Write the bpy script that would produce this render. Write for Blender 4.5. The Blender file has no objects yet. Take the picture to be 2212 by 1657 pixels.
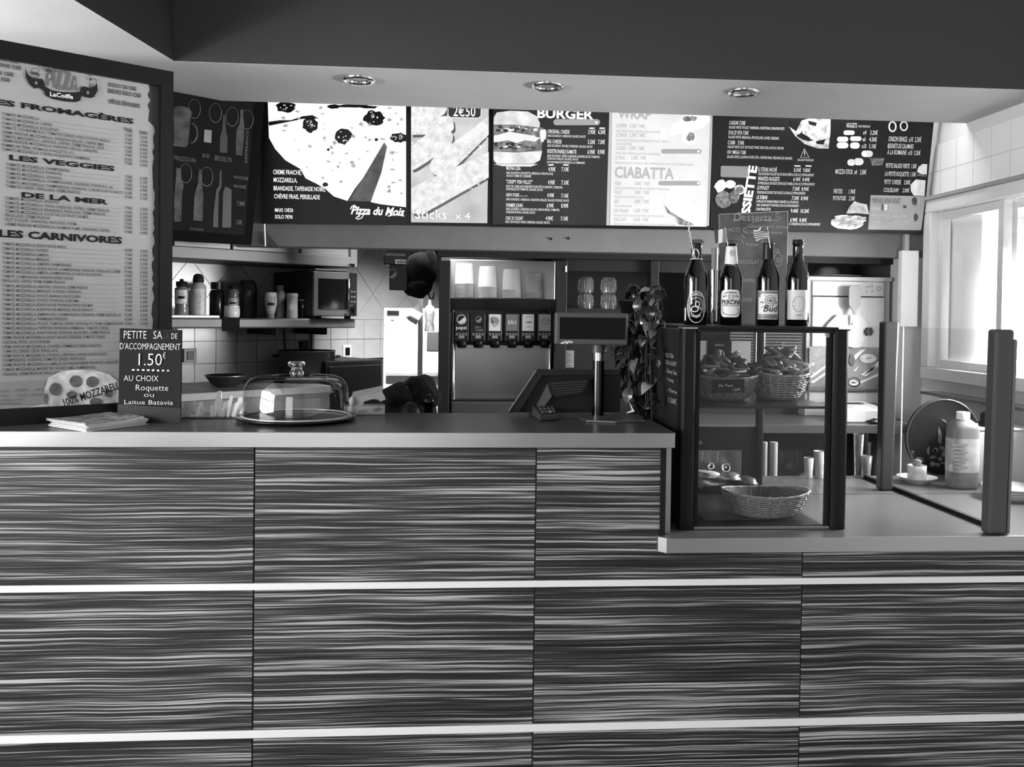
import bpy, bmesh, math, random
from mathutils import Vector, Matrix
from math import sin, cos, pi, radians, sqrt, atan2
random.seed(7)
S = bpy.context.scene
COL = S.collection
# ------------------------------------------------------------------ camera
F, CX, CY = 1900.0, 1106.0, 708.7
_y, _p, _r = radians(4.30), radians(.987), radians(.744)
CAM = Vector((0, 0, 1.41))
_f = Vector((sin(_y)*cos(_p), cos(_y)*cos(_p), -sin(_p)))
_rt = Vector((cos(_y), -sin(_y), 0)); _up = _rt.cross(_f)
RT = _rt*cos(_r) + _up*sin(_r); UP = _up*cos(_r) - _rt*sin(_r); FW = _f
cd = bpy.data.cameras.new('camera'); cam = bpy.data.objects.new('camera', cd); COL.objects.link(cam)
cd.sensor_width = 36; cd.lens = F/2212*36; cd.shift_y = -(828.5-CY)/2212; cd.clip_start = .05
cam.matrix_world = Matrix(((RT.x, UP.x, -FW.x, CAM.x), (RT.y, UP.y, -FW.y, CAM.y), (RT.z, UP.z, -FW.z, CAM.z), (0, 0, 0, 1)))
S.camera = cam
# ------------------------------------------------------------------ world, light, exposure
S.view_settings.view_transform = 'Standard'; S.view_settings.look = 'None'
S.view_settings.exposure = 0.0; S.view_settings.gamma = 1.0; S.view_settings.use_curve_mapping = False
W = bpy.data.worlds.new('world'); S.world = W; W.use_nodes = True
W.node_tree.nodes['Background'].inputs[0].default_value = (1, 1, 1, 1)
W.node_tree.nodes['Background'].inputs[1].default_value = 2.2
def area(name, loc, target, sx, sy, power):
    l = bpy.data.lights.new(name, 'AREA'); l.shape = 'RECTANGLE'; l.size = sx; l.size_y = sy; l.energy = power
    o = bpy.data.objects.new(name, l); COL.objects.link(o); o.location = loc
    o.rotation_euler = (Vector(target)-Vector(loc)).to_track_quat('-Z', 'Y').to_euler(); return o
LIGHTS = dict(shop_left=125, shop_back=12, kitchen=1000, kitchen_back=12, world=2.3, soffit_fill=17, tube=9)  # tube powers an added fill, not a fitting in the kitchen
W.node_tree.nodes['Background'].inputs[1].default_value = LIGHTS['world']
area('daylight_shop_window', (-2.33, .55, 1.48), (0, .75, 1.4), 1.8, 1.1, LIGHTS['shop_left'])
area('daylight_shop_door', (-.85, -2.9, 1.5), (.1, 2, 1.2), 1.2, 2.0, LIGHTS['shop_back'])
area('daylight_kitchen_window', (2.75, 2.45, 1.75), (0.8, 2.5, 1.1), 1.7, 1.5, LIGHTS['kitchen'])
area('fridge_fill', (-.12, 3.42, 1.98), (-.14, 3.9, 1.1), .4, .12, LIGHTS['kitchen_back']).data.spread = radians(80)  # added fill behind the lintel to brighten the steel fridge
area('kitchen_right_fill', (1.3, 3.08, 2.35), (1.65, 2.6, .9), .7, .08, LIGHTS['tube'])  # added unseen fill that lifts the right wall and worktop
area('soffit_fill_light', (-2.0, 1.75, 1.55), (-1.5, 1.95, 2.09), .35, .12, LIGHTS['soffit_fill'])  # added fill aimed up to brighten the left end of the soffit

# ------------------------------------------------------------------ rays from the photograph
def ray(u, v): return RT*((u-CX)/F) - UP*((v-CY)/F) + FW
def py(u, v, Y): d = ray(u, v); return CAM + d*(Y/d.y)
def px(u, v, X): d = ray(u, v); return CAM + d*(X/d.x)
def pz(u, v, z): d = ray(u, v); return CAM + d*((z-CAM.z)/d.z)
def ppl(u, v, P, n): d = ray(u, v); return CAM + d*((Vector(P)-CAM).dot(n)/d.dot(n))
def pxw(u, Y, v=700): return py(u, v, Y).x

# ------------------------------------------------------------------ materials
def lin(v):
    c = v/255.0
    return c/12.92 if c <= .04045 else ((c+.055)/1.055)**2.4
_M = {}
def mat(name, v, rough=.5, metal=0, emit=0, noise=0, scale=20, spec=.5, stretch=(1, 1, 1), bump=0, coat=0, rvar=0, alpha=1):
    if name in _M: return _M[name]
    m = bpy.data.materials.new(name); m.use_nodes = True; nt = m.node_tree; b = nt.nodes['Principled BSDF']
    if v <= 48 and not emit: v *= .62; spec *= .55
    c = lin(v); b.inputs['Base Color'].default_value = (c, c, c, 1)
    b.inputs['Roughness'].default_value = rough; b.inputs['Metallic'].default_value = metal
    b.inputs['Specular IOR Level'].default_value = spec
    if coat: b.inputs['Coat Weight'].default_value = coat; b.inputs['Coat Roughness'].default_value = .08
    if alpha < 1: b.inputs['Alpha'].default_value = alpha
    if emit:
        b.inputs['Emission Color'].default_value = (c, c, c, 1); b.inputs['Emission Strength'].default_value = emit; b.inputs['Base Color'].default_value = (c*.12, c*.12, c*.12, 1)
    if noise or bump or rvar:
        tc = nt.nodes.new('ShaderNodeTexCoord'); mp = nt.nodes.new('ShaderNodeMapping'); mp.inputs['Scale'].default_value = stretch
        nz = nt.nodes.new('ShaderNodeTexNoise'); nz.inputs['Scale'].default_value = scale; nz.inputs['Detail'].default_value = 5
        nt.links.new(tc.outputs['Object'], mp.inputs[0]); nt.links.new(mp.outputs[0], nz.inputs[0])
        if noise:
            r = nt.nodes.new('ShaderNodeValToRGB'); r.color_ramp.elements[0].position = .3; r.color_ramp.elements[1].position = .7
            lo, hi = lin(max(0, v*(1-noise))), lin(min(255, v*(1+noise)))
            r.color_ramp.elements[0].color = (lo, lo, lo, 1); r.color_ramp.elements[1].color = (hi, hi, hi, 1)
            nt.links.new(nz.outputs[0], r.inputs[0]); nt.links.new(r.outputs[0], b.inputs['Emission Color' if emit else 'Base Color'])
        if rvar:
            mr = nt.nodes.new('ShaderNodeMapRange'); mr.inputs[1].default_value = .3; mr.inputs[2].default_value = .7
            mr.inputs[3].default_value = max(.02, rough-rvar); mr.inputs[4].default_value = rough+rvar
            nt.links.new(nz.outputs[0], mr.inputs[0]); nt.links.new(mr.outputs[0], b.inputs['Roughness'])
        if bump:
            bp = nt.nodes.new('ShaderNodeBump'); bp.inputs['Strength'].default_value = bump; bp.inputs['Distance'].default_value = .002
            nt.links.new(nz.outputs[0], bp.inputs['Height']); nt.links.new(bp.outputs[0], b.inputs['Normal'])
    _M[name] = m; return m
def glassmat(name, tint=250, ior=1.45, rough=.01, add=0.0):
    if name in _M: return _M[name]
    m = bpy.data.materials.new(name); m.use_nodes = True; nt = m.node_tree; nt.nodes.clear()
    out = nt.nodes.new('ShaderNodeOutputMaterial'); mx = nt.nodes.new('ShaderNodeMixShader')
    tr = nt.nodes.new('ShaderNodeBsdfTransparent'); gl = nt.nodes.new('ShaderNodeBsdfGlossy'); fr = nt.nodes.new('ShaderNodeFresnel')
    c = lin(tint); tr.inputs[0].default_value = (c, c, c, 1); gl.inputs[0].default_value = (1, 1, 1, 1); gl.inputs['Roughness'].default_value = rough
    fr.inputs[0].default_value = ior
    fac = fr.outputs[0]
    if add:
        ad = nt.nodes.new('ShaderNodeMath'); ad.operation = 'ADD'; ad.inputs[1].default_value = add; nt.links.new(fac, ad.inputs[0]); fac = ad.outputs[0]
    geo = nt.nodes.new('ShaderNodeNewGeometry'); inv = nt.nodes.new('ShaderNodeMath'); inv.operation = 'MULTIPLY_ADD'; inv.inputs[1].default_value = -1; inv.inputs[2].default_value = 1
    nt.links.new(geo.outputs['Backfacing'], inv.inputs[0]); mu = nt.nodes.new('ShaderNodeMath'); mu.operation = 'MULTIPLY'
    nt.links.new(fac, mu.inputs[0]); nt.links.new(inv.outputs[0], mu.inputs[1]); fac = mu.outputs[0]
    nt.links.new(fac, mx.inputs[0]); nt.links.new(tr.outputs[0], mx.inputs[1]); nt.links.new(gl.outputs[0], mx.inputs[2])
    nt.links.new(mx.outputs[0], out.inputs[0]); _M[name] = m; return m
def striped_tile():
    m = bpy.data.materials.new('streaked_ceramic'); m.use_nodes = True; nt = m.node_tree; b = nt.nodes['Principled BSDF']
    L = nt.links.new; N = nt.nodes.new
    tc = N('ShaderNodeTexCoord'); oi = N('ShaderNodeObjectInfo')
    sc = N('ShaderNodeMath'); sc.operation = 'MULTIPLY'; sc.inputs[1].default_value = 37; L(oi.outputs['Random'], sc.inputs[0])
    # gentle waviness of the streaks
    wv = N('ShaderNodeTexNoise'); wv.noise_dimensions = '4D'; wv.inputs['Scale'].default_value = 3.2; wv.inputs['Detail'].default_value = 2
    L(tc.outputs['Object'], wv.inputs['Vector']); L(sc.outputs[0], wv.inputs['W'])
    wm = N('ShaderNodeVectorMath'); wm.operation = 'MULTIPLY'; wm.inputs[1].default_value = (0, 0, .014)
    L(wv.outputs['Color'], wm.inputs[0]); ad = N('ShaderNodeVectorMath'); ad.operation = 'ADD'
    L(tc.outputs['Object'], ad.inputs[0]); L(wm.outputs[0], ad.inputs[1])
    outs = []
    for sx, sz, det, off in ((2.0, 250, 3, 0), (4.0, 640, 2, 5), (1.1, 80, 2, 9)):
        mp = N('ShaderNodeMapping'); mp.inputs['Scale'].default_value = (sx, 1, sz); mp.inputs['Location'].default_value = (off, 0, off)
        L(ad.outputs[0], mp.inputs[0]); n = N('ShaderNodeTexNoise'); n.noise_dimensions = '4D'; n.inputs['Scale'].default_value = 1
        n.inputs['Detail'].default_value = det; L(mp.outputs[0], n.inputs['Vector']); L(sc.outputs[0], n.inputs['W']); outs.append(n.outputs[0])
    a = N('ShaderNodeMath'); a.operation = 'MULTIPLY'; a.inputs[1].default_value = .5; L(outs[0], a.inputs[0])
    c = N('ShaderNodeMath'); c.operation = 'MULTIPLY_ADD'; c.inputs[1].default_value = .27; L(outs[1], c.inputs[0]); L(a.outputs[0], c.inputs[2])
    d = N('ShaderNodeMath'); d.operation = 'MULTIPLY_ADD'; d.inputs[1].default_value = .23; L(outs[2], d.inputs[0]); L(c.outputs[0], d.inputs[2])
    r = N('ShaderNodeValToRGB'); cr = r.color_ramp
    for i, (p, v) in enumerate(((.43, 24), (.478, 44), (.518, 64), (.58, 168))):
        e = cr.elements[i] if i < 2 else cr.elements.new(p)
        e.position = p; g = lin(v); e.color = (g, g, g, 1)
    L(d.outputs[0], r.inputs[0]); L(r.outputs[0], b.inputs['Base Color'])
    b.inputs['Roughness'].default_value = .42; b.inputs['Specular IOR Level'].default_value = .35
    bp = N('ShaderNodeBump'); bp.inputs['Strength'].default_value = .25; bp.inputs['Distance'].default_value = .001
    L(d.outputs[0], bp.inputs['Height']); L(bp.outputs[0], b.inputs['Normal'])
    return m
def steel(name='brushed_steel', v=175, rough=.28, **k):
    return mat(name, v, rough, metal=1, scale=2.5, rvar=.05, noise=.03, stretch=(1, 1, 3), **k)

# ------------------------------------------------------------------ object helpers
def wo(o):
    p = Vector((0, 0, 0))
    while o is not None: p += o.location; o = o.parent
    return p
def tag(o, label, cat, group=None, kind=None):
    o['label'] = label; o['category'] = cat
    if group: o['group'] = group
    if kind: o['kind'] = kind
    return o
def thing(name, label, cat, loc=(0, 0, 0), group=None, rz=0):
    o = bpy.data.objects.new(name, None); COL.objects.link(o); o.location = loc; o.empty_display_size = .05
    o.rotation_euler = (0, 0, rz)
    return tag(o, label, cat, group)
class MB:
    def __init__(s): s.v = []; s.f = []; s.sm = []
    def add(s, vs, fs, smooth=False):
        n = len(s.v); s.v += [Vector(a) for a in vs]
        for f in fs: s.f.append([i+n for i in f]); s.sm.append(smooth)
        return s
    def box(s, lo, hi):
        x0, y0, z0 = [min(a, b) for a, b in zip(lo, hi)]; x1, y1, z1 = [max(a, b) for a, b in zip(lo, hi)]
        return s.add([(x0, y0, z0), (x1, y0, z0), (x1, y1, z0), (x0, y1, z0), (x0, y0, z1), (x1, y0, z1), (x1, y1, z1), (x0, y1, z1)],
                     [(0, 3, 2, 1), (4, 5, 6, 7), (0, 1, 5, 4), (1, 2, 6, 5), (2, 3, 7, 6), (3, 0, 4, 7)])
    def obox(s, c, h, ax):   # centre, half sizes, axes
        c = Vector(c); a, b, d = [Vector(q)*k for q, k in zip(ax, h)]
        vs = [c+a*i+b*j+d*k for k in (-1, 1) for i, j in ((-1, -1), (1, -1), (1, 1), (-1, 1))]
        return s.add(vs, [(0, 3, 2, 1), (4, 5, 6, 7), (0, 1, 5, 4), (1, 2, 6, 5), (2, 3, 7, 6), (3, 0, 4, 7)])
    def prism(s, pts, off):  # planar outline swept by off
        n = len(pts); off = Vector(off); P = [Vector(p) for p in pts]
        return s.add(P+[p+off for p in P], [tuple(range(n))[::-1], tuple(range(n, 2*n))]+[(i, (i+1) % n, n+(i+1) % n, n+i) for i in range(n)])
    def poly(s, pts): return s.add(pts, [tuple(range(len(pts)))])
    def lathe(s, prof, c=(0, 0, 0), seg=28, sx=1, sy=1, cap=(True, True), smooth=True):
        c = Vector(c); vs = []; n = len(prof)
        for r, z in prof:
            for i in range(seg): a = 2*pi*i/seg; vs.append(c+Vector((r*cos(a)*sx, r*sin(a)*sy, z)))
        fs = [(k*seg+i, k*seg+(i+1) % seg, (k+1)*seg+(i+1) % seg, (k+1)*seg+i) for k in range(n-1) for i in range(seg)]
        s.add(vs, fs, smooth)
        if cap[0] and prof[0][0] > 1e-5: s.add([vs[i] for i in range(seg)], [tuple(range(seg))[::-1]])
        if cap[1] and prof[-1][0] > 1e-5: s.add([vs[(n-1)*seg+i] for i in range(seg)], [tuple(range(seg))])
        return s
    def tube(s, pts, r, seg=8, cap=True, smooth=True):
        pts = [Vector(p) for p in pts]; n = len(pts); rs = r if isinstance(r, (list, tuple)) else [r]*n
        vs = []; prev = None
        for k, p in enumerate(pts):
            t = (pts[min(k+1, n-1)]-pts[max(k-1, 0)]).normalized()
            if prev is None:
                a = Vector((0, 0, 1)) if abs(t.z) < .9 else Vector((1, 0, 0)); x = t.cross(a).normalized()
            else: x = (prev-t*prev.dot(t)).normalized()
            prev = x; y = t.cross(x)
            for i in range(seg): a = 2*pi*i/seg; vs.append(p+(x*cos(a)+y*sin(a))*rs[k])
        fs = [(k*seg+i, k*seg+(i+1) % seg, (k+1)*seg+(i+1) % seg, (k+1)*seg+i) for k in range(n-1) for i in range(seg)]
        s.add(vs, fs, smooth)
        if cap: s.add(vs[:seg], [tuple(range(seg))[::-1]]); s.add(vs[-seg:], [tuple(range(seg))])
        return s
    def mesh(s, name, m):
        me = bpy.data.meshes.new(name); me.from_pydata([tuple(v) for v in s.v], [], s.f); me.update()
        me.polygons.foreach_set('use_smooth', s.sm)
        if m: me.materials.append(m)
        return me
    def build(s, name, m, parent=None, local=False, bevel=0, label=None, fix=True):
        me = s.mesh(name, m)
        if fix and len(s.f) > 1:
            bm = bmesh.new(); bm.from_mesh(me); bmesh.ops.recalc_face_normals(bm, faces=bm.faces); bm.to_mesh(me); bm.free()
        o = bpy.data.objects.new(name, me); COL.objects.link(o); o.parent = parent
        if parent is not None and not local: o.location = -wo(parent)
        if bevel:
            b = o.modifiers.new('bevel', 'BEVEL'); b.width = bevel; b.segments = 2; b.limit_method = 'ANGLE'
        if label: o['label'] = label
        return o
def struct(o, label=None):
    o['kind'] = 'structure'
    if label: o['label'] = label
    return o
def copy_tree(o, parent=None):
    c = o.copy(); COL.objects.link(c)
    if parent is not None: c.parent = parent
    for ch in list(o.children): copy_tree(ch, c)
    return c

# flat print: a plane seen by the camera, addressed by photograph pixels
_tc = {}
def glyphs(s, bold=0):
    k = (s, bold)
    if k not in _tc:
        cu = bpy.data.curves.new('t', 'FONT'); cu.body = s; cu.size = 1; cu.resolution_u = 2; cu.offset = bold
        ob = bpy.data.objects.new('t', cu); me = bpy.data.meshes.new_from_object(ob)
        vs = [Vector(v.co) for v in me.vertices]; fs = [tuple(p.vertices) for p in me.polygons]
        bpy.data.objects.remove(ob); bpy.data.curves.remove(cu); bpy.data.meshes.remove(me)
        _tc[k] = (vs, fs)
    return _tc[k]
CAPH = .70
class Face:
    def __init__(s, P, along, up=(0, 0, 1)):
        s.P = Vector(P); s.a = Vector(along).normalized(); s.up = Vector(up).normalized()
        s.n = s.a.cross(s.up).normalized()
        if s.n.dot(s.P-CAM) > 0: s.n = -s.n
    def pt(s, u, v, off=0): return ppl(u, v, s.P+s.n*off, s.n)
    def along_to(s, A, u):
        a = A-CAM; k = (u-CX)
        return (k*a.dot(FW)-F*a.dot(RT))/(F*s.a.dot(RT)-k*s.a.dot(FW))
    def scale(s, A): return (A-CAM).dot(FW)/F   # metres per pixel
    def put(s, mb, txt, A, d, up, w, h, bold=0, shear=0, wave=0):
        vs, fs = glyphs(txt, bold)
        if not vs: return
        x0 = min(v.x for v in vs); x1 = max(v.x for v in vs)
        sx = w/max(1e-6, x1-x0); sy = h/CAPH
        mb.add([A+d*((v.x-x0)*sx+v.y*shear*sy)+up*(v.y*sy+wave*sin((v.x-x0)*1.3)) for v in vs], fs)
    def text(s, mb, txt, u0, v0, u1, h, layer=1, bold=0, shear=0):
        A = s.pt(u0, v0, .0012*layer); w = s.along_to(A, u1)
        s.put(mb, txt, A, s.a, s.up, w, h*s.scale(A), bold, shear)
    def text2(s, mb, txt, p0, p1, h, layer=1, bold=0, shear=0, flip=1):
        A = s.pt(*p0, .0012*layer); B = s.pt(*p1, .0012*layer); d = (B-A); w = d.length; d.normalize()
        up = s.n.cross(d)
        s.put(mb, txt, A, d, up*flip, w, h*s.scale(A), bold, shear)
    def poly(s, mb, pts, layer=1):
        mb.poly([s.pt(u, v, .0012*layer) for u, v in pts])
    def rect(s, mb, u0, v0, u1, v1, layer=1): s.poly(mb, [(u0, v1), (u1, v1), (u1, v0), (u0, v0)], layer)
    def blob(s, mb, u, v, ru, rv, layer=1, n=14, jit=.15, rot=0, rnd=random):
        pts = []
        for i in range(n):
            a = 2*pi*i/n; r = 1+rnd.uniform(-jit, jit); x = ru*r*cos(a); y = rv*r*sin(a)
            pts.append((u+x*cos(rot)-y*sin(rot), v+x*sin(rot)+y*cos(rot)))
        s.poly(mb, pts, layer)
    def ring(s, mb, u, v, ru, rv, t, layer=1, n=24, a0=0, a1=2*pi):
        for i in range(n):
            a = a0+(a1-a0)*i/n; b = a0+(a1-a0)*(i+1)/n
            s.poly(mb, [(u+ru*cos(a), v+rv*sin(a)), (u+ru*cos(b), v+rv*sin(b)), (u+(ru-t)*cos(b), v+(rv-t)*sin(b)), (u+(ru-t)*cos(a), v+(rv-t)*sin(a))], layer)
    def stroke(s, mb, pts, w, layer=1):
        P = [s.pt(u, v, .0012*layer) for u, v in pts]; k = s.scale(P[0])*w/2
        L = []
        for i, p in enumerate(P):
            t = (P[min(i+1, len(P)-1)]-P[max(i-1, 0)]).normalized(); L.append(s.n.cross(t)*k)
        for i in range(len(P)-1): mb.poly([P[i]-L[i], P[i+1]-L[i+1], P[i+1]+L[i+1], P[i]+L[i]])

# ------------------------------------------------------------------ common materials
paint_dark = mat('dark_paint', 66, .6, noise=.03, scale=60)
plaster = mat('light_plaster', 205, .8, noise=.02, scale=30)
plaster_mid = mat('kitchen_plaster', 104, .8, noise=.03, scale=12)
black = mat('black_plastic', 26, .35)
blackm = mat('matt_black', 20, .7)
charcoal = mat('charcoal_laminate', 46, .5, noise=.08, scale=40)
white = mat('white_plastic', 225, .4)
grey = mat('grey_plastic', 120, .45)
dgrey = mat('dark_grey_plastic', 62, .45)
chrome = mat('chrome', 225, .08, metal=1)
STEEL = steel(); STEELD = steel('dull_steel', 130, .38)
chalkboard = mat('chalkboard_slate', 30, .75, noise=.25, scale=14)
chalk = mat('chalk', 215, .9)
chalk_dim = mat('smudged_chalk', 150, .9)
ceramic = mat('white_glazed_tile', 168, .22, noise=.03, scale=14)
grout = mat('grout', 96, .9)
pane = glassmat('clear_pane', 252); 
# ================================================================== SETTING
ZB, ZL, XR, HS = 1.1528, .9245, 1.80, 2.091
floor_m = mat('floor_tile', 120, .5, noise=.1, scale=4)
struct(MB().box((-2.8, -3.1, -.06), (XR+.1, 4.95, 0)).build('floor', floor_m))
struct(MB().box((-2.8, -3.1, 2.9), (XR+.1, 4.95, 2.96)).build('ceiling', plaster))
def wall_hole(name, axis, pos, t, a0, a1, z1, hole, m):
    """wall across the other axis with one rectangular opening (b0,b1,z0,z1)"""
    mb = MB(); b0, b1, h0, h1 = hole
    def bx(p, q, zl, zh):
        if axis == 'x': mb.box((pos, p, zl), (pos+t, q, zh))
        else: mb.box((p, pos, zl), (q, pos+t, zh))
    bx(a0, b0, 0, z1); bx(b1, a1, 0, z1); bx(b0, b1, 0, h0); bx(b0, b1, h1, z1)
    return struct(mb.build(name, m))
wall_hole('wall_left', 'x', -2.28, .08, -3.1, 4.95, 2.9, (-.4, 1.5, .9, 2.05), plaster)
wall_hole('wall_back', 'y', -3.1, .08, -2.8, XR, 2.9, (-1.5, -.2, .1, 2.5), plaster)
WZ0, WZ1, WY0, WY1 = 1.185, 1.845, 2.0, 3.165
wall_right = wall_hole('wall_right', 'x', XR, .1, -3.1, 4.95, 2.9, (WY0, WY1, WZ0, WZ1), mat('right_wall_plaster', 215, .8))
# openings of the customer side
wf = MB()
for y in (-.4, -.05, .42, .9, 1.2, 1.47): wf.box((-2.27, y, .9), (-2.23, y+.03, 2.05))
for z in (.9, 1.45, 2.02): wf.box((-2.27, -.4, z), (-2.23, 1.5, z+.03))
struct(wf.build('window_2', dgrey))
# ---- soffit and dark fascia above the counter
sx0, sy0 = -.756, 2.5
rx, ry = -1.32, -1.0
mb = MB().prism([(-2.195, ry, HS), (rx, ry, HS), (sx0, sy0, HS), (XR, sy0, HS), (XR, 2.95, HS), (-2.195, 2.95, HS)], (0, 0, .001))
struct(mb.build('trim_1', mat('soffit_paint', 184, .75, noise=.015, scale=8)), 'light painted underside of the soffit')
struct(MB().box((sx0, sy0, HS+.001), (XR, sy0+.03, 2.9)).build('wall_header', mat('header_paint', 49.5, .7, noise=.02, scale=50)), 'dark painted fascia above the counter')
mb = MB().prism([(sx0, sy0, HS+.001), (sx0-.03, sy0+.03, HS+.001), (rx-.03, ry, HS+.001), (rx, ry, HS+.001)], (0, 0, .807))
struct(mb.build('wall_header', mat('return_shade', 26, .75)), 'left return of the dark fascia, its shade put into a near black colour')  # same fascia; the side turned from the light is coloured darker
struct(MB().box((-2.195, 2.93, HS+.002), (XR, 2.95, 2.9)).build('wall_header', plaster))
struct(MB().box((-2.195, 2.31, 0), (-.91, 2.38, 1.97)).build('wall_light_baffle', plaster), 'unseen baffle wall added to keep shop daylight out of the kitchen')  # added out of view to block the shop window's light
# ---- lintel that carries the menu boards, with its right pier
LY = 3.2
lz = py(1106, 541, LY).z; lxl = pxw(500, LY); lxr = pxw(1950, LY)
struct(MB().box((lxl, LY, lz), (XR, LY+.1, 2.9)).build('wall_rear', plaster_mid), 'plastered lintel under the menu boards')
struct(MB().box((lxr, LY, 0), (XR, LY+.1, lz)).build('wall_rear', mat('pier_plaster', 200, .8)), 'plastered pier beside the kitchen window')
for i, (u, v) in enumerate(((1190, 516), (1228, 515))):
    p = py(u, v, LY); struct(MB().lathe([(.005, -.002), (.004, .004)], seg=10).build('trim_2', blackm)).location = p-Vector((0, .001, 0))
for o in bpy.data.objects:
    if o.name.startswith('trim_2'): o.rotation_euler = (pi/2, 0, 0)
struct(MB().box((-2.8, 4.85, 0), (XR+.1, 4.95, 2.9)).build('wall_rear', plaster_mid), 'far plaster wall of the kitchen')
# ---- oblique tiled kitchen wall on the left
OD = Vector((sin(radians(50)), cos(radians(50)), 0)); ON = Vector((OD.y, -OD.x, 0)); OP = py(830, 700, 4.3); OP.z = 0
def po(u, v, off=0): return ppl(u, v, OP+ON*off, ON)
def osz(s, z, off=0): return OP+OD*s+ON*off+Vector((0, 0, z))
def os_(p): return (p-OP).dot(OD)
ol = struct(MB().obox(OP+OD*-.55+ON*-.06+Vector((0, 0, 1.45)), (1.1, .055, 1.45), (OD, ON, (0, 0, 1))).build('wall_kitchen', grout))
UPZ = Vector((0, 0, 1))
TP = .0925
tl = MB().obox((0, 0, 0), (TP/2-.0012, TP/2-.0012, .004), (OD, UPZ, ON)).mesh('tile', ceramic)
dm = MB()
dd = .1; a, b, c_ = OD*(dd-.0016), UPZ*(dd*1.24-.0016), ON*.004
dm.prism([-a-c_*.5*0, -b, a, b], c_); dmesh = dm.mesh('tile', ceramic)
def addtile(me, loc, parent):
    o = bpy.data.objects.new('tile', me); COL.objects.link(o); o.parent = parent; o.location = loc; return o
ztop = po(700, 690).z
for r in range(5):
    z = ztop-TP*(r+.5)
    for k in range(-14, 5):
        s = k*TP+.02
        if s < -1.25: continue
        if r >= 2 and s > -.22: continue
        addtile(tl, osz(s, z, .0), ol)
for r in range(9):
    for k in range(-14, 6):
        s = k*dd+.03; z = ztop+dd*1.24*(1+r)
        if (k+r) % 2: continue
        if s < -1.3 or z > 1.95: continue
        addtile(dmesh, osz(s, z, -.003), ol)
hm = MB(); hm.prism([-a, b, a][0:1]+[a, b], c_); hme = hm.mesh('tile', ceramic)
for k in range(-13, 6, 2): addtile(hme, osz(k*dd+.03, ztop+.0008, -.003), ol)
# right wall tiles
rt = MB().box((-.003, -.0487, -.0487), (0, .0487, .0487)).mesh('tile', mat('right_wall_tile', 232, .5))
for r in range(14):
    z = 2.05-.05-.1*r
    for k in range(13):
        y = 3.15-.1*k
        if z+.05 > WZ0 and z-.06 < WZ1 and z < 1.86: continue
        if z < 1.14 and z-.05 < ZL-.1: continue
        addtile(rt, (XR-.0005, y, z), wall_right)
# ---- kitchen window in the right wall
alu = mat('white_window_frame', 214, .4)
w1 = bpy.data.objects.new('window_1', None); COL.objects.link(w1); w1['kind'] = 'structure'; w1['label'] = 'bright sliding kitchen window with white frame in the tiled wall'
fx0, fx1 = XR-.03, XR+.08
mb = MB()
mb.box((fx0, WY0, WZ1-.045), (fx1, WY1, WZ1)); mb.box((fx0, WY0, WZ0), (fx1, WY1, WZ0+.045))
mb.box((fx0+.001, WY1-.05, WZ0+.045), (fx1-.001, WY1-.0005, WZ1-.045)); mb.box((fx0+.001, WY0+.0005, WZ0+.045), (fx1-.001, WY0+.05, WZ1-.045))
mb.build('window_frame', alu, w1, bevel=.004)
MB().box((fx0-.012, WY0, WZ1), (XR-.005, WY1+.01, WZ1+.012)).build('head_trim', mat('window_head_trim', 150, .5), w1)
def yw(u): return px(u, 700, XR).y
def sash(y0, y1, x):
    m = MB(); t = .028
    m.box((x, y0, WZ0+.045), (x+.03, y0+t, WZ1-.045)); m.box((x, y1-t, WZ0+.045), (x+.03, y1, WZ1-.045))
    m.box((x+.001, y0+t, WZ0+.046), (x+.029, y1-t, WZ0+.045+t)); m.box((x+.001, y0+t, WZ1-.045-t), (x+.029, y1-t, WZ1-.046))
    return m.build('sash', alu, w1)
sash(yw(2160), yw(2020), XR+.005); sash(2.45, yw(2168)+.03, XR+.04); sash(WY0+.05, 2.47, XR+.005)
MB().box((XR+.012, 2.06, WZ0+.06), (XR+.016, 3.1, WZ1-.06)).build('glass_pane', glassmat('window_glass', 250), w1)
MB().box((XR+.045, yw(2090), WZ0+.05), (XR+.05, yw(2018), WZ1-.05)).build('frosted_panel', mat('frosted_panel', 236, .6, emit=.0), w1)
# roller shutter, three quarters raised, with its rows of light slots
shz = px(2110, 552, XR+.09).z
mb = MB(); k = 0; z = shz
while z < WZ1-.02:
    y = 2.06
    while y < yw(2090):
        mb.box((XR+.085, y, z), (XR+.095, min(y+.021, 3.12), z+.012)); y += .028
    mb.box((XR+.083, 2.06, z+.012), (XR+.097, yw(2090), z+.062)); z += .064
mb.build('shutter_slats', mat('shutter_slat', 222, .5), w1)
MB().box((XR+.078, 2.05, shz-.028), (XR+.1, yw(2088), shz)).build('shutter_bar', mat('shutter_bar', 235, .5), w1)
# window sill slab below (dark edge, bright top)
# garden plant outside
pt = thing('palm', 'sunlit palm fronds in the garden outside the kitchen window', 'plant', (XR+1.3, 3.75, 0))
MB().lathe([(.09, 0), (.07, .5), (.05, 1.0)], seg=10).build('trunk', mat('palm_trunk', 120, .9), pt, local=True)
frm = mat('palm_leaf', 205, .6)
lf = MB()
for i in range(9):
    t = i/8; w = .03*sin(pi*min(1, t*.9+.08)); z = .34*t-.42*t*t
    lf.v += [Vector((.62*t, -w, z-.01)), Vector((.62*t, 0, z)), Vector((.62*t, w, z-.01))]
for i in range(8):
    for j in (0, 1): lf.f.append([i*3+j, i*3+j+1, i*3+j+4, i*3+j+3]); lf.sm.append(True)
lfm = lf.mesh('frond', frm)
for i in range(30):
    o = bpy.data.objects.new('frond', lfm); COL.objects.link(o); o.parent = pt; o.location = (0, 0, .96+.008*i)
    o.rotation_euler = (random.uniform(-.3, .3), random.uniform(-.7, .25), i*2.4)

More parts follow.
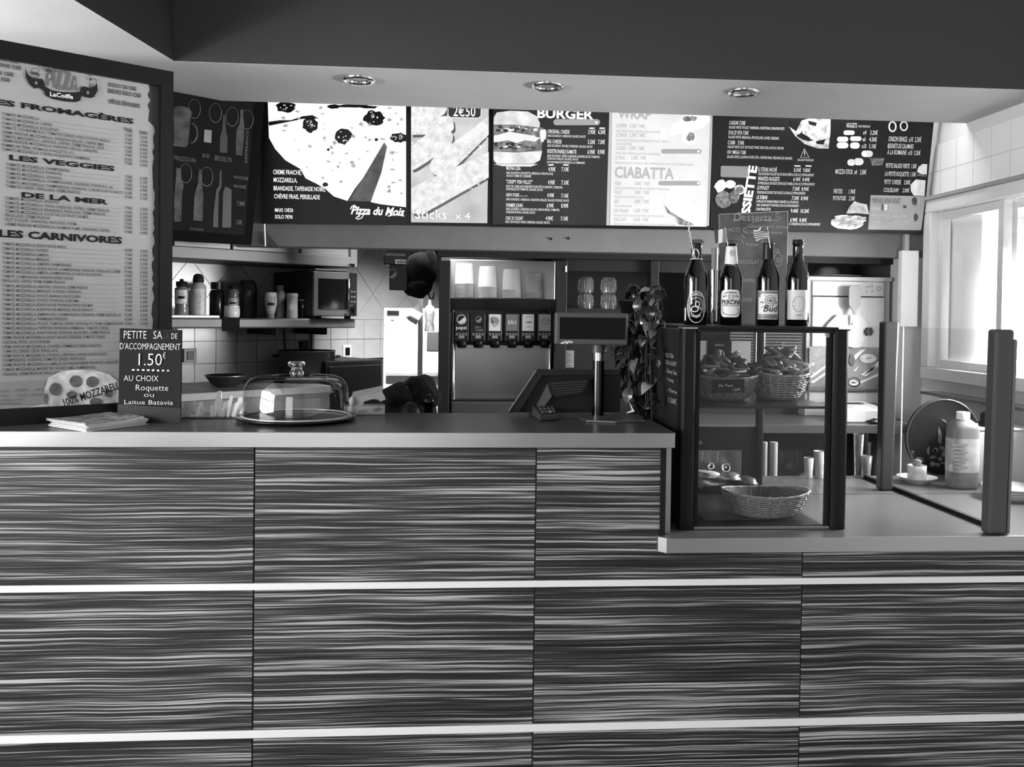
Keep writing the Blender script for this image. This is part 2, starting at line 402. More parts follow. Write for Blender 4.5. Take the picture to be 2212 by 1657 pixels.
# ================================================================== COUNTER
base = thing('counter_base', 'long service counter front of dark streaked tiles with two pale metal strips', 'counter', (0, 2.0, 0))
tm = striped_tile()
mb = MB().box((-1.6, 1.909, 0), (.4725, 2.2, 1.12)).box((.4725, 1.906, 0), (XR-.005, 2.5, .892))
mb.build('carcass', grout, base)
g = .0016
cols = [(-1.602, -1.002), (-1.002, -.402), (-.402, .2), (.2, .80), (.80, 1.40), (1.40, XR-.005)]
def tilepart(x0, x1, z0, z1, notch=None):
    x0 += g; x1 -= g
    m = MB()
    cx = (x0+x1)/2; cz = (z0+z1)/2
    if notch:
        nx, nz = notch
        m.prism([(x0-cx, 0, z0-cz), (x1-cx, 0, z0-cz), (x1-cx, 0, nz-cz), (nx-cx, 0, nz-cz), (nx-cx, 0, z1-cz), (x0-cx, 0, z1-cz)], (0, .008, 0))
    else: m.box((x0-cx, 0, z0-cz), (x1-cx, .008, z1-cz))
    o = m.build('tile', tm, base, local=True, bevel=.0008); o.location = Vector((cx, 1.9, cz))-wo(base)
for i, (x0, x1) in enumerate(cols):
    if i == 3: tilepart(x0, x1, .8275, 1.121, (.475, .893))
    else: tilepart(x0, x1, .8275, 1.121 if i < 3 else .893)
    tilepart(x0, x1, .5115, .8115); tilepart(x0, x1, .1925, .4935); tilepart(x0, x1, -.0, .1795)
strip = mat('pale_aluminium_strip', 222, .35)
for z0, z1 in ((.8125, .8265), (.4945, .5105), (.18, .192)):
    MB().box((-1.602, 1.8975, z0), (XR-.005, 1.912, z1)).build('metal_strip', strip, base, bevel=.0008)
MB().box((.4745, 1.895, ZL+.001), (.486, 2.21, 1.121)).build('end_panel', blackm, base)
MB().box((.486, 1.905, ZL+.001), (.5, 2.21, 1.121)).build('end_plate', STEEL, base)
lam = mat('dark_speckled_laminate', 70, .3, noise=.06, scale=3, rvar=.03)
bt = thing('bar_top', 'raised dark laminate bar top with a steel edge under the cake dome', 'countertop', (-.5, 2.05, ZB))
MB().prism([(-1.62, 1.876, 1.1218), (.496, 1.876, 1.1218), (.496, 2.243, 1.1218), (-1.62, 2.243, 1.1218)], (0, 0, ZB-1.1218)).build('worktop', lam, bt)
edge = steel('steel_edging', 176, .36)
MB().box((-1.62, 1.87, 1.1215), (.4975, 1.876, ZB+.0008)).build('edge_band', edge, bt, bevel=.001)
MB().box((.4965, 1.8765, 1.1215), (.5, 2.243, ZB+.0008)).build('end_band', edge, bt)
lam2 = mat('grey_laminate', 84, .3, noise=.05, scale=3, rvar=.03)
lw = thing('lower_worktop', 'lower laminate worktop with clipped corner and steel edge on the right', 'countertop', (1.1, 2.2, ZL))
cx0 = .472
mb = MB().prism([(cx0, 1.9, .8936), (cx0+.012, 1.8745, .8936), (XR-.006, 1.8745, .8936), (XR-.006, 2.6, .8936), (.5, 2.6, .8936), (.5, 2.22, .8936), (cx0, 2.22, .8936)], (0, 0, ZL-.8936))
mb.build('worktop', lam2, lw)
MB().prism([(cx0-.004, 1.9, .893), (cx0-.004, 1.885, .893), (cx0+.011, 1.869, .893), (XR-.006, 1.869, .893), (XR-.006, 1.8745, .893), (cx0+.013, 1.8745, .893), (cx0+.001, 1.888, .893), (cx0+.001, 1.9, .893)], (0, 0, ZL+.0006-.893)).build('edge_band', edge, lw)
MB().box((.9, 2.33, ZL), (XR-.01, 2.3315, ZL+.0006)).build('joint_line', blackm, lw)

# ---- recessed spotlights
def downlight(u, v, lab):
    p = pz(u, v, HS)
    t = thing('spotlight', lab, 'spotlight', (p.x, p.y, HS))
    MB().lathe([(.0475, -.0005), (.0475, -.006), (.043, -.010), (.035, -.009), (.033, -.004), (.031, .004)], seg=36, cap=(False, False)).build('trim_ring', chrome, t, local=True)
    MB().lathe([(.031, .001), (.03, -.002), (.025, -.003), (0, -.003)], seg=24).build('lens', mat('spot_lens', 150, .3), t, local=True)
    MB().lathe([(.0345, -.0088), (.0335, -.004)], seg=30, cap=(False, False)).build('inner_baffle', black, t, local=True)
downlight(776, 170, 'round chrome recessed ceiling spotlight above the cake dome')
downlight(1183, 184, 'round chrome recessed ceiling spotlight above the burger menu')
downlight(1607, 197, 'round chrome recessed ceiling spotlight above the beer bottles')
# ================================================================== MENU BOARDS
def zc(ox, oy, s): return lambda pts: [(ox+x/s, oy+y/s) for x, y in pts]
def board(name, label, fc, outline, depth=.035, frame_m=None):
    t = thing(name, label, 'menu board', fc.pt(*outline[0]))
    P = [fc.pt(*o) for o in outline]
    MB().prism(P, fc.n*-depth).build('frame', frame_m or black, t)
    return t
E_B = 1.0
p_black = mat('print_black', 14, .35)
def pe(v, k=E_B, noise=0, scale=30): return mat('backlit_print_%d_%d_%d' % (v, int(k*100), int(noise*100)), v, .4, emit=k, noise=noise, scale=scale)
def upt(deg): return Vector((0, -sin(radians(deg)), cos(radians(deg))))
YB = 3.165
# ---- pizza + sticks light boxes
f1 = Face(py(566, 485, YB), (1, 0, 0), upt(3))
b1 = board('menu_board', 'backlit black menu board with a pizza slice photo, first of the row', f1, [(566, 483), (884, 486), (886, 168), (562, 160)])
Z3 = zc(360, 190, 4.096)
wmb = MB(); f1.poly(wmb, Z3([(897, -120), (895, 120), (905, 440), (960, 540), (1050, 640), (1180, 715), (1230, 800), (1330, 850), (1400, 890), (1480, 960), (1600, 1000), (1660, 900), (1780, 740), (1925, 480), (1950, 520), (1900, 750), (1830, 940), (1805, 1010), (1900, 1030), (2118, 1055), (2118, -100)]), 1)
wmb.build('pizza_picture', pe(248, 1.15, .07, 60), b1)
m = MB(); f1.poly(m, Z3([(1925, 480), (1950, 520), (1900, 750), (1830, 940), (1800, 1005), (1610, 1000), (1700, 860)]), 2); m.build('knife_gap', pe(95, .6, .35, 18), b1)
dk = MB(); rr = random.Random(3)
f1.poly(dk, Z3([(900, 300), (1000, 285), (1100, 285), (1200, 250), (1290, 240), (1345, 270), (1200, 275), (1080, 300), (905, 335)]), 2)
for (x, y, a, b) in ((1055, 170, 85, 50), (1270, 330, 65, 65), (1560, 430, 75, 65), (1835, 265, 95, 62), (2060, 440, 75, 45), (1480, 165, 60, 18), (1640, 160, 150, 14), (1790, 170, 80, 12), (1855, 458, 16, 14), (1430, 545, 12, 12), (1405, 855, 25, 18)):
    f1.blob(dk, 360+x/4.096, 190+y/4.096, a/4.096, b/4.096, 2, 18, .16, rnd=rr)
dk.build('olive_print', mat('print_olive', 12, .3), b1)
sp = MB()
for (x, y, a, b) in ((1055, 170, 85, 50), (1270, 330, 65, 65), (1560, 430, 75, 65), (1835, 265, 95, 62), (2060, 440, 75, 45)):
    for i in range(9):
        q = rr.uniform(0, 6.28); r = rr.uniform(.1, .7); f1.blob(sp, 360+(x+a*r*cos(q))/4.096, 190+(y+b*r*sin(q))/4.096, 1.6, 1.3, 3, 6, .3, rnd=rr)
sp.build('olive_highlight', pe(235, 1.0), b1)
gm = MB()
for i in range(95):
    x = rr.uniform(940, 2080); y = rr.uniform(140, 950)
    if y > 560+(1000-560)*(x-1000)/650 and x < 1650: continue
    if 1600 < x < 1960 and y > 480+(1940-x)*1.5-60: continue
    if x < 1250 and y > 330+(x-900)*1.1: continue
    f1.blob(gm, 360+x/4.096, 190+y/4.096, rr.uniform(1.2, 6), rr.uniform(1, 4.5), 2, 9, .35, rnd=rr)
gm.build('topping_print', pe(185, .8, .15, 60), b1)
tx = MB()
for s, u0, v, u1, h in (("CREME FRAICHE,", 590, 376, 651, 9.5), ("MOZZARELLA,", 591, 393, 642, 9.5), ("BRANDADE, TAPENADE NOIRE,", 591, 411, 703, 9.5), ("CHÈVRE FRAIS, PERSILLADE", 592, 428.5, 691, 9.5), ("MAXI 13€50", 594, 457.5, 633, 8), ("SOLO 7€90", 594, 472, 632, 8)):
    f1.text(tx, s, u0, v, u1, h, 3, .012)
f1.text2(tx, "Pizza du Mois", (758, 462), (871, 466), 17, 3, .03, .28)
f1.stroke(tx, [(757, 452), (760, 446), (767, 443)], 2.4, 3); f1.stroke(tx, [(838, 467), (850, 464), (864, 464), (873, 467)], 2.2, 3)
f1.stroke(tx, [(786, 463), (781, 471), (772, 474), (770, 470), (778, 466)], 2, 3); f1.stroke(tx, [(777, 464), (772, 469), (768, 472)], 2, 3)
tx.build('lettering', pe(250, 1.1), b1)

b2 = board('menu_board', 'backlit menu board with a photo of breaded mozzarella sticks', f1, [(885, 486), (1060, 489), (1062, 176), (887, 168)])
Z4 = zc(870, 220, 3.253)
sm = MB(); f1.poly(sm, Z4([(58, 846), (594, 853), (606, -80), (58, -100)]), 1); sm.build('picture_ground', pe(205, .9, .14, 7), b2)
st = MB(); sg = MB(); shd = MB()
def stick(c0, c1, w):
    (x0, y0), (x1, y1) = c0, c1; dx, dy = x1-x0, y1-y0; L = sqrt(dx*dx+dy*dy); dx /= L; dy /= L; nx, ny = -dy, dx; P = []
    for i in range(13): t = pi/2+pi*i/12; P.append((x0+w*(cos(t)*dx+sin(t)*nx), y0+w*(cos(t)*dy+sin(t)*ny)))
    for i in range(13): t = -pi/2+pi*i/12; P.append((x1+w*(cos(t)*dx+sin(t)*nx), y1+w*(cos(t)*dy+sin(t)*ny)))
    P = [(min(604, max(60, a+rr.uniform(-3, 3))), min(846, max(-60, b+rr.uniform(-3, 3)))) for a, b in P]
    f1.poly(st, Z4(P), 3)
    f1.poly(shd, Z4([(min(602, a+12), min(848, b+18)) for a, b in P]), 2)
    for i in range(60):
        t = rr.uniform(0, L); q = rr.uniform(-.9, .9)*w; x = x0+dx*t+nx*q; y = y0+dy*t+ny*q
        if 62 < x < 600 and y < 840: f1.blob(sg, 870+x/3.253, 220+y/3.253, rr.uniform(1, 2.6), rr.uniform(.8, 2), 4, 6, .35, rnd=rr)
stick((60, 60), (235, 30), 78); stick((60, 170), (300, 165), 62); stick((60, 390), (265, 255), 88)
stick((270, 450), (640, 170), 78); stick((110, 690), (650, 440), 100)
shd.build('shadow_print', pe(110, .6, .2, 12), b2); st.build('stick_print', pe(226, .98, .1, 45), b2); sg.build('crumb_print', pe(252, 1.1), b2)
pl = MB(); f1.poly(pl, Z4([(322, -40), (318, 90), (335, 108), (530, 112), (548, 98), (550, -40)]), 5); pl.build('price_plate', pe(70, .5), b2)
tx = MB(); f1.text(tx, "2€50", 979, 250.5, 1027, 22, 6, .01)
for s in ([(318, 45), (318, 92), (335, 110), (530, 114), (549, 100), (551, 50)],): f1.stroke(tx, Z4(s), 1.6, 6)
tx.build('lettering', pe(245, 1), b2)
tx = MB(); f1.text(tx, "Sticks", 895, 473, 962, 22, 5, .0); f1.text(tx, "x 4", 981, 474, 1014, 16, 5, 0); tx.build('outline_lettering', pe(150, .6), b2)
tx = MB(); f1.text(tx, "Sticks", 896.5, 472.5, 963.5, 21, 6, .0); f1.text(tx, "x 4", 982.5, 473.5, 1015, 15, 6, 0); tx.build('lettering', pe(252, 1.2), b2)

# ---- burger / wrap board
f2 = Face(py(1100, 490, YB), (1, 0, 0), upt(5))
b3 = board('menu_board', 'menu board with dark burger list beside pale wrap and ciabatta list', f2, [(1061, 490), (1537, 497), (1549, 190), (1064, 176)])
m = MB(); f2.poly(m, Z4([(634, 858), (1428, 868), (1455, -80), (636, -100)]), 1); m.build('slate_sheet', pe(58, .4, .3, 5), b3)
m = MB(); f2.poly(m, Z4([(1455, 868), (2135, 878), (2170, -80), (1476, -80)]), 1); m.build('paper_sheet', pe(232, 1.0, .03, 9), b3)
m = MB(); f2.poly(m, Z4([(1430, 868), (1452, 868), (1476, -80), (1456, -80)]), 1); f2.poly(m, Z4([(2137, 872), (2152, 873), (2186, -80), (2172, -80)]), 1); m.build('margin_print', pe(205, .85), b3)
bun = MB(); f2.poly(bun, Z4([(638, 160), (640, 110), (660, 75), (760, 62), (880, 68), (940, 100), (965, 150), (960, 180), (800, 160)]), 3)
f2.poly(bun, Z4([(638, 350), (800, 355), (980, 345), (965, 410), (920, 435), (660, 435), (638, 410)]), 3); bun.build('bun_print', pe(222, 1.0, .12, 25), b3)
m = MB(); f2.poly(m, Z4([(638, 165), (800, 158), (965, 175), (1010, 200), (1012, 262), (980, 275), (975, 350), (638, 350)]), 2); m.build('filling_print', pe(120, .8, .5, 45), b3)
m = MB()
for i in range(34): f2.blob(m, 870+rr.uniform(650, 960)/3.253, 220+rr.choice([195, 185, 300, 320])/3.253+rr.uniform(-3, 3), rr.uniform(2, 7), rr.uniform(1, 3), 4, 8, .35, rnd=rr)
m.build('lettuce_shadow_print', pe(45, .5), b3)
m = MB(); f2.poly(m, Z4([(640, 240), (750, 210), (900, 235), (965, 255), (930, 280), (860, 270), (800, 290), (740, 270), (640, 285)]), 4)
for i in range(22): f2.blob(m, 870+rr.uniform(650, 960)/3.253, 220+rr.choice([190, 305, 250])/3.253+rr.uniform(-4, 4), rr.uniform(2, 6), rr.uniform(1, 3), 5, 8, .35, rnd=rr)
f2.blob(m, 870+985/3.253, 220+235/3.253, 8, 13, 4, 12, .2, rnd=rr); f2.poly(m, Z4([(640, 438), (950, 438), (900, 455), (700, 452)]), 2)
m.build('cheese_print', pe(235, 1.0), b3)
m = MB()
def pill(fc, mb, x0, y0, x1, y1, Z, layer=3):
    r = (y1-y0)/2; P = []
    for i in range(9): t = pi/2+pi*i/8; P.append((x0+r+r*cos(t), (y0+y1)/2-r*sin(t)))
    for i in range(9): t = -pi/2+pi*i/8; P.append((x1-r+r*cos(t), (y0+y1)/2-r*sin(t)))
    fc.poly(mb, Z(P), layer)
pill(f2, m, 1058, 122, 1386, 164, Z4); pill(f2, m, 1815, 332, 2100, 364, Z4); pill(f2, m, 1796, 556, 2092, 588, Z4); m.build('pill_print', pe(178, .85), b3)
m = MB()
for x, y in ((1360, 146), (2078, 348), (2078, 571)): f2.blob(m, 870+x/3.253, 220+y/3.253, 2.8, 2.8, 4, 12, 0)
m.build('pill_dot', pe(245, 1), b3)
def lines(fc, mb, Z, L, layer=3, bold=.008):
    for s, x0, y, x1, h in L:
        (u0, v0), (u1, v1) = Z([(x0, y), (x1, y)]); fc.text(mb, s, u0, v0, u1, h/ZS[0], layer, bold)
ZS = [3.253]
tx = MB()
lines(f2, tx, Z4, [("BURGER", 945, 110, 1340, 62)], 3, .035)
lines(f2, tx, Z4, [("ORIGINAL CHEESE", 1018, 220, 1172, 26), ("3.90€", 1303, 226, 1354, 30), ("6.50€", 1373, 226, 1424, 30),
 ("BIG CHEESE", 1016, 290, 1116, 26), ("5.50€", 1300, 296, 1352, 30), ("7.30€", 1372, 296, 1420, 30), ("INDETRONABLE KAMATE", 1016, 360, 1220, 28), ("6.90€", 1298, 366, 1350, 30), ("8.90€", 1370, 366, 1419, 30),
 ("MONA LISA", 728, 478, 828, 26), ("4.90€", 1023, 488, 1073, 30), ("7.10€", 1115, 488, 1166, 30), ("\"CRISPY FISH FILLET\"", 726, 573, 912, 26), ("4.90€", 1020, 580, 1069, 30), ("7.10€", 1114, 582, 1166, 30),
 ("NEW-YORK", 727, 665, 820, 24), ("4.90€", 1015, 670, 1063, 28), ("7.10€", 1113, 673, 1164, 28), ("FARMER JOHN", 726, 738, 842, 26), ("6.90€", 1011, 742, 1060, 28), ("8.90€", 1113, 743, 1163, 28),
 ("CHIC N' COUNT", 723, 828, 845, 24), ("4.90€", 1005, 832, 1055, 28), ("7.10€", 1110, 834, 1160, 28)])
lines(f2, tx, Z4, [("100G DE BOEUF, CHEDDAR, SALADE, SAUCE", 1018, 245, 1284, 16), ("200G DE BOEUF, DOUBLE CHEDDAR, SALADE, SAUCE", 1016, 315, 1332, 16),
 ("200G DE BOEUF, TRIPLE CHEDDAR, RONDELLES DE TOMATES,", 1015, 386, 1385, 16), ("OIGNONS GRILLÉS, SALADE, SAUCE", 1015, 406, 1232, 15), ("DU PAIN MAISON PRÉPARÉ À LA DEMANDE", 1015, 430, 1279, 15),
 ("100G DE BOEUF, ROQUETTE, BRESAOLA, PROVOLONE,", 728, 506, 1058, 16), ("SAUCE TOMATE CUISINÉE", 728, 527, 902, 16), ("FILET DE CABILLAUD ENROBÉ D'UNE PÂTE À BEIGNET, CHEDDAR,", 727, 600, 1124, 16), ("RONDELLES DE TOMATES, SALADE, SAUCE", 727, 620, 984, 16),
 ("100G DE BOEUF, CHEDDAR, OIGNONS GRILLÉS, SALADE, PICKLES, SAUCE", 726, 692, 1168, 16), ("200G DE BOEUF, CHEDDAR, BACON, ONION RINGS, TOMATES,", 725, 760, 1102, 16), ("CHEDDAR FONDU, SALADE, SAUCE", 725, 782, 930, 16),
 ("FILET DE POULET PANÉ, CHEDDAR, SALADE, SAUCE", 722, 850, 1032, 16), ("bun rond", 826, 664, 876, 8)], 3, .004)
for x, y in ((1310, 190), (1382, 190), (1022, 448), (1128, 448)): f2.poly(tx, Z4([(x, y), (x+38, y), (x+38, y-9), (x, y-9)]), 3)
tx.build('lettering', pe(246, 1.0), b3)
tx = MB(); lines(f2, tx, Z4, [("WRAP", 1510, 115, 1745, 60), ("CIABATTA", 1487, 532, 1905, 76)], 3, .03); tx.build('heading_lettering', pe(190, .9), b3)
tx = MB()
lines(f2, tx, Z4, [("LE PEPPER", 1500, 180, 1575, 26), ("5.30€  7.40€", 1597, 182, 1700, 26), ("BOEUF HACHÉ, POIVRE, CHEDDAR, SALADE, SAUCE POIVRE", 1500, 212, 1808, 16), ("LE TENDER", 1500, 245, 1575, 26), ("5.30€  7.40€", 1594, 246, 1700, 26),
 ("FILET DE POULET PANÉ, BACON, RONDELLES DE TOMATES, CHEDDAR,", 1498, 277, 1868, 16), ("SALADE, SAUCE BBQ", 1498, 301, 1608, 16), ("LE CHEESY", 1497, 337, 1572, 26), ("5.30€  7.40€", 1590, 338, 1697, 26), ("CHÈVRE FRAIS, CHEDDAR, SALADE VERTE, SAUCE FROMAGE", 1495, 368, 1808, 16),
 ("LE TEXAS", 1495, 405, 1560, 26), ("5.30€  7.40€", 1605, 406, 1710, 26), ("MORCEAUX DE FILETS DE POULET, MAÏS, POIVRONS GRILLÉS, OEUF, PILONS, CHEDDAR, SALADE", 1493, 436, 2044, 16),
 ("KEBAB", 1492, 584, 1532, 26), ("5.80€  7.90€", 1630, 586, 1735, 26), ("LAMELLES DE VIANDE KEBAB CUISINÉES AUX OIGNONS ET TOMATES, SALADE", 1490, 613, 1875, 16), ("POULET", 1489, 648, 1540, 26), ("5.80€  7.90€", 1628, 649, 1732, 26),
 ("MORCEAUX DE FILETS DE POULET, SALADE", 1488, 674, 1692, 15), ("BEEF", 1488, 712, 1518, 26), ("5.80€  7.90€", 1626, 713, 1730, 26), ("100G DE BOEUF, SALADE", 1487, 738, 1608, 14), ("NEW ORLEANS", 1486, 776, 1588, 26), ("6.30€  7.90€", 1624, 777, 1728, 26),
 ("MORCEAUX DE FILETS DE POULET AUX ÉPICES CAJUN, PICKLES, SALADE", 1485, 804, 1830, 15), ("UNCLE SAM", 1484, 838, 1566, 26), ("6.30€  7.90€", 1622, 839, 1727, 26), ("100G DE BOEUF HACHÉ, CHEDDAR, RONDELLES DE TOMATES, OIGNONS GRILLÉS, SALADE", 1483, 866, 1915, 15)], 3, .0)
tx.build('menu_lettering', pe(168, .8), b3)
wr = MB(); f2.poly(wr, Z4([(1880, 220), (1890, 170), (1975, 110), (2010, 60), (2130, 70), (2165, 130), (2100, 190), (2040, 200), (1900, 235)]), 2); f2.blob(wr, 870+2012/3.253, 220+250/3.253, 16, 16, 3, 20, .05)
f2.poly(wr, Z4([(1835, 720), (1850, 665), (1900, 650), (2000, 690), (2080, 760), (2098, 830), (2050, 862), (1960, 820), (1880, 770)]), 2)
wr.build('bread_print', pe(246, 1.08, .03, 20), b3)
m = MB(); f2.poly(m, Z4([(1835, 722), (1880, 770), (1960, 820), (2050, 862), (2000, 872), (1935, 860), (1915, 810), (1860, 780)]), 3)
for x, y, a, b in ((2020, 245, 8, 10), (2000, 120, 10, 6), (2040, 118, 8, 5)): f2.blob(m, 870+x/3.253, 220+y/3.253, a, b, 4, 14, .3, rnd=rr)
m.build('filling_print', pe(150, .75, .4, 60), b3)

# ---- salad / plate / sides board (unlit, tilted most)
f3 = Face(py(1800, 502, YB), (1, 0, 0), upt(10))
b4 = board('menu_board', 'black menu board of salads, plates and side dishes, last of the row', f3, [(1540, 498), (1992, 507), (2024, 198), (1556, 190)], frame_m=mat('board_frame_black', 34, .4))
Z5 = zc(1520, 230, 4.254); ZS[0] = 4.254
m = MB(); f3.poly(m, Z5([(60, 1120), (2000, 1150), (2095, -60), (85, -60)]), 1)
def dp(v, k=.35, noise=0, scale=30): return mat('board_print_%d_%d' % (v, int(noise*100)), v, .35, noise=noise, scale=scale)
m.build('slate_sheet', mat('slate_print', 44, .35, noise=.15, scale=5), b4)
tx = MB()
lines(f3, tx, Z5, [("CAESAR 7.50€", 234, 165, 382, 34), ("DOLCE VITA 7.50€", 228, 255, 411, 34), ("COBB   7.50€", 221, 347, 370, 34), ("OH ! MEGA 7.50€", 215, 435, 387, 34),
 ("LE STEAK HACHÉ", 500, 595, 672, 36), ("8.50€  9.80€", 828, 600, 978, 34), ("WANTED NUGGETS", 497, 680, 696, 36), ("6.90€  8.40€", 823, 685, 973, 34), ("LE POULET", 492, 762, 600, 34), ("7.50€  8.90€", 816, 772, 965, 34),
 ("LE KEBAB", 487, 850, 584, 34), ("7.50€  8.90€", 808, 858, 960, 34), ("L'ENTRECÔTE", 480, 955, 614, 24), ("9.40€  10.20€", 800, 975, 966, 34), ("6.90€  8.40€", 795, 1058, 945, 34),
 ("NUGGETS", 1312, 193, 1407, 42), ("x4    3.20€", 1463, 258, 1597, 40), ("x6    4.30€", 1457, 320, 1590, 40), ("x10   5.10€", 1450, 383, 1583, 40), ("ONION RINGS  x10  2.50€", 1697, 320, 1998, 46), ("BEIGNETS DE CALAMARS", 1690, 382, 1925, 42), ("À LA ROMAINE  x10  3.20€", 1686, 440, 1990, 42),
 ("PETITE SALADE VERTE  1.50€", 1673, 562, 1955, 40), ("LA PETITE ROQUETTE  1.50€", 1666, 637, 1948, 40), ("PETIT CHEESE    2.00€", 1660, 712, 1897, 40), ("COLESLAW     2.00€", 1653, 785, 1888, 38), ("MOZZA STICK  x4    2.50€", 1210, 618, 1492, 42),
 ("FRITES       1.90€", 1194, 798, 1392, 40), ("POTATOES    2.30€", 1188, 860, 1388, 38)], 3, .006)
lines(f3, tx, Z5, [("SALADE VERTE, POULET, PARMESAN, CROÛTONS, OIGNONS FRITS", 232, 202, 740, 24), ("SALADE VERTE, BRESAOLA, PROVOLONE, OLIVES, GRESSINS", 226, 292, 690, 24), ("SALADE VERTE, FILET DE POULET PANÉ, OEUF DUR, AVOCAT, BACON", 220, 382, 734, 24), ("SALADE VERTE, SAUMON FUMÉ, FÉTA, CHÈVRE FRAIS, MÉLANGE DE GRAINES", 214, 473, 812, 24),
 ("120G DE BOEUF HACHÉ FAÇON BOUCHÈRE & SON ACCOMPAGNEMENT", 500, 630, 1014, 24), ("10 MORCEAUX DE FILETS DE POULET PANÉS & SON ACCOMPAGNEMENT", 496, 715, 1022, 24), ("MORCEAUX DE FILET DE POULET & SON ACCOMPAGNEMENT", 490, 800, 936, 24), ("LAMELLES DE VIANDE KEBAB CUISINÉES À LA PLANCHA", 484, 882, 870, 22),
 ("AVEC OIGNONS ET TOMATES & SON ACCOMPAGNEMENT", 484, 916, 874, 22), ("À L'OIGNON & SON ACCOMPAGNEMENT", 785, 1090, 1072, 24), ("POULET CROUSTILLANT", 1418, 192, 1530, 20)], 3, .0)
f3.text2(tx, "ASSIETTE", (1615, 486), (1635.5, 359), 18, 3, .045)
for x in (833, 935): f3.poly(tx, Z5([(x, 552), (x+56, 554), (x+56, 542), (x, 540)]), 3)
f3.stroke(tx, Z5([(926, 390), (890, 468), (968, 468), (926, 390), (912, 420)]), 1.1, 3); f3.stroke(tx, Z5([(928, 412), (928, 440)]), 1.8, 3); f3.blob(tx, *Z5([(928, 452)])[0], 1, 1, 3, 8, 0)
lines(f3, tx, Z5, [("SALADE FRAÎCHE", 862, 500, 1008, 20)], 3, 0)
tx.build('lettering', dp(240, .5), b4)
m = MB(); f3.poly(m, Z5([(165, 545), (405, 550), (408, 645), (395, 655), (165, 648), (155, 635), (158, 555)]), 3); m.build('tag_print', dp(140), b4)
m = MB(); f3.poly(m, Z5([(1535, 815), (2040, 825), (2000, 1138), (1510, 1132)]), 2); m.build('kids_menu_print', dp(170, .45), b4)
m = MB(); lines(f3, m, Z5, [("MENU ENFANT", 1545, 888, 1805, 50)], 4, .0); m.build('heading_lettering', dp(105, .3), b4)
m = MB(); lines(f3, m, Z5, [("CHEESEBURGER", 1535, 955, 1625, 34), ("NUGGETS x4", 1730, 960, 1815, 34), ("+ FRITES OU POTATOES", 1530, 1012, 1708, 24), ("+ BOISSON AU CHOIX", 1725, 1015, 1870, 24), ("+ GLACE", 1530, 1065, 1622, 22), ("+ UNE SURPRISE", 1725, 1068, 1885, 22), ("5.90€", 1925, 885, 1985, 30)], 4, 0)
f3.poly(m, Z5([(1640, 898), (1690, 900), (1688, 955), (1638, 955)]), 4); m.build('small_lettering', dp(225, .55), b4)
m = MB(); f3.blob(m, *Z5([(1938, 872)])[0], 6, 9, 4, 14, .05); f3.poly(m, Z5([(1835, 910), (1862, 910), (1862, 935), (1835, 935)]), 5); f3.poly(m, Z5([(1640, 898), (1655, 898), (1653, 955), (1638, 955)]), 5)
f3.blob(m, *Z5([(1950, 1020)])[0], 6, 7, 4, 10, .3, rnd=rr); m.build('dark_print', dp(70, .3), b4)
m = MB(); f3.poly(m, Z5([(785, 185), (850, 230), (900, 130), (1000, 100), (1000, -60), (1168, -60), (1165, 240), (1148, 388), (1040, 385), (930, 345), (840, 270)]), 2); m.build('salad_print', dp(215, .5, .35, 40), b4)
m = MB(); 
for pp_ in ([(850, 270), (915, 225), (985, 300), (1020, 310), (960, 320), (900, 300)], [(1030, 320), (1120, 300), (1100, 350), (1040, 345)], [(960, 130), (1040, 150), (1030, 180), (970, 165)], [(795, 120), (850, 120), (850, 190), (800, 180)]): f3.poly(m, Z5(pp_), 3)
m.build('salad_shadow_print', dp(40, .3), b4)
m = MB()
f3.poly(m, Z5([(860, 240), (930, 140), (960, 150), (880, 255)]), 4)
for q in range(3): f3.poly(m, Z5([(905+q*12, 245), (930+q*12, 180), (940+q*12, 250), (985, 292)]), 4)
nx = [(1285, 220, 1388, 262), (1225, 278, 1330, 325), (1345, 275, 1450, 318), (1222, 330, 1330, 385), (1345, 330, 1435, 388)]
for a, b, c, d in nx: pill(f3, m, a, b, c, d, Z5, 3)
for a, b, c, d in ((1340, 500, 1395, 545), (1400, 490, 1470, 540), (1470, 420, 1555, 465)): pill(f3, m, a-20, b-15, c, d, Z5, 3)
f3.ring(m, *Z5([(1735, 185)])[0], 9, 12, 3.4, 3); f3.ring(m, *Z5([(1840, 180)])[0], 9, 11, 3.2, 3)
f3.poly(m, Z5([(1960, 600), (1975, 555), (2010, 530), (2055, 530), (2050, 625), (2000, 622)]), 3); f3.poly(m, Z5([(1900, 720), (1950, 670), (2040, 680), (2030, 822), (1930, 818), (1905, 780)]), 3)
f3.blob(m, *Z5([(245, 715)])[0], 12, 9, 3, 16, .03); f3.blob(m, *Z5([(150, 740)])[0], 12, 15, 3, 12, .25, rnd=rr)
for i in range(30):
    a = rr.uniform(-.9, .6); x, y = rr.uniform(1230, 1440), rr.uniform(1000, 1100); L = 60
    if (x-1320)**2/160**2+(y-1060)**2/80**2 < 1: f3.stroke(m, Z5([(x-L*cos(a), y-L*.4*sin(a)), (x, y-6), (x+L*cos(a), y+L*.4*sin(a))]), 3.4, 3)
f3.blob(m, *Z5([(1320, 1068)])[0], 38, 14, 3, 18, .1, rnd=rr)
m.build('food_print', dp(238, .6, .06, 50), b4)
m = MB(); f3.poly(m, Z5([(1310, 985), (1340, 920), (1385, 870), (1440, 890), (1500, 900), (1520, 990), (1400, 980)]), 4); f3.blob(m, *Z5([(330, 765)])[0], 12, 11, 3, 16, .03); m.build('potato_print', dp(200, .5, .2, 60), b4)
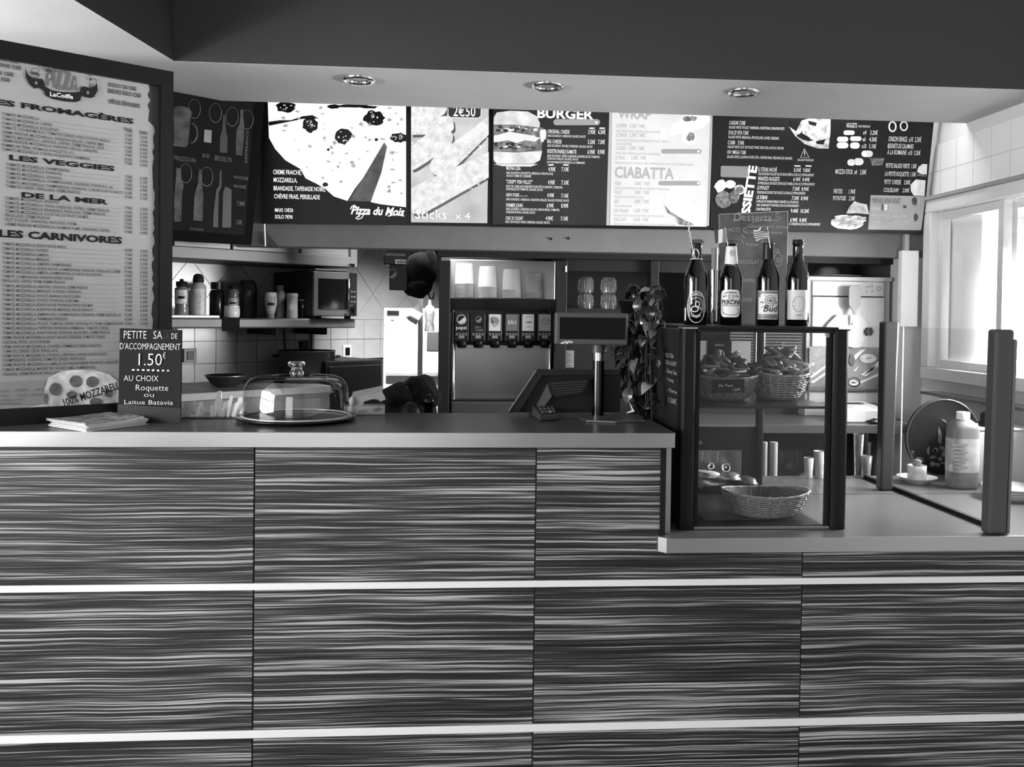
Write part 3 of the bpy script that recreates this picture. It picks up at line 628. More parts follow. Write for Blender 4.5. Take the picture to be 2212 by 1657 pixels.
m = MB(); f3.blob(m, *Z5([(180, 855)])[0], 18, 18, 4, 18, .05); f3.blob(m, *Z5([(280, 830)])[0], 12, 15, 4, 14, .1, rnd=rr); f3.blob(m, *Z5([(332, 768)])[0], 8, 7, 5, 14, .03)
f3.poly(m, Z5([(1525, 475), (1660, 475), (1640, 540), (1550, 545)]), 2); f3.poly(m, Z5([(1955, 615), (2050, 632), (2048, 648), (1955, 635)]), 4); m.build('meat_print', dp(95, .35, .5, 90), b4)

# ---- drinks board on the left (unlit)
fd = Face(py(560, 400, 3.06), OD, (Vector((0, 0, 1))+ON*.08))
b5 = board('menu_board', 'dark unlit drinks menu board hanging left of the pizza board', fd, [(330, 518), (543, 530), (578, 150), (320, 140)], .03, mat('drinks_frame', 24, .95, spec=.1))
Zd = Z3
m = MB(); fd.poly(m, Zd([(-200, 1235), (690, 1305), (780, 0), (-200, -60)]), 1); m.build('slate_sheet', mat('drinks_sheet', 36, .85, spec=.15, noise=.1, scale=8), b5)
m = MB()
fd.poly(m, Zd([(62, 180), (100, 155), (200, 180), (228, 220), (210, 260), (190, 500), (170, 525), (62, 515)]), 2)
fd.ring(m, *Zd([(215, 400)])[0], 16, 23, 4, 2, 20, -1.5, 1.6)
fd.poly(m, Zd([(65, 950), (80, 820), (85, 710), (125, 710), (130, 800), (150, 860), (135, 950), (130, 1180), (65, 1185)]), 2)
fd.poly(m, Zd([(235, 1170), (245, 950), (275, 850), (285, 720), (310, 720), (315, 850), (325, 950), (318, 1180)]), 2)
fd.poly(m, Zd([(610, 590), (615, 380), (645, 320), (655, 190), (675, 190), (685, 330), (688, 400), (670, 600)]), 2)
m.build('drink_print', mat('drink_print', 66, .85, spec=.15, noise=.3, scale=30), b5)
m = MB(); fd.poly(m, Zd([(333, 368), (400, 375), (395, 488), (328, 478)]), 3); m.build('label_print', mat('drink_label_print', 104, .5), b5)
m = MB()
for x, y in ((245, 185), (432, 222), (580, 255), (712, 280), (168, 755), (355, 785)): fd.ring(m, *Zd([(x, y)])[0], 13.5, 21, 1.1, 3, 22, -.2, pi*.75); fd.ring(m, *Zd([(x, y)])[0], 13.5, 21, .6, 3, 22, pi*.75, 2*pi-.2)
m.build('ring_print', mat('ring_print', 80, .5), b5)
m = MB(); ZS[0] = 4.096
lines(fd, m, Zd, [("BIÈRE PRESSION", -60, 620, 255, 40), ("BUD", 318, 612, 380, 34), ("BROOKLYN", 425, 640, 572, 44), ("VIN ROUGE", 590, 800, 722, 28), ("VIN ROSÉ", 590, 880, 700, 28), ("7.90€", 620, 1040, 690, 40), ("1,50€", 610, 1205, 665, 40), ("Corona", 205, 1255, 322, 24)], 3, 0)
fd.text2(m, "DESPERADOS", (533.5, 352), (537, 283), 6, 3)
m.build('lettering', mat('drinks_lettering', 70, .6), b5)
m = MB()
for p in ([(410, 1230), (415, 1100), (440, 900), (465, 860), (470, 730), (485, 730), (485, 870), (460, 930), (455, 1235)], [(490, 1235), (500, 920), (520, 870), (575, 900), (570, 1235)], [(470, 570), (472, 430), (490, 380), (500, 240), (520, 240), (525, 390), (540, 440), (535, 575)]): fd.poly(m, Zd(p), 2)
m.build('bottle_print', mat('drinks_bottle_print', 38, .5), b5)

# ---- the big framed pizza menu standing on the bar (left)
PA = radians(54); PD = Vector((sin(PA), cos(PA), 0)); PP = Vector((-.749, 2.094, 0))
fp = Face(PP, PD, (0, 0, 1))
A = fp.pt(375, 155); Bp = fp.pt(375, 700)
sR = (A-PP).dot(PD); zT = A.z
def pw(s, z, off=0): return PP+PD*s+fp.n*off+Vector((0, 0, z))
sL = -.62
zI = fp.pt(338, 180).z; sI = (fp.pt(341, 400)-PP).dot(PD)
bp = thing('menu_board', 'large black framed pizza menu standing on the left end of the bar', 'menu board', pw(-.2, ZB+.001))
fr = mat('frame_black_wood', 24, .4)
zb_ = ZB+.001
MB().prism([pw(sL, zT-.0385), pw(sR, zT-.0385), pw(sR, zT), pw(sL, zT)], fp.n*-.03).build('frame_rail', fr, bp)
MB().prism([pw(sL, zb_), pw(sR, zb_), pw(sR, zb_+.036), pw(sL, zb_+.036)], fp.n*-.03).build('frame_rail', fr, bp)
MB().prism([pw(sI+.006, zb_+.036), pw(sR, zb_+.036), pw(sR, zT-.0385), pw(sI+.006, zT-.0385)], fp.n*-.03).build('frame_stile', fr, bp)
MB().prism([pw(sL, zb_+.036), pw(sL+.035, zb_+.036), pw(sL+.035, zT-.0385), pw(sL, zT-.0385)], fp.n*-.03).build('frame_stile', fr, bp)
MB().prism([pw(sL, zb_, -.012), pw(sR-.002, zb_, -.012), pw(sR-.002, zT-.002, -.012), pw(sL, zT-.002, -.012)], fp.n*-.012).build('backing', mat('board_backing', 50, .6), bp)
pm = MB(); rr2 = random.Random(5)
ed = [(sL+.035, zb_+.036), (sI-.004, zb_+.036)]
z = zb_+.05
while z < zI-.01: ed.append((sI-.006+rr2.uniform(-.004, .003)-(.012 if z > 1.84 else 0), z)); z += .012
ed += [(sI-.02, zI), (sL+.035, zI)]
pm.poly([pw(s, z, -.0108) for s, z in ed]); pm.build('menu_sheet', mat('menu_paper', 158, .5, noise=.02, scale=20), bp)
fp2 = Face(pw(0, 0, -.0105), PD, (0, 0, 1))
tx = MB()
for s, u0, v, u1, h, b in (("LES FROMAGÈRES", -30, 222, 289, 11.5, .04), ("LES VEGGIES", 20, 345, 248, 11, .04), ("DE LA MER", 47, 426, 234, 11, .04), ("LES CARNIVORES", -2, 511, 264, 15, .04)):
    fp2.text(tx, s, u0, v, u1, h, 1, b)
tx.build('heading_lettering', mat('print_dark_ink', 28, .5), bp)
tx = MB()
L1 = [("TOMATE, MOZZARELLA", 85, 249), ("TOMATE, MOZZARELLA, CHÈVRE", 113, 259), ("TOMATE, MOZZARELLA, ROQUEFORT", 128, 269), ("TOMATE, DOUBLE MOZZA, TOMATES CERISES, HUILE D'OLIVE, BASILIC", 238, 278), ("CRÈME FRAÎCHE, MOZZARELLA, OIGNONS GRILLÉS, CHÈVRE, MIEL", 226, 288), ("TOMATE, MOZZARELLA, LARDONS, CHÈVRE, CRÈME FRAÎCHE, OEUF", 225, 297), ("CRÈME FRAÎCHE, MOZZARELLA, OIGNONS GRILLÉS, LARDONS", 211, 306), ("POMMES DE TERRE, FROMAGE À RACLETTE, ATL", 161, 316), ("TOMATE, MOZZARELLA, CHÈVRE, ROQUEFORT, PARMESAN", 194, 325)]
L2 = [("TOMATE, MOZZARELLA, CHAMPIGNONS", 151, 358), ("TOMATE, MOZZARELLA, POIVRONS", 134, 367), ("TOMATE, MOZZARELLA, OIGNONS", 133, 377), ("TOMATE, MOZZARELLA, CHAMPIGNONS, OIGNONS, POIVRONS, AIL", 245, 386), ("TOMATE, MOZZARELLA, CHAMPIGNONS, OIGNONS, COEURS D'ARTICHAUTS", 265, 396), ("TOMATES CERISES, PERSILLADE, CRÈME FRAÎCHE", 173, 405)]
L3 = [("TOMATE, MOZZARELLA, ANCHOIS", 127, 431), ("TOMATE, MOZZARELLA, THON, OIGNONS, CÂPRES, CRÈME FRAÎCHE", 236, 441), ("TOMATE, MOZZARELLA, BRANDADE, PERSILLADE, CRÈME FRAÎCHE", 228, 450), ("TOMATE, MOZZARELLA, COCKTAIL DE FRUITS DE MER", 191, 459), ("PERSILLADE, CRÈME FRAÎCHE", 108, 468), ("FILET D'OLIVE, OIGNONS, ANCHOIS, THYM", 165, 477), ("CRÈME FRAÎCHE, MOZZARELLA, SAUMON FUMÉ, OIGNONS, CÂPRES", 237, 487)]
ends = (500, 362, 362, 370, 533, 900, 765, 550, 485, 655, 605, 605, 590, 695, 695, 905, 503, 918, 812, 820, 790, 375, 760, 430, 800, 635, 880, 715, 445)
ys = (165, 200, 235, 270, 305, 340, 372, 407, 440, 478, 512, 548, 582, 617, 652, 690, 725, 760, 795, 830, 865, 900, 935, 968, 1003, 1035, 1070, 1105, 1140)
TT = ["TOMATE, MOZZARELLA, BOEUF HACHÉ, BASILIC", "TOMATE, MOZZARELLA, CHORIZO", "TOMATE, MOZZARELLA, JAMBON", "TOMATE, MOZZARELLA, MERGUEZ", "TOMATE, MOZZARELLA, JAMBON, CHAMPIGNONS", "TOMATE, MOZZARELLA, BOEUF HACHÉ, CHAMPIGNONS, OIGNONS, PERSILLADE, CRÈME", "TOMATE, MOZZARELLA, JAMBON, CHAMPIGNONS, CHORIZO, ROQUEFORT", "TOMATE, CHAMPIGNONS, OIGNONS, BOEUF HACHÉ,", "PERSILLADE, CÂPRES, THYM, CRÈME FRAÎCHE", "TOMATE, MOZZARELLA, LARDONS, OIGNONS, CRÈME FRAÎCHE", "TOMATE, MOZZARELLA, MERGUEZ, CHORIZO, POIVRONS", "TOMATE, MOZZARELLA, POULET, ANANAS, SAUCE CURRY", "TOMATE, MOZZARELLA, POULET, POIVRONS, CURCUMA", "TOMATE, MOZZARELLA, BOEUF HACHÉ, POIVRONS, ÉPICES TEX MEX", "TOMATE, MOZZARELLA, BOEUF HACHÉ, MERGUEZ, RAS EL HANOUT", "TOMATE, MOZZARELLA, JAMBON CRU, CHAMPIGNONS, OIGNONS, CRÈME FRAÎCHE, AIL", "TOMATE, MOZZARELLA, PARMESAN, PEPERONI", "TOMATE, MOZZARELLA, POULET, TOMATES CERISES, ARTICHAUTS, THYM, CRÈME FRAÎCHE", "TOMATE, MOZZARELLA, PEPERONI, POIVRONS, PARMESAN, TOMATES CERISES", "TOMATE, MOZZARELLA, BOEUF HACHÉ, OIGNONS, SAUCE BBQ, CRÈME FRAÎCHE", "CRÈME FRAÎCHE, MOZZARELLA, BOEUF HACHÉ, OIGNONS, TOMATES CERISES,", "CHEDDAR, FRITES, SAUCE BURGER", "CRÈME FRAÎCHE, MOZZARELLA, CHORIZO, POMMES DE TERRE, OIGNONS,", "TOMATES CERISES, OEUF, PERSILLADE", "CRÈME FRAÎCHE, MOZZARELLA, CHORIZO, LARDONS, COEURS D'ARTICHAUTS,", "CHAMPIGNONS, OIGNONS, TOMATES CERISES, PERSILLADE", "CRÈME FRAÎCHE, MOZZARELLA, LAMELLES DE VIANDE KEBAB, POIVRONS, OIGNONS", "TOMATE, MOZZARELLA, MAGRET DE CANARD FUMÉ, CHAMPIGNONS,", "OIGNONS, CRÈME FRAÎCHE, PERSILLADE"]
L4 = [(t, e/3.4525, 482+y/3.4525) for t, e, y in zip(TT, ends, ys)]
dots = MB(); k = 0
for LL, u0 in ((L1, 4), (L2, 13), (L3, 11), (L4, 5)):
    for t, e, y in LL:
        fp2.text(tx, t, u0, y, e, 6.8, 1, .004)
        A = fp2.pt(u0, y, .0012); 
        if e < 255 and not t.endswith(','):
            s0 = fp2.along_to(A, e+4); s1 = fp2.along_to(A, 258); dots.poly([A+PD*s0, A+PD*s1, A+PD*s1+Vector((0, 0, .0009)), A+PD*s0+Vector((0, 0, .0009))])
        if u0 == 5 and y > 712: continue
        p1, p2 = ('7', '5') if len(t) < 34 else (('8', '5') if len(t) < 45 else ('9', '6'))
        for uu, ue, ss in ((268, 285, p1), (301, 318, p2)):
            s0 = fp2.along_to(A, uu+2); B = A+PD*s0
            fp2.put(tx, ss+'.'+('50' if k % 3 else '90')+'€', B, PD, Vector((0, 0, 1)), fp2.along_to(B, ue+1), 6.6*fp2.scale(B), .004)
        k += 1
fp2.text(tx, "MAXI", 268, 281, 285, 6.5, 1); fp2.text(tx, "SOLO", 301, 288, 316, 6.5, 1)
tx.build('menu_lettering', mat('print_grey_ink', 62, .5), bp)
dots.build('leader_lines', mat('print_leader_ink', 135, .5), bp)
tx = MB()
for s, u0, v, u1, h in (("MARGHERITA 10€", -70, 119, 41, 8), ("CHAMPIGNONS 12€", -70, 132, 46, 8), ("JAMBON 13€", -50, 153, 30, 8), ("KEBAB 15€", -40, 168, 22, 8), ("SOLO 26 CM", 234, 186, 294, 8), ("MAXI 34.5 CM", 234, 200, 304, 9), ("PÂTE ÉPAISSE", 236, 223, 303, 8.5)):
    fp2.text(tx, s, u0, v, u1, h, 1, .05)
tx.build('price_lettering', mat('print_mid_ink', 88, .5), bp)
# logo
Zl = zc(0, 100, 6.144)
m = MB(); fp2.poly(m, Zl([(335, 290), (370, 370), (430, 420), (500, 430), (560, 430), (590, 480), (600, 530), (680, 580), (800, 605), (960, 612), (1060, 605), (1072, 550), (1110, 530), (1200, 555), (1260, 520), (1290, 500), (1298, 590), (1250, 670), (1200, 690), (1080, 660), (1065, 720), (1000, 742), (850, 730), (700, 700), (600, 650), (582, 590), (520, 550), (450, 560), (390, 500), (345, 420)]), 2)
m.build('banner_print', mat('print_banner', 44, .5), bp)
m = MB()
fp2.poly(m, Zl([(610, 420), (620, 370), (650, 335), (690, 340), (700, 400), (690, 450), (655, 460), (650, 525), (620, 520)]), 1)
fp2.poly(m, Zl([(695, 310), (735, 290), (740, 560), (705, 545)]), 1)
fp2.poly(m, Zl([(745, 300), (835, 280), (835, 320), (800, 510), (825, 510), (825, 580), (750, 570), (755, 520), (785, 345), (745, 345)]), 1)
fp2.poly(m, Zl([(860, 310), (940, 345), (940, 390), (895, 530), (920, 540), (915, 590), (845, 580), (850, 530), (885, 370), (862, 360)]), 1)
fp2.poly(m, Zl([(985, 390), (1010, 400), (1030, 585), (1000, 590), (998, 550), (975, 548), (965, 590), (938, 585), (955, 500)]), 1)
m.build('logo_lettering', mat('print_logo_ink', 100, .5), bp)
m = MB(); fp2.poly(m, Zl([(640, 385), (668, 375), (672, 420), (648, 425)]), 3); fp2.poly(m, Zl([(985, 455), (996, 455), (1000, 510), (978, 510)]), 3); m.build('logo_counter', mat('menu_paper', 158), bp)
m = MB(); fp2.text2(m, "LaCoiffe", (108, 207), (158, 214), 9, 3, .03); m.build('banner_lettering', mat('print_white_ink', 226, .5), bp)
m = MB()
def star(fc, mb, u, v, r, layer): fc.poly(mb, [(u+(r if i % 2 == 0 else r*.42)*sin(pi*i/5)*.9, v-(r if i % 2 == 0 else r*.42)*cos(pi*i/5)) for i in range(10)], layer)
star(fp2, m, 78, 179, 5.5, 3); star(fp2, m, 190, 200, 5.5, 3)
m.build('star_print', mat('print_star', 130, .5), bp)
m = MB(); fp2.ring(m, 76, 152, 9, 5, 1.2, 2); fp2.ring(m, 76, 164, 9.5, 4, 1.5, 2, 16, 0, pi); fp2.poly(m, [(67, 155), (85, 158), (85, 164), (67, 161)], 2)
fp2.stroke(m, [(86, 140), (85, 146), (92, 149), (97, 142), (94, 135)], 1.3, 2); fp2.stroke(m, [(97, 142), (104, 140), (110, 145)], 1.3, 2); fp2.blob(m, 105, 152, 6, 5, 2)
fp2.ring(m, 201, 178, 8, 11, 1.1, 2, 18, -.6, pi+.6); fp2.stroke(m, [(193, 169), (208, 171)], 1.4, 2); fp2.stroke(m, [(190, 162), (199, 164)], 1.6, 2); fp2.blob(m, 196, 171, 3, 3, 3); fp2.ring(m, 197, 185, 4, 5, 1, 2, 12)
m.build('emblem_print', mat('print_emblem', 66, .5), bp)
# footer: grey panel, pizza picture, slogan
m = MB(); fp2.poly(m, [(-60, 877), (96, 873), (96, 822), (-60, 828)], 1); m.build('footer_panel', mat('print_footer', 140, .5), bp)
m = MB(); fp2.poly(m, [(40, 885), (96, 873), (96, 840), (105, 815), (130, 803), (160, 799), (200, 799), (235, 808), (256, 825), (268, 850), (268, 877)], 2); m.build('pizza_print', mat('print_pizza', 200, .5, noise=.22, scale=40), bp)
m = MB()
for u, v, a, b in ((120, 841, 14, 14), (164, 824, 14, 13), (200, 825, 14, 12), (155, 853, 12, 8), (208, 868, 14, 9), (100, 862, 5, 12), (235, 850, 9, 8)): fp2.blob(m, u, v, a, b, 3, 18, .05)
m.build('tomato_print', mat('print_tomato', 92, .4, noise=.25, scale=60), bp)
m = MB(); fp2.text2(m, "100% MOZZARELLA", (140, 878), (270, 836), 17, 4, .012); m.build('slogan_lettering', mat('print_dark_ink', 28), bp)
m = MB(); 
for s, u0, v, u1 in (("OLIVES", 0, 848, 20), ("CHORIZO", 33, 846, 62), ("JAMBON", 73, 845, 96), ("THON", 0, 858, 18), ("OEUFS", 37, 857, 60), ("MERGUEZ", 68, 856, 96), ("SUPPLÉMENT AU CHOIX", 0, 868, 50), ("PARMESAN 1.00€", 0, 876, 45)): fp2.text(m, s, u0, v, u1, 5.5, 2)
m.build('small_lettering', mat('print_faint_ink', 110, .5), bp)
# ================================================================== KITCHEN (behind the counter)
def lump(mb, c, r, seed=0, amp=.18, sub=3, flat=None):
    bm = bmesh.new(); bmesh.ops.create_icosphere(bm, subdivisions=sub, radius=1); c = Vector(c); rn = random.Random(seed)
    ph = [rn.uniform(0, 6) for _ in range(9)]
    vs = []
    for v in bm.verts:
        q = v.co; d = 1+amp*(sin(3*q.x+ph[0])*cos(2.4*q.y+ph[1])+.6*sin(5*q.z+ph[2]+2*q.x)+.35*sin(9*q.x+7*q.y+ph[3]))
        p = c+Vector((q.x*r[0]*d, q.y*r[1]*d, q.z*r[2]*d))
        if flat is not None and p.z < flat: p.z = flat
        vs.append(p)
    bm.verts.index_update(); fs = [[v.index for v in f.verts] for f in bm.faces]; bm.free()
    return mb.add(vs, fs, True)
def vbox(mb, u0, v0, u1, v1, Y0, Y1):   # box whose front face fills the pixel rectangle at depth Y0
    uc, vc = (u0+u1)/2, (v0+v1)/2
    return mb.box((py(u0, vc, Y0).x, Y0, py(uc, v1, Y0).z), (py(u1, vc, Y0).x, Y1, py(uc, v0, Y0).z))
def frontface(Y): return Face((0, Y, 1), (1, 0, 0))
# offset of the microwave front from the oblique wall
D = .1
while os_(po(677, 640, D)) > os_(po(592, 640, .03)) and D < .6: D += .005
DS = D-.02
zsh = po(620, 688, DS).z
# ---- wall shelf
def obx(mb, s0, s1, o0, o1, z0, z1):
    return mb.obox(OP+OD*((s0+s1)/2)+ON*((o0+o1)/2)+Vector((0, 0, (z0+z1)/2)), (abs(s1-s0)/2, abs(o1-o0)/2, abs(z1-z0)/2), (OD, ON, UPZ))
sl0, sl1 = -1.42, os_(po(768, 700, DS))
sh = thing('wall_shelf', 'dark grey wall shelf carrying sauces and the microwave', 'shelf', osz(-.6, zsh))
zs0 = po(620, 709, DS).z
obx(MB(), sl0, sl1, .003, DS, zs0, zsh).build('shelf_board', mat('shelf_grey', 74, .45, noise=.05), sh, bevel=.006)
for s in (-1.15, -.72, -.5): obx(MB(), s, s+.02, .003, DS-.08, zs0-.03, zs0).build('bracket', black, sh)
# ---- upper steel cabinets
zc0 = po(570, 567, DS).z
cb = thing('wall_cabinet', 'stainless steel wall cabinet with sliding doors above the shelf', 'cabinet', osz(-.6, zc0))
sc1 = os_(po(771, 560, DS))
STC = mat('cabinet_steel', 96, .5, metal=.35)
obx(MB(), sl0, sc1, .003, DS-.02, zc0, 2.0).build('body', STC, cb)
obx(MB(), sl0, sc1, DS-.02, DS, zc0, po(570, 543, DS).z).build('bottom_rail', STC, cb, bevel=.003)
zd = po(570, 543, DS).z
for a, b in ((505, 646), (653, 755), (378, 500)): obx(MB(), os_(po(a, 560, DS)), os_(po(b, 560, DS)), DS-.02, DS-.008, zd, 1.98).build('sliding_door', mat('cabinet_door_steel', 112, .45, metal=.35), cb, bevel=.002)
obx(MB(), os_(po(757, 560, DS)), sc1, DS-.02, DS+.004, zc0, 1.98).build('end_post', STC, cb, bevel=.002)
obx(MB(), os_(po(748, 575, DS)), os_(po(761, 575, DS)), DS, DS+.018, po(755, 578, DS).z, po(755, 570, DS).z).build('latch', chrome, cb)
# ---- microwave
sm0, sm1 = os_(po(677, 640, D)), os_(po(771, 640, D)); zm0 = po(677, 683, D).z; zm1 = po(677, 585, D).z
mw = thing('microwave', 'grey microwave oven with dark glass door and chrome handle', 'microwave', osz((sm0+sm1)/2, zsh))
obx(MB(), sm0, sm1, .03, D-.012, zm0, zm1).build('body', mat('microwave_body', 44, .5), mw, bevel=.004)
sdr = os_(po(753, 640, D))
obx(MB(), sm0, sdr, D-.012, D+.004, zm0+.001, zm1-.001).build('door', mat('microwave_front', 92, .35, metal=.6), mw, bevel=.003)
obx(MB(), os_(po(686, 640, D)), os_(po(750, 640, D)), D+.004, D+.006, po(686, 668, D).z, po(686, 601, D).z).build('door_window', mat('microwave_glass', 14, .12), mw)
obx(MB(), sdr+.002, sm1, D-.012, D+.001, zm0+.001, zm1-.001).build('control_panel', mat('microwave_panel', 34, .3), mw, bevel=.002)
hd = MB(); sh_ = os_(po(753, 640, D+.02))
hd.tube([osz(sh_-.008, po(753, 676, D).z, D+.004), osz(sh_, po(753, 676, D).z, D+.022), osz(sh_, po(753, 602, D).z, D+.022), osz(sh_-.008, po(753, 602, D).z, D+.004)], .0032, 10)
hd.build('door_handle', chrome, mw)
for i in range(3):
    for j in range(2): obx(MB(), sdr+.012+j*.014, sdr+.018+j*.014, D, D+.003, po(760, 630+11*i, D).z-.003, po(760, 630+11*i, D).z+.003).build('button', mat('button_grey', 110, .4), mw)
c0 = osz(sdr+.02, po(762, 663, D).z, D+.001)
MB().tube([c0, c0+ON*.014], .009, 18).build('dial', chrome, mw)
for s in (sm0+.02, sm1-.02):
    obx(MB(), s-.01, s+.01, .06, .09, zsh, zm0).obox(osz(s, (zsh+zm0)/2, D-.04), (.01, .01, (zm0-zsh)/2), (OD, ON, UPZ)).build('foot', black, mw)
t = obx(MB(), sm0+.07, sm1-.06, .1, D+.01, zsh+.0003, zsh+.006)
# trays lying on the microwave
MB().obox(osz((sm0+sm1)/2-.02, zm1+.006, D-.09), (.075, .09, .004), (OD, ON, UPZ)).build('baking_tray', STEELD, None, bevel=.002)
o = bpy.data.objects['baking_tray']; tag(o, 'thin grey tray lying on top of the microwave', 'tray')
# white board lying on the shelf
s0, s1 = os_(po(350, 682, DS)), os_(po(474, 682, DS))
o = obx(MB(), s0, s1, .09, DS+.004, zsh+.0004, zsh+.010).build('cutting_board', mat('white_board', 235, .4, ), None, bevel=.003); tag(o, 'white cutting board lying under the sauces at the left shelf end', 'cutting board')
# black cloth hanging over the shelf edge
s0, s1 = os_(po(480, 690, DS)), os_(po(517, 690, DS)); m = MB()
m.obox(osz((s0+s1)/2, zsh+.0015, DS-.04), ((s1-s0)/2, .04, .0012), (OD, ON, UPZ)); m.obox(osz((s0+s1)/2, (zsh+zs0)/2-.004, DS+.002), ((s1-s0)/2, .0016, (zsh-zs0)/2+.006), (OD, ON, UPZ))
tag(m.build('cloth', mat('black_cloth', 18, .95), None), 'black cloth folded over the edge of the grey shelf', 'cloth')
# ---- sauces on the shelf
class Cyl:   # flat print on an upright cylinder, x along the girth from the side facing the camera
    def __init__(s, c, R, ang=None): s.c = Vector(c); s.R = R; d = CAM-s.c; s.a = atan2(d.x, -d.y) if ang is None else ang
    def pt(s, x, z, off=0): t = s.a+x/s.R; return s.c+Vector((sin(t)*(s.R+off), -cos(t)*(s.R+off), z))
    def patch(s, mb, x0, z0, x1, z1, off=.0006, n=14, rnd=0, R2=None):
        P = []
        for i in range(n+1):
            x = x0+(x1-x0)*i/n; k = 0
            if rnd: e = min(x-x0, x1-x); k = 0 if e > rnd else rnd-sqrt(max(0, rnd*rnd-(rnd-e)**2))
            P.append((x, k))
        for i in range(n):
            (a, ka), (b, kb) = P[i], P[i+1]; mb.poly([s.pt(a, z0+ka, off), s.pt(b, z0+kb, off), s.pt(b, z1-kb, off), s.pt(a, z1-ka, off)])
    def text(s, mb, txt, x0, z, x1, h, off=.0012, bold=0, shear=0, arc=0):
        vs, fs = glyphs(txt, bold); a = min(v.x for v in vs); b = max(v.x for v in vs); k = (x1-x0)/(b-a)
        mb.add([s.pt(x0+(v.x-a)*k+v.y*shear*h/CAPH, z+v.y*h/CAPH+(arc*(1-(2*(v.x-a)/(b-a)-1)**2)), off) for v in vs], fs)
    def ring(s, mb, x, z, rx, rz, t, off=.0012, n=22, a0=0, a1=2*pi):
        for i in range(n):
            a = a0+(a1-a0)*i/n; b = a0+(a1-a0)*(i+1)/n
            mb.poly([s.pt(x+rx*cos(a), z+rz*sin(a), off), s.pt(x+rx*cos(b), z+rz*sin(b), off), s.pt(x+(rx-t)*cos(b), z+(rz-t)*sin(b), off), s.pt(x+(rx-t)*cos(a), z+(rz-t)*sin(a), off)])
    def blob(s, mb, x, z, rx, rz, off=.0012, n=16): mb.poly([s.pt(x+rx*cos(2*pi*i/n), z+rz*sin(2*pi*i/n), off) for i in range(n)])
    def stroke(s, mb, pts, w, off=.0014):
        for (a, b), (c, d) in zip(pts, pts[1:]):
            L = max(1e-6, sqrt((c-a)**2+(d-b)**2)); nx, nz = -(d-b)/L*w/2, (c-a)/L*w/2
            mb.poly([s.pt(a-nx, b-nz, off), s.pt(c-nx, d-nz, off), s.pt(c+nx, d+nz, off), s.pt(a+nx, b+nz, off)])
def jar(name, label, cat, u, wpx, vt, prof, body, cap_prof=None, cap=None, lab=None, off=.1, zbase=None, logo=None):
    """prof: list of (radius fraction, height fraction) ; sizes from the photograph"""
    o_ = DS-off; zb0 = zsh if zbase is None else zbase
    b = po(u, 680, o_); k = (b-CAM).dot(FW)/F; R = wpx*k/2; H = po(u, vt, o_).z-zb0
    t = thing(name, label, cat, (b.x, b.y, zb0+.0006))
    MB().lathe([(r*R, h*H) for r, h in prof], seg=24).build('body', body, t, local=True)
    if cap_prof: MB().lathe([(r*R, h*H) for r, h in cap_prof], seg=20).build('cap', cap, t, local=True)
    if lab:
        z0, z1, lm = lab; c = Cyl((b.x, b.y, zb0), R*max(r for r, h in prof)); m = MB(); c.patch(m, -R*.85, z0*H, R*.85, z1*H); m.build('label', lm, t)
        if logo:
            m = MB(); c.patch(m, -R*.5, (z0+(z1-z0)*.35)*H, R*.6, (z0+(z1-z0)*.55)*H, .0011); m.build('label_band', black, t)
    return t
clear = mat('jar_plastic', 100, .25, noise=.15, scale=30)
jlab = mat('jar_label', 172, .5, noise=.15, scale=50); cream = mat('cream_plastic', 205, .35)
jar('sauce_jar', 'grey spice jar with dark flip lid, nearest the menu frame', 'jar', 392, 29, 603, [(.8, 0), (1, .05), (1, .22), (.9, .3), (.95, .36), (1, .75), (.6, .8)], clear, [(.8, .8), (.8, .93), (.3, .94), (.25, 1)], blackm, (.36, .72, jlab), logo=1)
jar('sauce_bottle', 'wide pale labelled sauce bottle with round black cap on shelf', 'bottle', 428, 33, 592, [(.95, 0), (1, .04), (1, .72), (.6, .8)], mat('milky_plastic', 150, .35), [(.66, .8), (.72, .85), (.6, .96), (.3, 1)], blackm, (.08, .66, jlab))
jar('dark_jar', 'dark jar with black lid behind the sauces', 'jar', 468, 30, 610, [(.9, 0), (1, .05), (1, .7), (.8, .78)], mat('dark_jar_glass', 36, .2), [(.85, .8), (.85, 1)], black, off=.2)
jar('sauce_jar', 'spice jar with pale label behind the white tub', 'jar', 503, 27, 618, [(.9, 0), (1, .05), (1, .6), (.85, .7), (1, .8), (.7, .9)], clear, [(.7, .9), (.7, 1)], blackm, (.34, .62, jlab), logo=1, off=.16)
jar('white_tub', 'small squat glossy white tub on the shelf', 'tub', 501, 33, 661, [(.85, 0), (1, .2), (1, .75), (.92, .8), (.95, 1)], cream, off=.06)
jar('water_jug', 'large dark ribbed plastic bottle behind the white tub', 'jug', 534, 42, 606, [(.9, 0), (1, .05), (.95, .3), (1, .34), (.95, .5), (1, .55), (.92, .9), (.7, .97)], mat('smoked_plastic', 50, .15), [(.7, .97), (.72, 1)], black, off=.22)
jar('squeeze_bottle', 'white tapered squeeze bottle standing on its cap', 'bottle', 585, 26, 632, [(.6, .16), (.66, .2), (.98, .55), (1, .75), (.85, 1)], cream, [(.62, 0), (.62, .16)], grey, (.3, .85, jlab), logo=1)
jar('oil_bottle', 'small clear bottle with grey cap beside the squeeze bottle', 'bottle', 605, 21, 617, [(.95, 0), (1, .1), (1, .3), (.9, .34), (.98, .5), (.98, .76), (.6, .85)], mat('oil_plastic', 120, .12, noise=.2), [(.75, .85), (.78, 1)], grey, off=.13)
jar('spice_jar', 'cylindrical ribbed grey jar right of the oil bottle', 'jar', 631, 25, 634, [(.92, 0), (1, .06), (.93, .3), (1, .34), (.93, .4), (.93, .84), (1, .86), (1, 1)], mat('ribbed_jar', 150, .3), off=.07)
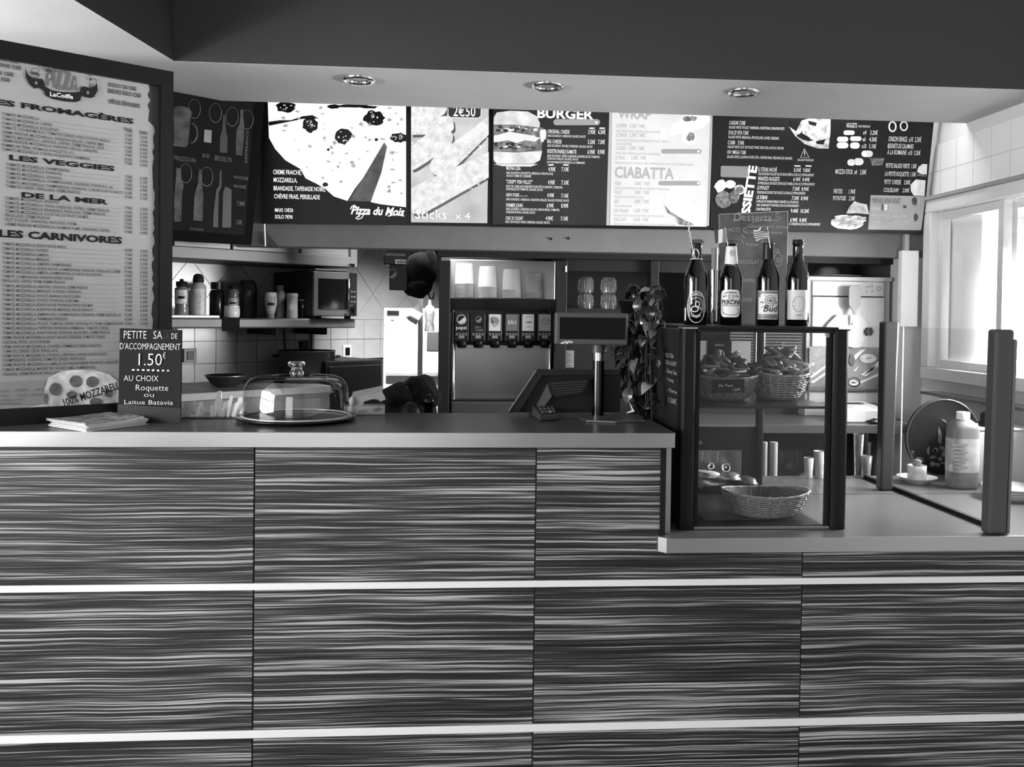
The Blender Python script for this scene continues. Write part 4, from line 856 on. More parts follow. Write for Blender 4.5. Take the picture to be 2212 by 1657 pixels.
pc = jar('paper_cup', 'black paper cup with a pale lid next to the microwave', 'cup', 654, 19, 648, [(.72, 0), (.98, .96)], black, [(1.12, .96), (1.15, 1)], cream, off=.07)
c = Cyl(tuple(pc.location), .0175); m = MB(); c.ring(m, .002, .05, .0062, .0062, .0016); c.blob(m, .003, .0485, .004, .003); m.build('logo', mat('logo_pale', 190, .5), pc)
# ---- sockets and cords on the tiles
def socket(u, v, w, h, fr_, lab):
    p = po(u, v, .006); k = (p-CAM).dot(FW)/F; t = thing('wall_socket', lab, 'socket', p); kk = k/.77
    MB().obox(p+ON*.004, (w*kk/2, .006, h*k/2), (OD, ON, UPZ)).build('plate', fr_, t, bevel=.002)
    MB().obox(p+ON*.009, (w*kk*.27, .004, h*k*.3), (OD, ON, UPZ)).build('insert', black, t, bevel=.001)
socket(409, 768, 22, 30, mat('socket_grey', 108, .4), 'grey wall socket on the tiles above the bowl')
socket(748, 759, 16, 28, cream, 'white wall socket on tiles above the black cabinet')
for i, (u, lab) in enumerate(((614, 'thin dark cord hanging below the shelf, left one'), (671, 'thin dark cord hanging from the microwave to the plug'))):
    tag(MB().tube([po(u, 706, .012), po(u+1, 735, .014), po(u+2, 770, .012)], .0032, 6).build('power_cord', blackm), lab, 'cord')
pg = po(656, 750, .018); tag(MB().obox(pg, (.018, .014, .028), (OD, ON, UPZ)).build('plug_adapter', black, None, bevel=.004), 'black plug adapter in the tiled wall under the microwave', 'plug')
# ---- prep counter along the oblique wall
zp = po(440, 848, .45).z
pc_ = thing('prep_counter', 'low steel topped refrigerated counter along the tiled wall', 'counter', osz(-.9, 0, .2))
sp0, sp1 = -1.45, os_(po(716, 800, .45))
obx(MB(), sp0, sp1, .003, .44, 0, zp-.03).build('body', mat('fridge_front', 58, .35), pc_)
obx(MB(), sp0, sp1, .003, .45, zp-.03, zp).build('worktop', mat('prep_steel', 120, .5, metal=.35), pc_, bevel=.003)
sj = os_(po(478, 846, .45))
obx(MB(), sj-.002, sj+.002, .01, .452, zp-.0295, zp+.0008).build('joint', white, pc_)
obx(MB(), sp0+.05, sp1-.05, .44, .45, zp-.09, zp-.05).build('drawer_pull', mat('pull_grey', 84, .3), pc_)
bw = po(488, 822, .28); tag(MB().lathe([(.035, 0), (.055, .012), (.075, .04), (.08, .046), (.076, .046), (.05, .014), (0, .008)], seg=30).build('mixing_bowl', STEELD), 'shallow steel bowl on the prep counter behind the straws', 'bowl'); bpy.data.objects['mixing_bowl'].location = (bw.x, bw.y, zp+.001)
pp1 = po(662, 800, .24); k = (pp1-CAM).dot(FW)/F; R = 61*k
pot = thing('cooking_pot', 'large dark steel pot behind the cake dome', 'pot', (pp1.x, pp1.y, zp+.001)); hh = po(662, 757, .24).z-zp
MB().lathe([(R*.93, 0), (R*.95, .01), (R, hh-.004), (R*1.02, hh), (R*.97, hh-.002), (R*.92, .012), (0, .01)], seg=36).build('body', mat('pot_metal', 66, .3, metal=.7), pot, local=True)
for s in (-1, 1): MB().tube([(s*R*.99, -.03, hh*.8), (s*R*1.14, -.02, hh*.82), (s*R*1.14, .02, hh*.82), (s*R*.99, .03, hh*.8)], .005, 8).build('handle', black, pot, local=True)
# ---- black cabinet at the end of the wall
zk = po(775, 779, .4).z
ca = thing('low_fridge', 'black under-counter fridge right of the cake dome', 'fridge', osz(-.25, 0, .2))
sa, sb = sp1+.012, os_(po(829, 800, .4))
obx(MB(), sa, sb, .003, .39, 0, zk).build('body', mat('fridge_black', 22, .4), ca, bevel=.004)
obx(MB(), sa+.01, sb-.01, .39, .4, .1, zk-.02).build('door', mat('fridge_black', 22, .4), ca, bevel=.004)
# ---- bright steel fridge between fridge and shelving
YF = 3.85
ff = frontface(YF-.002)
fg = thing('steel_fridge', 'tall brightly lit stainless fridge door beside the soda fountain', 'fridge', py(888, 700, YF)*1)
fg.location.z = 0
m = MB(); p0 = py(829, 700, YF); p1 = py(952, 700, YF); zt = py(880, 666, YF).z
m.box((p0.x, YF, .0), (p1.x, YF+.12, zt)); m.build('body', mat('bright_steel', 240, .3, metal=.1, noise=.03, scale=5), fg, bevel=.003)
m = MB(); vbox(m, 836, 671, 862, 681, YF-.004, YF); m.build('badge', black, fg)
m = MB(); vbox(m, 833, 804, 947, 813, YF-.02, YF); m.build('lower_rail', mat('rail_light', 180, .3, metal=.5), fg, bevel=.002)
m = MB(); q = py(848, 687, YF-.002); m.tube([q, q+Vector((0, -.004, 0))], .008, 14); m.build('lock', mat('lock_grey', 190, .4), fg)
# standing coffee scoop, pole, sauce pump, small box in front of the fridge
st = thing('utensil_stand', 'slim grey stand pole with slanted steel shaker in front of fridge', 'stand', (py(908, 700, 3.6).x, 3.6, 0))
m = MB(); a = py(909, 640, 3.6); m.box((a.x-.010, 3.59, .0), (a.x+.010, 3.61, a.z)); m.build('pole', mat('pole_grey', 92, .4, metal=.4), st)
m = MB(); m.tube([py(879, 688, 3.56), py(884, 684, 3.56), py(888, 680, 3.56), py(906, 690, 3.56)], [.012, .02, .026, .026], 16); m.build('shaker', mat('shaker_light', 205, .3), st)
m = MB(); m.prism([py(888, 672, 3.58), py(907, 651, 3.58), py(907, 684, 3.58)], (0, .03, 0)); m.build('bracket', mat('pole_grey', 92), st)
bo = py(928, 700, 3.62); bo_t = thing('pump_bottle', 'grey translucent pump bottle between pole and black post', 'bottle', (bo.x, bo.y, py(928, 716, 3.62).z))
MB().lathe([(.02, 0), (.021, .01), (.016, .04), (.021, .07), (.018, .1), (.006, .11), (.006, .13)], seg=18).build('body', mat('pump_plastic', 132, .25, noise=.2, scale=60), bo_t, local=True)
m = MB(); vbox(m, 922, 716, 951, 760, 3.58, 3.66); o = m.build('napkin_box', mat('napkin_grey', 112, .45), None, bevel=.004); tag(o, 'small grey wall box below the pump bottle', 'box')
m = MB(); vbox(m, 912, 731, 922, 741, 3.6, 3.63); tag(m.build('white_switch', white), 'small white switch block on the pole', 'switch')
# ---- hanging coat and cup dispenser under the lintel
hc = thing('hanging_coat', 'black coat hanging from a hook beneath the lintel', 'coat', py(910, 545, 3.42))
m = MB(); P = py(908, 588, 3.42); lump(m, P, (.058, .035, .085), 11, .1); lump(m, P+Vector((-.012, -.006, -.06)), (.05, .03, .04), 5, .12); lump(m, P+Vector((.035, .0, .02)), (.03, .025, .07), 6, .1)
m.build('coat_cloth', mat('black_fabric', 14, .95, bump=.4, scale=90), hc)
m = MB(); m.tube([py(925, 630, 3.4), py(929, 645, 3.4), py(935, 646, 3.4), py(938, 632, 3.4)], .0035, 6); m.build('strap', blackm, hc)
m = MB(); m.tube([py(900, 541, 3.42), py(899, 556, 3.42)], .003, 6); m.build('hook', chrome, hc)
dsx = thing('cup_dispenser', 'black wall cup dispenser with a round drink logo', 'dispenser', py(855, 600, 3.4))
m = MB(); vbox(m, 829, 552, 872, 572, 3.36, 3.44); m.build('collar', black, dsx, bevel=.004)
m = MB(); vbox(m, 841, 571, 880, 627, 3.37, 3.43); m.build('tube_body', mat('dispenser_black', 20, .4), dsx, bevel=.003)
m = MB(); vbox(m, 834, 537, 875, 553, 3.38, 3.42); m.build('cup_top', mat('smoked_plastic', 50), dsx)
m = MB(); vbox(m, 854, 561, 877, 570, 3.352, 3.36); m.build('barcode_sticker', mat('sticker_white', 240, .5), dsx)
fq = frontface(3.367); m = MB(); fq.ring(m, 848, 591, 9, 10.5, 1.2); fq.poly(m, [(841, 598), (848, 594), (854, 588), (856, 592), (852, 597), (846, 600)], 2); m.build('logo', mat('logo_dim', 120, .5), dsx)
fq2 = frontface(3.351); m = MB()
for i in range(9): fq2.rect(m, 855.5+i*2.3, 562.5, 856.5+i*2.3+(i % 3)*.4, 569, 1)
m.build('barcode_print', black, dsx)

# ================================================================== SHELVING UNIT BEHIND THE MENU WALL
YU = 3.28
un = thing('back_bar_unit', 'large charcoal back bar unit framing soda fountain and glasses', 'shelving', (.6, 3.5, 0))
def up(name, u0, v0, u1, v1, Y0, Y1, m_): mb = MB(); vbox(mb, u0, v0, u1, v1, Y0, Y1); return mb.build(name, m_, un, bevel=.002)
fm = mat('unit_charcoal', 40, .5, noise=.05, scale=20); fmi = mat('unit_inside', 24, .6)
up('top_rail', 945, 546, 1948, 563, YU, YU+.04, fm)
up('post', 946, 563, 970, 1100, YU, YU+.4, fm); up('post', 1199, 563, 1222, 1100, YU, YU+.05, fm); up('post', 1402, 563, 1420, 1100, YU, YU+.05, fm)
up('post', 1926, 563, 1948, 925, YU, YU+.35, mat('unit_post_hazed', 70, .5))  # right post of the charcoal unit, made paler to carry window haze
xr0, xr1 = pxw(950, YU), pxw(1948, YU)
MB().box((pxw(1222, YU), 3.72, .0), (xr1, 3.74, 1.7)).build('back_panel', fmi, un)
MB().box((pxw(950, YU), 3.78, .0), (pxw(1222, YU), 3.8, 1.75)).build('back_panel', fmi, un)
up('header_panel', 1222, 563, 1745, 590, YU+.03, YU+.05, fm)
zg = py(1300, 667, YU+.05).z
MB().box((pxw(1222, YU), YU+.02, zg-.018), (pxw(1402, YU), 3.72, zg)).build('shelf', fm, un)
up('door_panel', 1222, 680, 1402, 1000, YU+.03, YU+.05, mat('unit_door', 48, .45)); up('lower_panel', 1420, 700, 1745, 925, YU+.05, YU+.07, fmi)
up('light_clip', 1221, 574, 1225, 588, YU-.005, YU, white)
MB().box((pxw(1745, 3.7), 3.70, 1.0), (xr1, 3.715, 1.70)).build('liner', mat('unit_liner_grey', 92, .6), un)
# slatted vent behind the baskets
vt = thing('vent_grille', 'black slatted grille seen behind the filled bread baskets', 'grille', py(1665, 740, 3.22))
m = MB(); vbox(m, 1575, 708, 1735, 810, 3.235, 3.25); m.build('back_plate', blackm, vt)
for i in range(15):
    m = MB(); vbox(m, 1578, 712+i*6.4, 1732, 715+i*6.4, 3.222, 3.235); m.build('slat', mat('grille_slat', 66, .35), vt)
for u in (1633, 1651): m = MB(); vbox(m, u, 708, u+2, 810, 3.215, 3.222); m.build('rod', mat('rail_light', 180), vt)
# drinking glasses on the shelf
gl = mat('pressed_glass', 150, .08, spec=1.0, alpha=.45)
def tumbler():
    t = thing('tumbler', 'fluted clear tumbler stacked upside down in the dark unit', 'glass', (0, 0, 0), 'tumblers in the dark unit')
    m = MB(); n = 32; prof = [(.024, 0), (.026, .02), (.029, .05), (.027, .062), (.0, .062)]; vs = []
    m.lathe([(.0300, 0), (.0296, .02), (.027, .052), (.024, .06), (0, .06)], seg=24, cap=(False, False)); m.build('bowl', gl, t, local=True)
    for i in range(16): a = 2*pi*i/16; m = MB(); m.tube([(.0305*cos(a), .0305*sin(a), .012), (.028*cos(a), .028*sin(a), .05)], .0022, 5); m.build('flute', gl, t, local=True)
    return t
tb = tumbler(); first = True
gx = [(1265, 0), (1314, 0), (1265, 1), (1314, 1)]
for u, k in gx:
    p = py(u, 660, 3.42); o = tb if first else copy_tree(tb); first = False; o.location = (p.x, p.y, zg+.001+.0625*k); 
# bracket and rod under the left end of the pizza menu
m = MB(); m.tube([py(571, 484, 3.17), py(573, 532, 3.17)], .003, 8); tag(m.build('hanging_rod', white), 'thin white rod below the left corner of the pizza photo board', 'rod')
m = MB(); m.prism([py(575, 500, 3.19), py(603, 534, 3.19), py(575, 528, 3.19)], (0, .004, 0)); tag(m.build('corner_bracket', dgrey), 'dark triangular bracket beside the white rod on the lintel', 'bracket')
# ---- soda fountain
YD = 3.34
sf = thing('soda_fountain', 'black and steel soda fountain with six labelled dispensing valves', 'drink dispenser', (py(1085, 800, YD).x, YD, .9))
def sfp(name, u0, v0, u1, v1, Y0, Y1, m_, bv=.002, par=None): mb = MB(); vbox(mb, u0, v0, u1, v1, Y0, Y1); return mb.build(name, m_, par or sf, bevel=bv)
sfp('merchandiser_panel', 972, 562, 1199, 650, 3.62, 3.63, steel('panel_steel', 165, .4))
sfp('splash_panel', 982, 745, 1190, 868, YD+.06, YD+.3, steel('splash_steel', 160, .35))
sfp('valve_housing', 983, 672, 1192, 722, YD+.04, YD+.32, black); sfp('top_ledge', 974, 645, 1199, 676, YD+.12, YD+.34, blackm)
sfp('drip_tray', 973, 868, 1199, 930, YD-.02, YD+.3, mat('drip_grey', 84, .35, metal=.5), .006); sfp('drip_grate', 978, 864, 1195, 870, YD, YD+.1, black)
for u in (979, 1188): mb = MB(); mb.tube([py(u, 868, YD+.03), py(u, 690, YD+.03), py(u+1, 672, YD+.06)], .006, 10); mb.build('side_trim', chrome, sf)
vl = [(997, 38, 36), (1033, 22, 20), (1069, 190, 190), (1106, 100, 100), (1141, 190, 190), (1177, 140, 140)]
for i, (u, g1, g2) in enumerate(vl):
    v = sfp('valve', u-16, 676, u+16, 738, YD, YD+.06, black, .004)
    if i: v['label'] = 'black drink valve, label plate %s' % ('with small drink logo', 'pale with cherry mark', 'grey reading EAU', 'pale with oval mark', 'grey with ring mark')[i-1]
    fv = frontface(YD-.001); fv2 = frontface(YD-.0022)
    lp = MB(); vbox(lp, u-12.5, 679, u+12.5, 715, YD-.0012, YD); lp.build('label_plate', mat('valve_plate_%d' % g1, g1, .35), v)
    m = MB()
    if i == 0:
        fv2.ring(m, u, 690, 10.5, 10.5, 1.5); fv2.poly(m, [(u-9, 696), (u-2, 692), (u+4, 687), (u+9, 684), (u+10, 690), (u+6, 696), (u-2, 699)], 1); fv2.text(m, "pepsi", u-12, 711, u+11, 7, 1, .02)
    elif i == 1:
        fv2.ring(m, u+1, 690, 7, 7, 1.2); fv2.poly(m, [(u-5, 694), (u+1, 690), (u+6, 686), (u+7, 690), (u+2, 696)], 1); fv2.text(m, "ZERO", u-8, 709, u+6, 4, 1); fv2.text(m, "SUCRES", u-6, 715, u+10, 4, 1, .02)
    elif i == 2:
        fv2.blob(m, u+1, 692, 9, 8, 1, 14, .2, rnd=rr); fv2.stroke(m, [(u-8, 688), (u-4, 698), (u, 706), (u+6, 700)], 2, 1)
    elif i == 3: fv2.text(m, "EAU", u-8.5, 700, u+9, 8, 1, .02)
    elif i == 4: fv2.blob(m, u+1, 696, 7.5, 2.6, 1); fv2.stroke(m, [(u-6, 688), (u, 684), (u+8, 686)], 1.4, 1); fv2.stroke(m, [(u-4, 706), (u+6, 706)], 1.4, 1)
    else: fv2.ring(m, u+2, 694, 10, 8, 1.6); fv2.ring(m, u+2, 694, 6, 7, 1.2); fv2.stroke(m, [(u-8, 694), (u+12, 692)], 2, 1)
    m.build('logo', mat('valve_logo_light', 196, .5) if i in (0, 3) else mat('valve_logo_mid', 120 if i == 1 else 78, .5), v)
    for k in range(4): mb = MB(); vbox(mb, u-12.5+k*6.6, 719, u-8+k*6.6, 725, YD-.002, YD); mb.build('button', mat('valve_button', 96, .4), v)
    mb = MB(); vbox(mb, u-6, 725, u+6, 731, YD-.0018, YD); mb.build('tag', mat('valve_tag', 120, .4), v)
    q = py(u, 738, YD+.03); mb = MB().lathe([(.009, -.024), (.017, -.022), (.0205, -.008), (.0205, .004)], c=q, seg=20); mb.build('nozzle', black, v)
# ---- stacks of plastic cups on the fountain
cupm = mat('frosted_cup', 140, .5, spec=.3)
ztc = py(1085, 645, YD+.15).z; cup_me = MB().lathe([(.0395, 0), (.0402, .002), (.0385, .004), (.033, .08), (.030, .084), (0, .084)], seg=24, cap=(False, False)).mesh('paper_cup', cupm)
for si, (u, n, dz) in enumerate(((1003, 11, .0), (1053, 9, 0), (1105, 7, 0), (1155, 5, 0))):
    p = py(u, 640, YD+.2)
    for k in range(n):
        o = bpy.data.objects.new('plastic_cup', cup_me); COL.objects.link(o); o.location = (p.x+.0016*k*0, p.y, ztc+.003+.0052*k)
        o.rotation_euler = (0, 0, 0); side = ('leftmost and tallest', 'second', 'third', 'rightmost and lowest')[si]
        tag(o, ('topmost frosted cup of' if k == n-1 else ('lowest frosted cup of' if k == 0 else 'frosted plastic cup nested in'))+' the %s stack on the soda fountain' % side, 'cup', 'cups in the %s stack on the soda fountain' % side)

# ================================================================== RIGHT BAY: white appliance on the back worktop
zw = py(1800, 918, 3.0).z
bwk = thing('back_worktop', 'grey back worktop slab carrying the white appliance', 'worktop', (1.2, 3.2, zw))
MB().box((pxw(1500, 3.0), 3.0, zw-.03), (pxw(1978, 3.0), 3.19, zw)).build('slab', mat('slab_grey', 66, .35), bwk, bevel=.001)
MB().box((pxw(1500, 3.0), 3.19, zw-.03), (lxr-.005, 3.7, zw)).build('slab', mat('slab_grey', 66, .35), bwk)
MB().box((pxw(1500, 3.5), 3.5, 0), (lxr-.005, 3.52, zw-.03)).build('back_board', mat('under_board', 60, .7), bwk)
MB().box((pxw(1978, 3.0)-.002, 2.999, zw-.0305), (pxw(1978, 3.0)+.003, 3.19, zw+.0005)).build('lit_end', white, bwk)  # white strip stands in for light on the slab end
YA = 3.26
ap = thing('fryer_cabinet', 'white steel kitchen appliance with control panel on back worktop', 'appliance', (py(1835, 700, YA).x, YA+.15, zw+.001))
wst = mat('white_steel', 164, .3, metal=.15, noise=.02, scale=5); wst2 = mat('white_steel_panel', 172, .35, metal=.1)
def app(name, u0, v0, u1, v1, Y0, Y1, m_, bv=.002): mb = MB(); vbox(mb, u0, v0, u1, v1, Y0, Y1); return mb.build(name, m_, ap, bevel=bv)
mb = MB().box((py(1744, 700, YA).x, YA+.01, zw+.001), (py(1924, 700, YA).x, YA+.34, py(1835, 606, YA).z)); mb.build('body', wst, ap, bevel=.002)
app('top_lid', 1742, 598, 1928, 607, YA, YA+.34, wst2); app('control_panel', 1755, 608, 1910, 640, YA+.004, YA+.01, wst2); app('door', 1755, 642, 1910, 750, YA+.002, YA+.01, wst2)
app('panel_gap', 1755, 639.5, 1910, 641.5, YA+.003, YA+.01, black); app('lower_ledge', 1746, 837, 1906, 846, YA-.01, YA+.01, mat('ledge_dark', 70, .4))
app('lower_panel', 1748, 847, 1906, 870, YA+.002, YA+.01, wst2)
fa = frontface(YA+.0035)
m = MB()
for u, v, w_, h in ((1872, 620, 3, 2), (1872, 630, 4, 1.4), (1878, 619, 1.6, 5), (1884, 618, 1.6, 6), (1884, 626, 2, 2), (1884, 630, 4, 1.4)): fa.rect(m, u-w_/2, v-h/2, u+w_/2, v+h/2, 1)
fa.ring(m, 1898, 624, 5, 5, 1, 1); m.build('control_marks', mat('mark_grey', 90, .5), ap)
# poster strip
po_ = MB(); vbox(po_, 1748, 752, 1907, 836, YA, YA+.008); po_.build('picture_panel', mat('poster_mid', 112, .4, noise=.2, scale=9), ap)
fpz = frontface(YA-.0005); m = MB(); Z6 = zc(1700, 520, 3.766)
for P in ([(185, 1100), (320, 1010), (332, 1020), (200, 1120)], [(190, 1150), (330, 1060), (330, 1080), (215, 1160)], [(515, 960), (600, 890), (640, 882), (540, 985)], [(540, 1060), (590, 1010), (560, 1060)], [(600, 1090), (750, 1000), (755, 1015), (620, 1100)], [(520, 1180), (740, 1080), (745, 1100), (600, 1160), (560, 1190)], [(620, 1100), (755, 970), (760, 985), (650, 1100)], [(190, 1000), (225, 990), (215, 1025)]): fpz.poly(m, Z6(P), 1)
fpz.ring(m, *Z6([(660, 958)])[0], 18, 10, 3, 2); fpz.blob(m, *Z6([(660, 958)])[0], 15, 8, 2); fpz.ring(m, *Z6([(540, 1155)])[0], 9, 6, 9, 2); m.build('picture_print', mat('poster_light', 190, .4), ap)
m = MB(); fpz.blob(m, *Z6([(530, 970)])[0], 6, 13, 3); fpz.stroke(m, Z6([(640, 960), (690, 952)]), 1.5, 4); fpz.ring(m, *Z6([(545, 1150)])[0], 14, 11, 3, 1); m.build('picture_shadow_print', mat('poster_dark', 62, .4), ap)
kn = py(1873, 716, YA); m = MB(); m.tube([kn, kn+Vector((0, -.02, 0))], .008, 10)
for i in range(6): a = i*pi/3; m.tube([kn+Vector((.011*cos(a), -.008, .011*sin(a))), kn+Vector((.011*cos(a), -.022, .011*sin(a)))], .006, 8)
m.build('star_knob', black, ap)
# spatula in its holder
sp_ = thing('scoop_holder', 'pale metal holder fixed on the white appliance door', 'holder', py(1835, 720, YA-.03))
m = MB(); m.prism([py(1785, 704, YA-.012), py(1808, 680, YA-.012), py(1857, 680, YA-.012), py(1880, 706, YA-.012), py(1860, 750, YA-.012), py(1845, 752, YA-.012), py(1800, 740, YA-.012)], (0, .012, 0)); m.build('plate', mat('holder_pale', 142, .35, metal=.3), sp_)
m = MB(); a = py(1839, 690, YA-.02); m.tube([a+Vector((0, 0, .015)), a, a+Vector((.006, -.004, -.012)), a+Vector((-.002, 0, -.02))], .003, 8); m.build('hook', chrome, sp_)
sc = thing('scoop', 'flat pale plastic scraper upright on the white appliance door', 'scraper', py(1847, 640, YA-.03))
m = MB(); m.prism([py(1834, 658, YA-.03), py(1834, 622, YA-.03), py(1838, 616, YA-.03), py(1857, 616, YA-.03), py(1861, 622, YA-.03), py(1859, 659, YA-.03), py(1851, 671, YA-.03), py(1850, 679, YA-.03), py(1843, 679, YA-.03), py(1842, 670, YA-.03)], (0, .006, 0)); m.build('blade', mat('scraper_pale', 122, .5), sc, bevel=.001)
# round lid on top
q = py(1790, 596, YA+.15); lidz = py(1835, 598, YA).z
ld = thing('serving_plate', 'white plate with a domed cover on top of the white appliance', 'plate', (q.x+.02, q.y, lidz+.001))
MB().lathe([(.07, 0), (.105, .006), (.108, .009), (.06, .006), (0, .005)], seg=30).build('plate', mat('plate_pale', 150, .3), ld, local=True)
MB().lathe([(.055, .01), (.05, .03), (.035, .043), (0, .048)], c=(-.03, 0, 0), seg=24).build('cover', mat('cover_grey', 118, .3), ld, local=True)
# receipt printer and pen
pr = thing('receipt_printer', 'pale low receipt printer below the appliance ledge', 'printer', (py(1869, 890, 3.08).x, 3.1, zw+.001))
m = MB(); a, b = py(1828, 890, 3.06), py(1905, 890, 3.06); zt2 = py(1869, 878, 3.06).z
m.prism([(a.x, 3.06, zw+.001), (a.x, 3.06, zt2-.012), (a.x, 3.1, zt2), (a.x, 3.2, zt2+.006), (a.x, 3.2, zw+.001)], (b.x-a.x, 0, 0)); m.build('body', mat('printer_pale', 165, .4), pr, bevel=.004)
for i in range(8): m = MB(); x = a.x+.03+i*.009; m.obox((x, 3.13, zt2+.0035), (.0025, .012, .0012), ((1, 0, 0), (0, 1, 0), UPZ)); m.build('vent_slot', dgrey, pr)
m = MB(); m.tube([(a.x-.0+.0, 3.05, zt2+.018), (a.x+.058, 3.08, zt2+.016)], .0028, 8); o = m.build('pen', black); tag(o, 'black pen lying on the pale receipt printer', 'pen')
o.location.z = -.006
m = MB(); lump(m, (py(1888, 908, 3.03).x, 3.03, zw+.008), (.032, .016, .010), 4, .2, 2, zw+.001); tag(m.build('sunglasses', black), 'small black object lying in front of the receipt printer', 'accessory')
# white panel on the pier
m = MB(); vbox(m, 1947, 541, 1984, 706, 3.17, 3.198); o = m.build('electrical_panel', mat('panel_white', 232, .4), None, bevel=.003); tag(o, 'tall white electrical panel on the pier by the window', 'panel')
m = MB(); vbox(m, 1955, 500, 1964, 541, 3.18, 3.198); o = m.build('cable_duct', mat('duct_grey', 170, .5), None); tag(o, 'narrow grey cable duct above the white panel', 'duct')
# dark cupboard and pipes below the worktop
for i, (u0, u1, v0, g, lab) in enumerate(((1646, 1657, 955, 165, 'left of two pale upright pipes seen through the display case'), (1663, 1679, 955, 150, 'right and thicker of two pale upright pipes seen through the case'))):
    p, q = py(u0, 1000, 2.9), py(u1, 1000, 2.9); m = MB(); m.tube([(.5*(p.x+q.x), 2.9, 0), (.5*(p.x+q.x), 2.9, py(u0, v0, 2.9).z)], (q.x-p.x)/2, 16); tag(m.build('drain_pipe', mat('pipe_%d' % g, g, .4)), lab, 'pipe')
# ================================================================== THINGS ON THE BAR
# ---- cake dome
dc = pz(640, 907, ZB); 
cd_ = thing('cake_dome', 'clear glass cake dome with round knob on a dark round plate', 'cake dome', (dc.x, dc.y, ZB+.0006))
MB().lathe([(.095, 0), (.125, .003), (.1385, .006), (.1385, .0095), (.128, .0085), (.1, .007), (0, .007)], seg=72).build('plate', mat('slate_plate', 40, .18), cd_, local=True)
dome = glassmat('dome_glass', 238, 1.75, .012, .02)
H = .107
prof = [(.1215, .010), (.1225, .02), (.121, .05), (.118, .075), (.113, .088), (.104, .0975), (.092, .1025), (.07, .1048), (.02, .107)]
MB().lathe(prof, seg=96, cap=(False, False)).build('glass_cover', dome, cd_, local=True)
MB().lathe([(.1245, .0098), (.1245, .0125), (.1205, .0125), (.1205, .0098)], seg=96, cap=(False, False)).build('rim', mat('glass_rim', 205, .08, alpha=.7, spec=1), cd_, local=True)
kg = bpy.data.materials.new('solid_glass'); kg.use_nodes = True; b_ = kg.node_tree.nodes['Principled BSDF']; b_.inputs['Transmission Weight'].default_value = 1; b_.inputs['Roughness'].default_value = .02; b_.inputs['IOR'].default_value = 1.5
MB().lathe([(.015, .1055), (.0165, .110), (.0135, .115), (.0115, .119), (.0135, .123), (.0195, .1275), (.0205, .132), (.018, .1355), (.010, .137), (0, .1372)], seg=40).build('knob', kg, cd_, local=True)
# ---- flyers
A, B, C_ = pz(190, 934, ZB), pz(322, 917, ZB), pz(112, 922, ZB)
ux, uy = (B-A), (C_-A); rn = random.Random(9)
fm_ = mat('flyer_print', 120, .3, noise=.7, scale=70); fw_ = mat('flyer_paper', 226, .6)
for i in range(12):
    z = ZB+.0008+i*.0011; a = rn.uniform(-.03, .03)+(.04 if i > 8 else 0); dx = Vector((rn.uniform(-.004, .004)-.0007*i, rn.uniform(-.003, .003)+.0008*i, 0))
    m = MB(); O = A+dx; O.z = z; ca, sa_ = cos(a), sin(a)
    X = Vector((ux.x*ca-ux.y*sa_, ux.x*sa_+ux.y*ca, 0)); Y = Vector((uy.x*ca-uy.y*sa_, uy.x*sa_+uy.y*ca, 0))
    n = 8; V0 = []
    for j in range(n+1):
        t = j/n; h = .004*(2*t-1)**2*(i/12)
        V0 += [O+X*t+Vector((0, 0, h)), O+X*t+Y+Vector((0, 0, h+.001*(i/12)))]
    th = Vector((0, 0, .0007)); m.add(V0+[v+th for v in V0], [(2*j, 2*j+1, 2*j+3, 2*j+2) for j in range(n)]+[(2*n+2+2*j, 2*n+4+2*j, 2*n+5+2*j, 2*n+3+2*j) for j in range(n)]+[(2*j, 2*j+2, 2*n+4+2*j, 2*n+2+2*j) for j in range(n)]+[(0, 1, 2*n+3, 2*n+2)])
    o = m.build('flyer', fm_ if i == 11 else fw_)
    if i == 11: tag(o, 'dark printed flyer on top of the stack by the pizza menu', 'flyer', 'flyers on the bar')
    else: tag(o, 'white edged flyer in the stack below the top flyer', 'flyer', 'flyers on the bar')
# ---- small chalkboard sign
zc_ = ZB+.001
cp = pz(255, 911, ZB); cq = pz(389, 913, ZB); cal = (cq-cp).normalized()
fc = Face(cp, cal, Vector((0, .05, 1)))
cb_ = thing('chalkboard_sign', 'small black chalkboard sign offering a side salad, standing on bar', 'sign', (cp+cq)/2)
m = MB(); P = [fc.pt(*q, -.002) for q in ((255, 910), (389, 912), (392, 713), (259, 709))]; m.prism(P, fc.n*-.006); m.build('board', chalkboard, cb_)
m = MB(); P = [fc.pt(*q, .004) for q in ((253, 911), (390, 913), (390, 882), (254, 873))]; m.prism(P, fc.n*-.004); m.build('front_pocket', mat('pocket_black', 40, .5), cb_)
m = MB(); a_, b__ = fc.pt(300, 760, -.009), fc.pt(345, 760, -.009); n_ = Vector((0, .045, 0)); m.prism([a_, b__, Vector((b__.x, b__.y+.045, zc_)), Vector((a_.x, a_.y+.045, zc_))], (0, .004, 0)); m.build('rear_strut', chalkboard, cb_)
m = MB(); Zs = zc(250, 700, 7.533)
for s, x0, y, x1, h in (("PETITE", 130, 235, 500, 130), ("SA", 612, 240, 755, 130), ("DE", 905, 240, 1000, 90), ("D'ACCOMPAGNEMENT", 68, 410, 1050, 105), ("1.50", 370, 672, 750, 200), ("€", 765, 560, 812, 95), ("AU CHOIX", 130, 925, 692, 95), ("Roquette", 325, 1078, 855, 95), ("ou", 458, 1185, 620, 75), ("Laitue Batavia", 140, 1303, 930, 72)):
    (u0, v0), (u1, v1) = Zs([(x0, y), (x1, y)]); fc.text(m, s, u0, v0, u1, h/7.533, 1, -.008)
for i in range(8): fc.blob(m, *Zs([(285+i*81, 745+i*2)])[0], 3.2, 2.1, 1, 8, .25, rnd=rr)
m.build('chalk_lettering', chalk, cb_)
